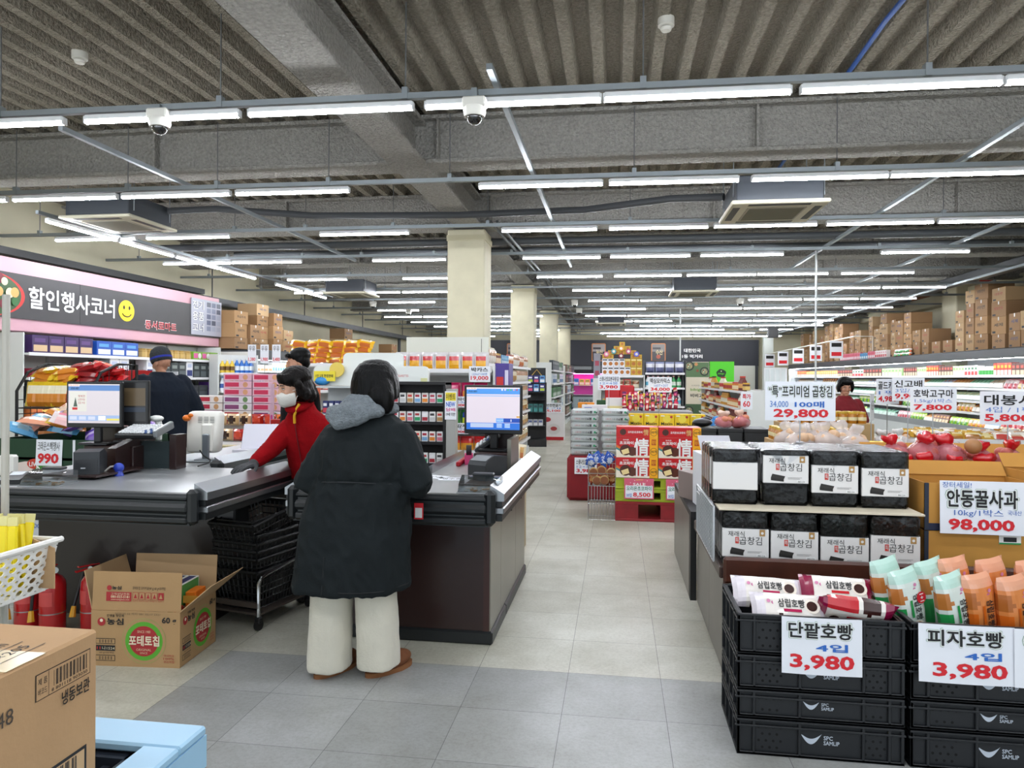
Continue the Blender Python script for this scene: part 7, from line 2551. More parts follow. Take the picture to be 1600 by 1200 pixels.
# pie box island behind the scale
IS = [('pie_carton', 'pink and white', 'wide', ('#e0b4c4', '#c83a5c', '#d8a078'), .36, .085, .2), ('pie_carton', 'white and red', 'wide', ('#ece4e0', '#b82840', '#c89868'), .36, .085, .2), ('pie_carton', 'white and violet', 'wide', ('#e4dce4', '#8a4a78', '#6a8a5a'), .36, .085, .2)]
t = thing('display_island', 'white stepped display stand under the pie cartons behind the price scale', 'display stand', (-5.1, 7.85, 0), 0)
MB().bx(0, 1.45, .0, .6, 0, .62, SHW).bx(0, 1.45, .25, .6, .62, .9, SHW).build('stand', t)
for c in range(3):
    k = IS[c]
    for r in range(7 if c else 4):
        kk = IS[0] if r > 3 else IS[(c + r // 2) % 3]
        one(prod(*kk[2:]), 'pie_carton', '%s pie carton, %s layer of the %s column on the stepped stand' % (kk[1], ORD[r], ORD[c]), 'carton', (-4.9 + .375 * c, 8.15, .902 + .09 * r), 0)
TINS = [('cookie_roll', 'navy', ('#2a3468', '#c8ccd8', '#8a94b8')), ('cookie_roll', 'red', ('#a8283c', '#e0c8c0', '#d86a5c')), ('cookie_roll', 'red', ('#a8283c', '#e0c8c0', '#d86a5c')), ('cookie_roll', 'orange', ('#d8683c', '#f0e0d0', '#b84a30'))]
for c in range(4):
    for r in range(6):
        nm, cw, cols = TINS[c]
        one(prod('box', cols, .11, .085, .2), nm, '%s cookie carton, %s layer, beside the pie cartons on the stepped stand' % (cw, ORD[r]), 'carton', (-3.98 + .115 * c, 8.2, .902 + .09 * r), 0, 'small cookie cartons, %s layer %d %s' % (cw, r, ''))
CAKES = [('cake_bag', 'blue', ('#2c4aa8', '#d8dce8', '#4a6ac0')), ('cake_bag', 'cream', ('#e0c090', '#3a2418', '#e8d8b8')), ('cake_bag', 'cream', ('#e0c090', '#3a2418', '#e8d8b8')), ('cake_bag', 'red', ('#b8281c', '#d84a30', '#8a1c14')), ('cake_bag', 'orange', ('#e07020', '#5a2c18', '#e89040')), ('cake_bag', 'orange', ('#e07020', '#5a2c18', '#e89040'))]
for r in range(2):
    for c in range(9):
        nm, cw, cols = CAKES[min(5, (c + r) * 6 // 10)]
        one(bag_mesh(cols, .15, .14, .1, 6, 6, 1), nm, '%s cake bag in the %s row before the pie cartons' % (cw, 'upper' if r == 0 else 'lower'), 'cake bag', (-4.98 + .155 * c, 7.98 - .14 * r + .06, .98 - .17 * r - .27 * (0)), (0, 0, 0), '%s cake bags, %s row' % (cw, 'upper' if r == 0 else 'lower'))
t = thing('display_step', 'low white step carrying the lower row of cake bags', 'display stand', (-5.1, 7.5, 0))
MB().bx(0, 1.45, 0, .33, 0, .735, SHW).build('stand', t)
for i in range(12):
    one(prod('wide', ('#e8dcb0', '#5a4028', '#d8c890'), .1, .09, .1), 'wafer_carton', 'cream wafer carton in the front row before the cake bags', 'carton', (-4.6 + .105 * (i % 6), 7.42 - .03, .55 + .095 * (i // 6)), 0, 'cream wafer cartons in the front row')
carton('green_box', 'dark green box with a white price slip at the front of the cake bags', 'box', .3, .3, .75, (-3.82, 7.18, 0), 0, M('#1d6a34', .5))
sign('price_sign', 'tall white price slip at 4,280 on the dark green box', .11, .3, (-3.86, 7.172, .6 + .1), 0, [('오예스', .12, .88, .12, .32, INK, .01), ('4,280', .1, .9, .75, .92, RED, .02)])
t = thing('display_step', 'low stand under the cream wafer cartons', 'display stand', (-4.68, 7.36, 0))
MB().bx(0, .66, 0, .13, 0, .548, SHW).build('stand', t)
sign('price_sign', 'white price slip standing before the cake bags beside the navy coat', .2, .13, (-4.78, 7.3, .84), 0, [('몽쉘통통', .1, .9, .2, .8, INK, .02)], poleto=0)
carton('snack_box', 'red and yellow snack box on a thin stand beside the cashier', 'box', .18, .1, .2, (-3.38, 6.9, .86), 0, M('#c42420', .4), lambda m, w, h: (m.text('오징어땅콩', -w * .42, w * .42, h * .55, h * .8, WHITE, -.002, .02), m.disc(0, h * .25, .05, M('#e8a838'), -.002, 14)))
t = thing('display_stand', 'thin white stand with pink leaflets beside the cashier', 'display stand', (-3.4, 6.95, 0))
MB().bx(-.12, .12, -.06, .08, .83, .858, SHW).tube([(-.1, 0, 0), (-.1, 0, .83)], .012, SHW, 6).tube([(.1, 0, 0), (.1, 0, .83)], .012, SHW, 6).bx(-.14, -.1, .07, .09, .83, 1.42, M('#e0b8cc', .6)).rect(-.13, -.11, .95, 1.1, M('#d84a9c'), .069).build('stand', t)

# ================================================================ noodles, tobacco rack, snack shelves behind the cash desks
gondola('grey shelving end piled with yellow noodle multipacks behind the cashier', (-4.75, 9.9, 0), 0, 1.25, (.5, .9, 1.3, 1.68), .45, 1.7)
for i in range(24):
    c, r_ = i % 6, i // 6
    one(bag_mesh(('#e8b41c', '#e8d8b0', '#c86a2c'), .24, .13, .09, 6, 5, 2), 'noodle_multipack', 'yellow noodle multipack piled on the grey shelving behind the cashier', 'noodle pack', (-4.65 + .2 * c + .02 * r_, 10.0 + .04 * (i % 2), 1.75 + .075 * r_), (-.5 + q.uniform(-.4, .3), q.uniform(-.2, .2), q.uniform(-.2, .2)), 'yellow noodle multipacks')
for i, z in enumerate((.5, .9, 1.3)):
    fill('%s shelf of the noodle shelving behind the cashier' % ORD[i], 0, [('noodle_cup', 'red', 'jar', ('#b82c24', '#e8d8c8', '#e8e0d8'), .11, .13, .1), ('noodle_cup', 'orange', 'jar', ('#d87a2c', '#e8e0d0', '#e8e0d8'), .11, .13, .1)], (-4.7, 9.9, z + .001), (1, 0, 0), 1.15, 0, (4, 5), .01, seed=80 + i, rows=2)
for i, (x, nmx) in enumerate(((-4.9, '1,380'), (-4.72, '1,980'), (-4.55, '3,480'))):
    sign('price_sign', 'white price slip at %s, %s of three before the dairy cabinet' % (nmx, ('first', 'second', 'third')[i]), .12, .25, (x, 9.2, 1.8), 0, [('우유', .12, .88, .08, .35, INK, .01), (nmx, .08, .92, .7, .92, RED, .02)], poleto=0)
sign('price_sign', 'white price card at 3,080 on the noodle shelving beside the yellow note', .2, .13, (-3.6, 9.5, 1.62), 0, [('진라면매운맛', .08, .92, .1, .4, INK, .01), ('3,080', .1, .8, .55, .92, RED, .02)], poleto=0)
gondola('long white shelving with red cartons on top, past the yellow noodles', (-3.7, 11.2, 0), 0, 1.45, (.5, .9, 1.3, 1.62), .45, 1.75)
RB_ = [('snack_carton', 'red and white', 'wide', ('#e8dcdc', '#b82c38', '#d8909c'), .22, .1, .2), ('snack_carton', 'white and black', 'wide', ('#e8e4e4', '#2c2a2c', '#c83c3c'), .24, .12, .2), ('snack_carton', 'orange and white', 'wide', ('#e8783c', '#f0e8e0', '#c83c2c'), .22, .1, .2), ('snack_carton', 'crimson', 'wide', ('#b02434', '#e8d8d8', '#e0a0a8'), .22, .09, .2)]
for i, z in enumerate((1.3, 1.62, 1.72)):
    fill('%s level of the shelving past the noodles' % ('middle', 'upper', 'top')[i], 0, RB_, (-3.65, 11.2 + (.1 if i == 2 else 0), z + .001), (1, 0, 0), 1.38, 0, (2, 4), .01, seed=90 + i)
# tobacco rack
t = thing('tobacco_rack', 'black cigarette rack with white packs behind the long coat', 'tobacco rack', (-1.96, 6.0, 0), 0)
MB().bx(0, .52, .2, .22, .3, 1.455, BLACK).bx(0, .02, 0, .22, .3, 1.455, BLACK).bx(.5, .52, 0, .22, .3, 1.455, BLACK).bx(0, .52, -.01, .22, 1.435, 1.46, BLACK).bx(0, .52, 0, .22, 0, .3, BLACK).build('cabinet', t)
shz = (1.275, 1.115, .945, .76, .6)
for z in shz:
    s = MB().bx(.02, .5, .02, .2, z - .012, z, BLACK).build('shelf', t)
    MB().bx(.02, .5, .01, .022, z - .022, z + .004, M('#14161a', .4)).build('shelf_edge', s)
CIG = [('red topped', ('#e8e8ea', '#a8303c', '#f0f0f2')), ('pink', ('#e8e8ea', '#d87a8c', '#a8404c')), ('blue marked', ('#ecedf0', '#7aa8d0', '#a83040')), ('white', ('#eeeeec', '#c8c8c8', '#3a3a3c')), ('green', ('#e8ecea', '#2c9a64', '#a83c3c')), ('orange', ('#ece8e4', '#e08a34', '#a83c3c')), ('tan', ('#e8e0d4', '#b89058', '#c83c34'))]
for r, z in enumerate(shz):
    for c in range(7):
        cw, cols = CIG[(c * 3 + r * 2) % 7]
        one(prod('box', cols, .055, .088, .024), 'cigarette_pack', '%s cigarette pack, %s slot on the %s shelf of the black rack' % (cw, ORD[c], ORD[r]), 'cigarette pack', (-1.96 + .065 + .066 * c, 6.04, z + .001), 0)
one(MB().bx(-.05, .05, -.002, 0, -.12, .12, PAPER).rect(-.045, .045, .04, .11, M('#ecd83c'), -.003).text('이벤트', -.04, .04, .05, .1, M('#6a5a10'), -.004, .02).text('NEW', -.04, .04, -.01, .03, M('#3a6cc8'), -.003, .03).text('담배', -.04, .04, -.05, -.02, M('#d8508c'), -.003, .02).text('19세 미만', -.04, .04, -.09, -.06, INK, -.003, .01).mesh('notice_card'), 'notice_card', 'white and yellow notice card on the side of the black cigarette rack', 'notice', (-1.395, 6.0, 1.26), 0)
MB().bx(-.04, .04, 0, .1, .0, 1.4, M('#a8a8a4', .5)).build('post', thing('rack_post', 'grey post beside the black cigarette rack carrying the notice card', 'post', (-1.395, 6.003, 0)))
# low rack of small colourful packs
t = thing('counter_rack', 'low grey rack of small purple and orange packs behind the cashier', 'rack', (-2.75, 6.4, 0), 0)
MB().bx(0, .75, .0, .25, 0, 1.13, M('#24402f', .6)).bx(0, .75, -.02, .25, 1.13, 1.15, SHW).bx(0, .75, .23, .25, 1.15, 1.4, SHW).bx(0, .75, -.05, .25, 1.395, 1.412, M('#c0c4c4', .3, .5)).build('rack', t)
fill('on the low rack behind the cashier', 0, [('vape_pack', 'violet', 'box', ('#4a3a98', '#e8e4f0', '#2a2c30'), .05, .12, .05), ('vape_pack', 'orange', 'box', ('#d86030', '#e8e0dc', '#3a2c28'), .05, .12, .05), ('vape_pack', 'navy', 'box', ('#2c3468', '#c83c4c', '#e8e8ec'), .05, .12, .05)], (-2.72, 6.4, 1.151), (1, 0, 0), .7, 0, (2, 3), .008, seed=5)
# white header boards on the tobacco counter
t = thing('header_board', 'white rounded header board above the tobacco counter with a yellow note', 'header board', (-2.85, 6.52, 0), 0)
HB = M('#e4e8e4', .35)


def rounded(m, x0, x1, z0, z1, r, d, mat):
    pts = []
    for cx, cz, a0 in ((x1 - r, z1 - r, 0), (x0 + r, z1 - r, PI / 2), (x0 + r, z0 + r, PI), (x1 - r, z0 + r, 1.5 * PI)):
        pts += [(cx + r * math.cos(a0 + PI / 2 * i / 5), cz + r * math.sin(a0 + PI / 2 * i / 5)) for i in range(6)]
    m.prism(pts[::-1], d, mat)


m = MB()
rounded(m, .0, 1.12, 1.415, 1.6, .05, .05, HB)
m.build('lower_board', t)
m = MB()
rounded(m, .27, .86, 1.5, 1.725, .05, .03, HB)
m.build('upper_board', t, (0, .06, 0))
m = MB().bx(.03, .24, -.06, -.055, 1.455, 1.55, M('#ecd93a', .6)).text('1인 2개 한정판매', .05, .22, 1.49, 1.52, INK, -.062, .01)
m.build('yellow_note', t)
MB().text('CIGARETTES', .82, .93, 1.5, 1.52, M('#c84a4a'), -.002).bx(1.05, 1.11, -.004, 0, 1.42, 1.49, M('#d8d8a0')).build('printing', t)
t2 = thing('snack_tub', 'blue tub with round yellow snack lid beneath the yellow note', 'tub', (-2.75, 6.49, 1.414), 0)
MB().ell((0, 0, .045), (.075, .05, .045), M('#3a90d0', .3), 14, 8).build('tub', t2)
MB().lathe([(.001, 0), (.07, 0), (.07, .02), (.001, .02)], M('#e8cc5c', .4), (0, 0, 0), 20, Matrix.Translation((.15, .0, .15)) @ Matrix.Rotation(PI / 2, 4, 'X')).build('lid', t2)
# chip shelving facing the desks
gondola('white snack shelving with chip bags and a tall white header beside the first column', (-2.42, 7.5, 0), 0, 1.12, (.45, .72, .98, 1.26, 1.582), .45, 1.62)
MB().bx(.06, 1.0, 0, .03, 1.62, 1.95, M('#d5d7cb', .6)).bx(.92, .925, -.003, 0, 1.63, 1.93, INK).build('header', thing('header_board', 'tall cream header board above the yellow chip bags', 'header board', (-2.42, 7.93, 0)))
for r in range(2):
    for i in range(7):
        one(bag_mesh(('#d8d4d4', '#c8303c', '#e8a81c'), .142, .185, .06, 8, 8, 2), 'chip_bag', 'silver and yellow corn chip bag, %s from the cashier, %s row on the top shelf' % (ORD[i], 'front' if r == 0 else 'back'), 'chip bag', (-2.3 + .145 * i, 7.56 + .09 * r, 1.675), (-.08, 0, q.uniform(-.08, .08)))
for i in range(7):
    one(bag_mesh(('#b01850', '#d8487c', '#e0903c'), .14, .18, .06, 6, 6, 2), 'chip_bag', 'magenta snack bag, %s from the cashier, second shelf of the snack shelving' % ORD[i], 'chip bag', (-2.3 + .145 * i, 7.56, 1.355), (-.06, 0, q.uniform(-.08, .08)))
    one(bag_mesh(('#2c7a34', '#2a4ab0', '#c8d83c'), .14, .17, .06, 6, 6, 2), 'chip_bag', 'green and blue snack bag, %s from the cashier, third shelf of the snack shelving' % ORD[i], 'chip bag', (-2.3 + .145 * i, 7.56, 1.07), (-.06, 0, q.uniform(-.08, .08)))
    one(bag_mesh(('#b81c20', '#d84038', '#e8a83c'), .14, .15, .06, 6, 6, 0), 'chip_bag', 'red snack bag, %s from the cashier, fourth shelf of the snack shelving' % ORD[i], 'chip bag', (-2.3 + .145 * i, 7.56, .8), (-.06, 0, q.uniform(-.08, .08)))
fill('lowest shelf of the snack shelving', 0, [('snack_carton', 'green', 'wide', ('#1c6a3a', '#e0e8e0', '#3a9a5a'), .17, .12, .2), ('snack_carton', 'cream and pink', 'wide', ('#e8dcc0', '#d8a0b0', '#e8c8cc'), .19, .1, .2), ('snack_carton', 'royal blue', 'wide', ('#2434a0', '#d8dcec', '#4a5cc0'), .2, .12, .2)], (-2.4, 7.49, .451), (1, 0, 0), 1.08, 0, (1, 2), .01, seed=4)
sign('price_sign', 'small price card at 1,200 on the top shelf below the yellow chip bags', .165, .13, (-2.07, 7.47, 1.525), 0, P_('크라운콘칩', 0, '148g', '1,200'))
sign('price_sign', 'price card at 19,000 at the end of the yellow chip bags', .225, .165, (-1.43, 7.478, 1.535), 0, [('박카스', .1, .9, .08, .36, INK, .03), ('120ml*100병', .15, .85, .42, .58, M('#5a80c8'), 0), ('19,000', .08, .92, .62, .92, RED, .03)])
sign('price_sign', 'small price card at 1,000 below the magenta snack bags', .18, .115, (-1.64, 7.47, 1.24), 0, P_('빅파이', 0, '324g', '1,000'))
sign('price_sign', 'small price card at 1,000 below the green snack bags', .19, .115, (-1.64, 7.47, .96), 0, P_('오감자', 0, '115g', '1,000'))
carton('drink_case', 'violet striped drink case standing behind the 19,000 price card', 'case', .15, .3, .72, (-1.21, 7.6, .931), 0, M('#4a3a8c', .5), lambda m, w, h: (m.rect(-w * .4, w * .1, h * .4, h * .8, M('#c8302c'), -.002), m.rect(w * .2, w * .45, h * .1, h * .9, M('#d8d4e8'), -.002)))
MB().bx(-.08, .08, 0, .34, 0, .93, M('#c8ccc8', .6)).build('plinth', thing('case_plinth', 'pale plinth under the violet striped drink case', 'plinth', (-1.21, 7.58, 0)))
# ================================================================ shelving beside the aisle, columns side
gondola('white aisle shelving with snacks, its open side to the aisle, past the first column', (-1.75, 9.75, 0), PI / 2, 4.9, (.3, .58, .86, 1.14, 1.42, 1.69), .42, 1.72)
A1 = [('dried_food_bag', 'brown', 'bag', ('#8a5a38', '#e0d0b0', '#c89a50'), .14, .22, .07), ('dried_food_bag', 'gold', 'bag', ('#c8a048', '#e8dcb8', '#a8682c'), .14, .22, .07), ('snack_jar', 'dark red', 'jar', ('#6a2c24', '#e0c8a8', '#c8a058'), .1, .17, .1), ('snack_carton', 'blue', 'box', ('#3a8cc0', '#e0ecf0', '#8ac0dc'), .14, .16, .14), ('dried_food_bag', 'white', 'bag', ('#dcd4c4', '#b88a68', '#e8e4dc'), .15, .24, .08), ('sweet_bag', 'red', 'bag', ('#a82c2c', '#e8d0b8', '#d88a3c'), .14, .2, .07)]
for i, z in enumerate((.3, .58, .86, 1.14, 1.42, 1.69)):
    fill('%s level up of the aisle shelving' % ORD[i], 0, A1, (-1.73, 9.8, z + .001), (0, 1, 0), 4.7, PI / 2, (3, 6), .01, seed=100 + i)
t = thing('spinner_rack', 'black card rack with hanging blister packs beside the aisle', 'rack', (-1.72, 15.6, 0), .12)
MB().bx(-.22, .22, 0, .4, 0, .16, BLACK).bx(-.2, .2, .38, .4, .16, 1.72, BLACK).build('back_and_base', t)
m = MB()
for x in (-.2, .2):
    m.tube([(x, .02, .1), (x, .02, 1.4)], .014, BLACK, 6)
m.build('posts', t)
for z in (.45, .75, 1.02, 1.18):
    MB().bx(-.2, .2, .02, .38, z - .01, z, BLACK).build('shelf', t)
MB().tube([(-.15, .2, 1.5), (0, .2, 1.68), (.15, .2, 1.5)], .008, M('#c8a040'), 5).build('hanger', t)
for r in range(2):
    for c in range(3):
        one(prod('box', [('#2a2c78', '#b8d03c', '#e8e8f0'), ('#2a2c78', '#d8506c', '#e8e8f0'), ('#5a9ad0', '#e8ecf0', '#2a3a78')][(r + c) % 3], .11, .16, .03), 'blister_pack', 'hanging blister pack on the black card rack, %s from the posts, %s row' % (ORD[c], 'upper' if r == 0 else 'lower'), 'blister pack', (-1.86 + .13 * c, 15.6, 1.39 - .19 * r), .12)
fill('on the black card rack', 0, [('toy_pack', 'teal', 'box', ('#2c6a68', '#3a8a88', '#1c3c44'), .1, .18, .1), ('toy_pack', 'dark red', 'box', ('#6a2028', '#a83c3c', '#e0d0c8'), .1, .18, .1)], (-1.9, 15.58, .751), (1, .12, 0), .36, .12, (2, 3), .01, seed=3)
fill('low on the black card rack', 0, [('toy_pack', 'grey', 'box', ('#a8acb4', '#e0e0e4', '#3a4a88'), .1, .14, .1)], (-1.9, 15.58, .451), (1, .12, 0), .36, .12, (3, 3), .01, seed=3)
carton('promo_box', 'white promotion box with noodle bowl picture and red foot beside the aisle', 'display box', .52, .4, .66, (-1.52, 17.4, 0), 0, M('#e4e0e2', .5), lambda m, w, h: (m.rect(-w / 2, w / 2, 0, h * .12, M('#b81c28'), -.002), m.disc(.02, h * .4, .16, M('#d8d4d4'), -.002, 20, .13), m.disc(.02, h * .42, .08, M('#a83a3c'), -.003, 16, .05), m.disc(-.15, h * .75, .1, M('#a82c34'), -.002, 14, .06)))
sign('price_sign', 'price card on top of the white promotion box', .4, .24, (-1.5, 17.36, .78), 0, P_('반찬전골기', 0, '1개', '5,100'))
gondola('white household shelving farther along the aisle, behind the promotion box', (-1.62, 18.6, 0), PI / 2, 3.8, (.3, .65, 1.0, 1.35, 1.7), .42, 1.9)
A2 = [('kitchen_pack', 'blue and white', 'box', ('#d8e0e4', '#3a78a8', '#a8c8d8'), .2, .26, .1), ('kitchen_pack', 'green', 'box', ('#5a8a5c', '#d8e0d8', '#3a5a40'), .2, .24, .1), ('kitchen_pack', 'dark grey', 'box', ('#3c4248', '#6a7078', '#a8acb0'), .2, .26, .1), ('kitchen_pack', 'brown', 'box', ('#6a4a3a', '#a88a70', '#c8b8a0'), .2, .24, .1)]
for i, z in enumerate((.3, .65, 1.0, 1.35, 1.7)):
    fill('%s level up of the household shelving' % ORD[i], 0, A2, (-1.6, 18.65, z + .001), (0, 1, 0), 3.6, PI / 2, (2, 4), .02, seed=120 + i)
gondola('last white aisle shelving on the column side', (-1.62, 23.6, 0), PI / 2, 4.5, (.3, .65, 1.0, 1.35, 1.7), .42, 1.9)
for i, z in enumerate((.3, .65, 1.0, 1.35, 1.7)):
    fill('%s level up, last column side shelving' % ORD[i], 0, [k[:4] + (.3, k[5], k[6]) for k in A2], (-1.6, 23.65, z + .001), (0, 1, 0), 4.3, PI / 2, (2, 3), .03, seed=130 + i)
carton('cookie_carton', 'small open carton of yellow cookie packs at the end of the desk by the aisle', 'carton', .26, .2, .74, (-.93, 6.25, 0), 0, M('#b8a888', .7))
for i in range(6):
    one(bag_mesh(('#d8a030', '#e8c868', '#c87a28') if i < 4 else ('#e8dcc0', '#d8a860', '#c87a48'), .09, .15, .05, 5, 6, 2), 'cookie_bag', '%s cookie pack standing in the small carton by the aisle' % ('yellow' if i < 4 else 'cream'), 'cookie pack', (-1.02 + .034 * i + .01 * (i % 2), 6.31 + .05 * (i % 2), .815 + .02 * (i % 2)), (-.1, .1 * (i % 3 - 1), 0), '%s cookie packs in the small carton' % ('yellow' if i < 4 else 'cream'))

# ================================================================ gold box pyramid in the centre
gondola('white shelving end topped by the gold box pyramid', (-.28, 13.0, 0), 0, .75, (.6, .98, 1.32, 1.55), .45, 1.56)
GD = M('#c8a02c', .45)
for r in range(2):
    for c in range(7):
        gold = c >= 5 - r
        carton('honey_box', '%s snack box, %s from the aisle, %s row under the gold pyramid' % ('gold' if gold else 'white', ORD[c], 'lower' if r == 0 else 'upper'), 'snack box', .099, .12, .148, (-.215 + .101 * c, 13.02, 1.551 + .15 * r), 0, GD if gold else M('#e8e8ec', .5),
               lambda m, w, h, g=gold: (m.disc(0, h * .4, w * .34, M('#b8702c', .5), -.002, 12), m.rect(-w * .4, w * .4, h * .78, h * .92, M('#e8dca0') if g else M('#3a3a3c'), -.002)))
z = 1.852
for r, k in enumerate((7, 5, 3, 1)):
    for c in range(k):
        if r == 0 and 2 <= c <= 4:
            continue
        carton('honey_box', 'gold snack box, %s from the aisle in the %s step of the pyramid' % (ORD[c], ('lowest', 'second', 'third', 'topmost')[r]), 'snack box', .098, .1, .073, (.088 + .1 * (c - (k - 1) / 2), 13.05, z), 0, GD, lambda m, w, h: m.disc(0, h * .5, h * .3, M('#b8702c'), -.002, 10))
    z += .075
one(MB().bx(-.14, .14, 0, .1, 0, .073, M('#2c2a34', .5)).mesh('sign_block'), 'sign_block', 'dark block in the notch of the gold pyramid', 'block', (.088, 13.06, 1.852))
for i, (x, zz, c, cw) in enumerate(((-.19, 1.93, '#e07a9c', 'pink'), (-.06, 1.98, '#3aa0a4', 'teal'), (.07, 2.03, '#e8a838', 'orange'), (.2, 1.98, '#c84a7c', 'rose'), (.34, 1.93, '#5a5ac8', 'blue'), (.07, 1.9, '#8a1c2c', 'dark red'))):
    h = MB()
    for y in (0,):
        h.prism([(.05 * math.cos(PI / 3 * k), .05 * math.sin(PI / 3 * k)) for k in range(6)][::-1], .01, M(c, .4)).disc(0, 0, .025, M('#f0e4d8'), -.002, 10)
    one(h.mesh('badge'), 'hexagon_badge', '%s hexagon badge on the front of the gold pyramid' % cw, 'badge', (x, 13.0, zz), 0)
fill('below the gold pyramid', 0, [('bread_bag', 'cream', 'bag', ('#e0d0b0', '#8a5a3c', '#e8dcc4'), .12, .15, .08)], (-.25, 13.02, 1.321), (1, 0, 0), .7, 0, (6, 6), .01, seed=2)
fill('two shelves below the gold pyramid', 0, [('bread_bag', 'yellow', 'bag', ('#e0b83c', '#e8e0d8', '#d8682c'), .12, .15, .08)], (-.25, 13.02, .981), (1, 0, 0), .7, 0, (6, 6), .01, seed=2)
carton('snack_tower', 'column of small grey cartons beside the gold pyramid', 'carton', .12, .12, .45, (-.36, 13.2, 1.5), 0, M('#8a8a94', .5), lambda m, w, h: (m.rect(-w * .3, w * .3, h * .1, h * .3, M('#a84a5c'), -.002), m.rect(-w * .3, w * .3, h * .5, h * .7, M('#a84a5c'), -.002)))
MB().bx(-.07, .07, 0, .2, 0, 1.5, SHW).build('plinth', thing('tower_stand', 'slim white stand under the small grey cartons beside the gold pyramid', 'stand', (-.36, 13.18, 0)))
# laundry packs and shelves behind the pyramid
gondola('dark shelving with grey laundry packs behind the gold pyramid', (.6, 16.0, 0), 0, .86, (.5, .9, 1.3, 1.62), .45, 1.9, mat=M('#3a3c40', .5))
fill('top shelf of the dark shelving behind the pyramid', 0, [('laundry_pack', 'grey blue', 'bag', ('#8a90b0', '#e4e4ec', '#5a5f88'), .19, .24, .1)], (.62, 16.0, 1.621), (1, 0, 0), .84, 0, (4, 4), .02, seed=2)
for i, zz in enumerate((.9, 1.3)):
    fill('%s shelf of the dark shelving behind the pyramid' % ('lower', 'middle')[i], 0, [('soap_bottle', 'green', 'bottle', ('#3aa05c', '#e0ece0', '#e0a8a0'), .1, .26, .1), ('soap_bottle', 'white', 'bottle', ('#e4e8ea', '#5aa8c8', '#d8a0a8'), .1, .26, .1)], (.62, 16.0, zz + .001), (1, 0, 0), .82, 0, (3, 5), .01, seed=6 + i)

# ================================================================ sauce shelving on the produce side
gondola('white sauce shelving with rounded lower shelves on the produce side of the aisle', (2.2, 20.0, 0), -PI / 2, 6.9, (.3, .64, .96, 1.28), .5, 1.3)
A3 = [('sauce_bottle', 'dark red', 'bottle', ('#6a2018', '#d8a058', '#c83c2c'), .1, .27, .1), ('sauce_bottle', 'white', 'bottle', ('#e8e0cc', '#c83c34', '#b8302c'), .1, .26, .1), ('sauce_jar', 'orange', 'jar', ('#c8782c', '#e8d8b0', '#b83028'), .11, .16, .1), ('sauce_jar', 'brown', 'jar', ('#5a3020', '#d8b868', '#d8a838'), .11, .15, .1), ('sauce_tub', 'yellow', 'jar', ('#d8b02c', '#a83428', '#e8dcc0'), .14, .16, .14), ('oil_bottle', 'amber', 'bottle', ('#c89030', '#e8e4d0', '#3a3a30'), .09, .28, .1)]
for i, zz in enumerate((.3, .64, .96, 1.28)):
    fill('%s level up of the sauce shelving' % ORD[i], 0, A3, (2.2, 19.9, zz + .001), (0, -1, 0), 6.7, -PI / 2, (4, 7), .012, seed=150 + i)
sign('price_sign', 'red and white price card at the near end of the sauce shelving', .2, .3, (2.24, 13.072, 1.12), 0, [('특가', .15, .85, .1, .4, RED, .03), ('60', .2, .8, .5, .85, RED, .03)])
# tall brand panel, green poster, chest freezers, pink lit cabinet
t = thing('brand_panel', 'tall green and cream food brand panel with bowls of food behind the aisle', 'panel', (2.32, 22.0, 0), 0)
MB().bx(-.37, .37, 0, .5, 0, 2.0, M('#d8cdb8', .5), .01).build('cabinet', t)
m = MB().rect(-.365, .365, 1.55, 1.99, M('#56744c', .5), -.002).rect(-.365, .365, .02, .75, M('#3f5a3c', .5), -.002)
for x, zz, r_ in ((-.2, 1.88, .14), (.24, 1.72, .13), (-.2, .56, .13)):
    m.disc(x, zz, r_, M('#262a26', .5), -.004, 20).disc(x, zz, r_ * .72, M('#7a8a6a', .5), -.006, 18)
    for k in range(7):
        m.disc(x + r_ * .4 * math.cos(k), zz + r_ * .4 * math.sin(k * 1.7), r_ * .15, M(['#c8a070', '#a84c34', '#dcd8b8'][k % 3], .5), -.008, 8)
m.disc(.04, 1.74, .04, M('#8a4a30'), -.004, 10).disc(.0, 1.93, .05, M('#c88a58'), -.004, 10)
m.text('bibigo', -.16, .2, 1.12, 1.22, M('#6a9a3c'), -.004, .02)
m.text('비비고', -.16, .2, .95, 1.06, INK, -.004, .03)
m.text('K-FOOD', -.12, .1, 1.28, 1.32, M('#6a6a5a'), -.004)
m.build('printing', t)
MB().bx(-.62, -.4, .1, .5, 0, 1.9, M('#c8d4d8', .3)).build('side_cooler', t)
t = thing('green_poster', 'bright green poster with black stamp mark over the sauce shelving', 'poster', (3.34, 24.0, 0), 0)
MB().bx(-.38, .38, 0, .4, 0, 1.4, M('#48584c', .5)).bx(-.38, .38, .0, .05, 1.4, 2.06, M('#5ac81e', .5)).build('board', t)
m = MB()
pts = [(.15 * (1 + .08 * math.sin(5 * a)) * math.cos(a) - .02, .14 * (1 + .08 * math.sin(4 * a)) * math.sin(a) + 1.68) for a in [2 * PI * i / 20 for i in range(20)]]
m.add([(x, -.003, zz) for x, zz in pts], [tuple(range(20))], M('#16341c', .5))
m.text('bibigo', -.12, .08, 1.63, 1.7, M('#5ac81e'), -.005, .02).disc(-.02, 1.75, .02, M('#d8e8b0'), -.005, 10)
m.build('stamp', t)
MB().rect(-.36, .36, 1.42, 2.04, M('#46b818', .5, emit=.25), -.002).build('glowing_face', t)  # green face given a faint emission of its own
t = thing('freezer_chest', 'pale grey freezer chest at the back of the aisle below the pink lit shelves', 'freezer', (-1.0, 26.0, 0), 0)
MB().bx(-.55, .55, 0, .9, .0, .84, M('#a8b4ba', .4), .02).build('body', t)
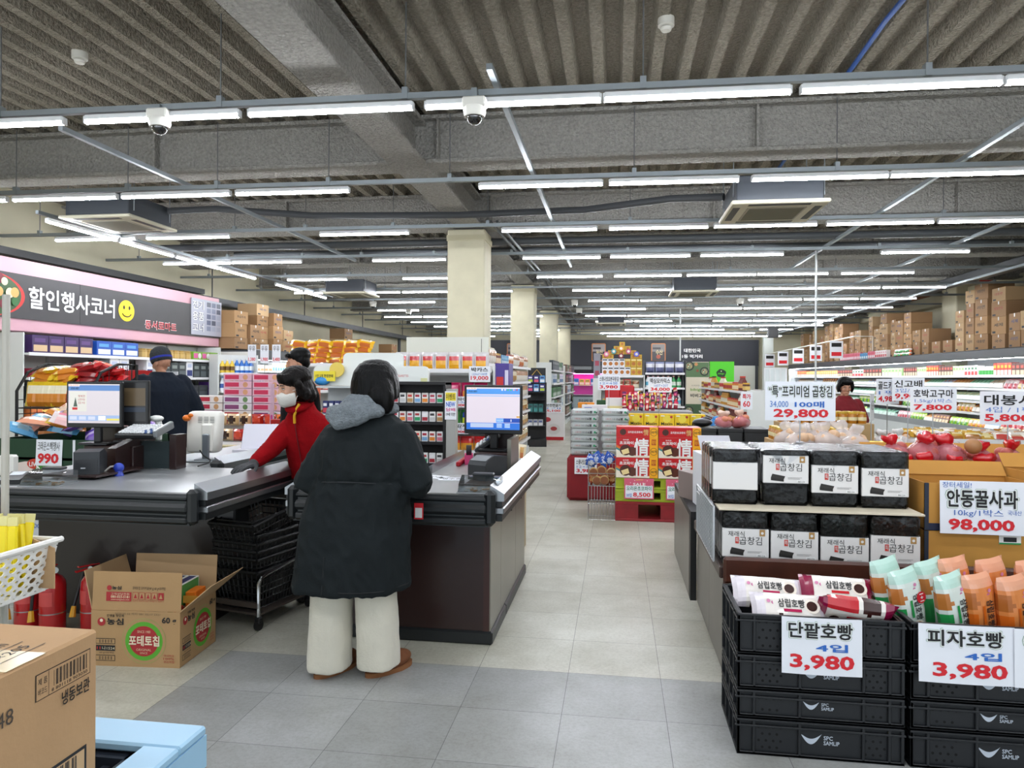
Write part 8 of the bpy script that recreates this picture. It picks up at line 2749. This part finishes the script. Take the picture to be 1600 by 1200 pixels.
MB().bx(-.56, .56, -.01, .91, .84, .88, M('#3c4246', .4)).build('lid', t)
MB().text('한우곰탕 갈비탕', -.35, .3, .62, .74, INK, -.003, .01).text('특가', -.4, -.2, .5, .58, RED, -.003, .01).build('printing', t)
t = thing('chilled_cabinet', 'pink lit meat cabinet at the back wall behind the freezer chest', 'chilled cabinet', (-1.3, 30.0, 0), 0)
MB().bx(-.75, .75, .5, .6, .3, 1.75, M('#f05ac0', .6)).bx(-.75, .75, 0, .6, 0, .8, M('#4a4c50', .5)).bx(-.8, .8, -.05, .6, 1.68, 1.85, BLACK).bx(-.8, -.75, 0, .6, .8, 1.7, M('#d878b8', .4)).bx(.75, .8, 0, .6, .8, 1.7, M('#d878b8', .4)).build('body', t)
MB().bx(-.7, .7, .05, .1, 1.66, 1.68, M('#ff6ad0', .5, emit=26.0, name='meat_lamp')).build('lamp', t)
for zz in (.82, 1.2):
    MB().bx(-.74, .74, .12, .5, zz - .02, zz, M('#e8e0e4', .4)).build('shelf', t)
fill('middle shelf of the pink lit cabinet', 0, [('meat_pack', 'blue', 'box', ('#3a90c0', '#e0ecf0', '#2a6a98'), .2, .28, .1), ('meat_pack', 'yellow', 'box', ('#d8c850', '#f0ecd0', '#7a9a3c'), .2, .26, .1), ('meat_pack', 'mint', 'box', ('#a8d8c0', '#e8f0ec', '#5aa88a'), .2, .26, .1)], (-2.0, 30.1, 1.201), (1, 0, 0), 1.4, 0, (2, 2), .03, seed=1)
# dark fascia over the back counters
t = thing('back_fascia', 'dark fascia sign across the back of the hall with food pictures', 'sign', (0, 34.3, 0), 0)
NV = M('#22242e', .5)
MB().bx(-8.6, 6.4, 0, .12, 2.1, 3.3, NV).build('fascia', t)
for x, cs in ((-.86, ('#a8a0a0', '#3a3438', '#c84a3c')), (1.9, ('#8a8684', '#4a4648', '#b8604c')), (-3.2, ('#3a2c2c', '#c83c34', '#e0903c')), (-4.9, ('#8a8080', '#4a4444', '#c8a080'))):
    f = MB()
    rounded(f, x - .33, x + .33, 2.3, 3.14, .06, .01, M('#d8884c', .5))
    fr = f.build('picture_frame', t, (0, -.015, 0))
    m = MB().rect(x - .29, x + .29, 2.34, 3.1, M(cs[1], .5), -.018).rect(x - .29, x + .29, 2.75, 3.1, M(cs[0], .5), -.02).rect(x - .26, x + .1, 2.86, 2.95, M(cs[1], .5), -.022)
    m.disc(x, 2.52, .1, M(cs[2], .5), -.022, 12)
    m.text('수산' if x > 0 else '농산', x - .12, x + .2, 2.6, 2.85, M('#e8d8a8'), -.024, .02)
    m.build('picture', fr)
MB().text('대한민국', 3.06, 3.82, 2.72, 2.9, WHITE, -.003, .03).text('1등 먹거리', 2.98, 3.9, 2.45, 2.62, WHITE, -.003, .03).build('lettering', t)
t = thing('back_counter', 'grey counter wall with dark recess beneath the back fascia', 'counter', (0, 34.4, 0))
MB().bx(-8.5, 6.4, 0, .1, 0, 2.1, M('#4a4c50', .6)).bx(-2.6, -1.2, -.02, 0, 1.7, 2.05, M('#8a8e90', .5)).build('counter_wall', t)
t = thing('wall_return', 'white angled wall piece at the end of the back fascia', 'wall piece', (6.4, 33.2, 0), .25)
MB().bx(0, .45, 0, .1, 0, 3.4, M('#c4c8c2', .6)).bx(-1.6, -.2, .4, .5, 0, 2.1, M('#b8bab0', .7)).build('panel', t)

# ================================================================ under the ceiling
CREAMP = M('#d2cdb8', .5)


def cassette(label, x, y, z, rz=0):
    t = thing('ceiling_cassette', label, 'air conditioner', (x, y, z), rz)
    MB().bx(-.42, .42, -.42, .42, .04, .3, M('#3c4148', .5, .2), .01).build('casing', t)
    MB().box((0, 0, .02), (.95, .95, .04), CREAMP, .012).build('panel', t)
    m = MB()
    for s in (-1, 1):
        m.bx(-.3, .3, s * .4 - .035, s * .4 + .035, -.003, .0, M('#4a4844', .6))
        m.bx(s * .4 - .035, s * .4 + .035, -.3, .3, -.003, .0, M('#4a4844', .6))
    m.build('air_outlets', t)
    g = MB().bx(-.29, .29, -.29, .29, -.008, 0, M('#a8a292', .6))
    for i in range(18):
        g.bx(-.27, .27, -.27 + .031 * i, -.255 + .031 * i, -.011, -.008, M('#77725f', .6))
    g.build('grille', t)
    m = MB()
    for sx in (-1, 1):
        for sy in (-1, 1):
            m.tube([(sx * .44, sy * .35, .1), (sx * .44, sy * .35, 4.15 - z)], .006, GALV, 5)
    m.build('hanger_rods', t)


cassette('cream ceiling cassette air conditioner above the produce side', 1.6, 7.95, 3.25)
cassette('cream ceiling cassette air conditioner near the pink promotion sign', -6.2, 8.3, 3.38)
cassette('cream ceiling cassette air conditioner farther back over the produce side', 1.55, 15.4, 3.25)
cassette('cream ceiling cassette air conditioner farther back on the sign side', -5.7, 15.0, 3.25)
cassette('cream ceiling cassette air conditioner at the very back over the aisle', -.2, 23.9, 3.25)


def dome(label, x, y, z):
    t = thing('security_camera', label, 'security camera', (x, y, z))
    MB().bx(-.08, .08, -.05, .05, .03, .1, W2, .01).lathe([(.001, -.03), (.068, -.03), (.078, 0), (.075, .035), (.001, .035)], W2, n=20).build('housing', t)
    MB().ell((0, 0, -.03), (.055, .055, .052), M('#101114', .05, coat=1.0), 18, 12).build('dome', t)
    MB().bx(-.02, .02, -.03, .03, .1, 3.43 - z + .03, GALV).build('bracket', t)


dome('white dome camera under the strip light row above the advert monitor', -3.3, 4.83, 3.33)
dome('white dome camera under the strip light row before the first column', -.97, 4.83, 3.3)
dome('white dome camera far back over the aisle, nearer of two', -1.03, 17.607, 3.3)
dome('white dome camera far back over the aisle, farther of two', -1.03, 19.727, 3.3)
dome('white dome camera far back on the sign side, nearer of two', -6.1, 17.556, 3.3)
dome('white dome camera far back on the sign side, farther of two', -5.8, 19.68, 3.3)
dome('white dome camera far back over the produce side', 2.86, 17.645, 3.3)
for x, y, lb in ((-4.37, 5.35, 'round white smoke detector on the deck over the first cash desk'), (.34, 5.41, 'round white smoke detector on the deck over the central aisle')):
    t = thing('smoke_detector', lb, 'smoke detector', (x, y, 4.05))
    MB().lathe([(.001, 0), (.035, .0), (.045, .02), (.001, .03)], M('#d8d6cc', .5), n=18).build('sensor', t)
    MB().lathe([(.05, .03), (.06, .035), (.06, .095), (.05, .095)], M('#d8d6cc', .5), n=18).build('base', t)
pipe('blue hose strung along the deck over the produce side, before the first beam', [(1.97, 4.4, 4.115), (1.92, 5.6, 4.118), (1.94, 6.75, 4.118)], .02, M('#2a5aa8', .4), 'hose', 'hose')
pipe('blue hose strung along the deck over the produce side, behind the first beam', [(1.94, 7.6, 4.118), (1.96, 8.6, 4.115), (1.97, 9.7, 4.118)], .02, M('#2a5aa8', .4), 'hose', 'hose')
pipe('dark refrigerant pipe run crossing from cassette to cassette before the first column', [(-5.75, 8.6, 3.62), (-5.2, 8.8, 3.68), (-3.9, 8.9, 3.58), (-2.0, 8.95, 3.55), (-.4, 8.85, 3.55), (.6, 8.5, 3.57), (1.15, 8.2, 3.5)], .042, M('#45484c', .6))
pipe('big grey drain pipe crossing the hall behind the first column, nearer one', [(-7.5, 10.85, 3.57), (7.2, 10.95, 3.57)], .055, M('#4c5054', .5), n=14)
pipe('big grey drain pipe crossing the hall behind the first column, farther one', [(-6.5, 11.6, 3.57), (7.2, 11.8, 3.57)], .055, M('#4c5054', .5), n=14)
for i, dx in enumerate((0, .09)):
    pipe('grey conduit leaving the first column top towards the back, %s of two' % ('upper' if i == 0 else 'lower'), [(-1.7 + dx, 9.6, 3.6), (-1.6 + dx, 10.4, 3.494), (-1.5 + dx, 14, 3.494), (-1.45 + dx, 30, 3.494)], .02, M('#5a5d60', .5), 'conduit', 'conduit')
pipe('thin white steel pole hanging from the light rail over the produce tables', [(2.94, 11.37, 3.43), (2.945, 11.37, .02)], .016, M('#c8cccc', .3, .5), 'pole', 'steel_pole')
pipe('thin white pole standing far back before the dark fascia', [(1.72, 20.4, 3.43), (1.72, 20.4, .02)], .02, M('#d8dada', .4), 'pole', 'steel_pole')
t = thing('loudspeaker', 'black loudspeaker hanging high at the far end of the window wall', 'loudspeaker', (5.55, 27.0, 3.0))
MB().bx(-.17, .17, 0, .3, 0, .75, BLACK, .02).build('cabinet', t)
MB().tube([(0, .15, .75), (0, .15, 1.15)], .02, BLACK, 6).build('mount', t)
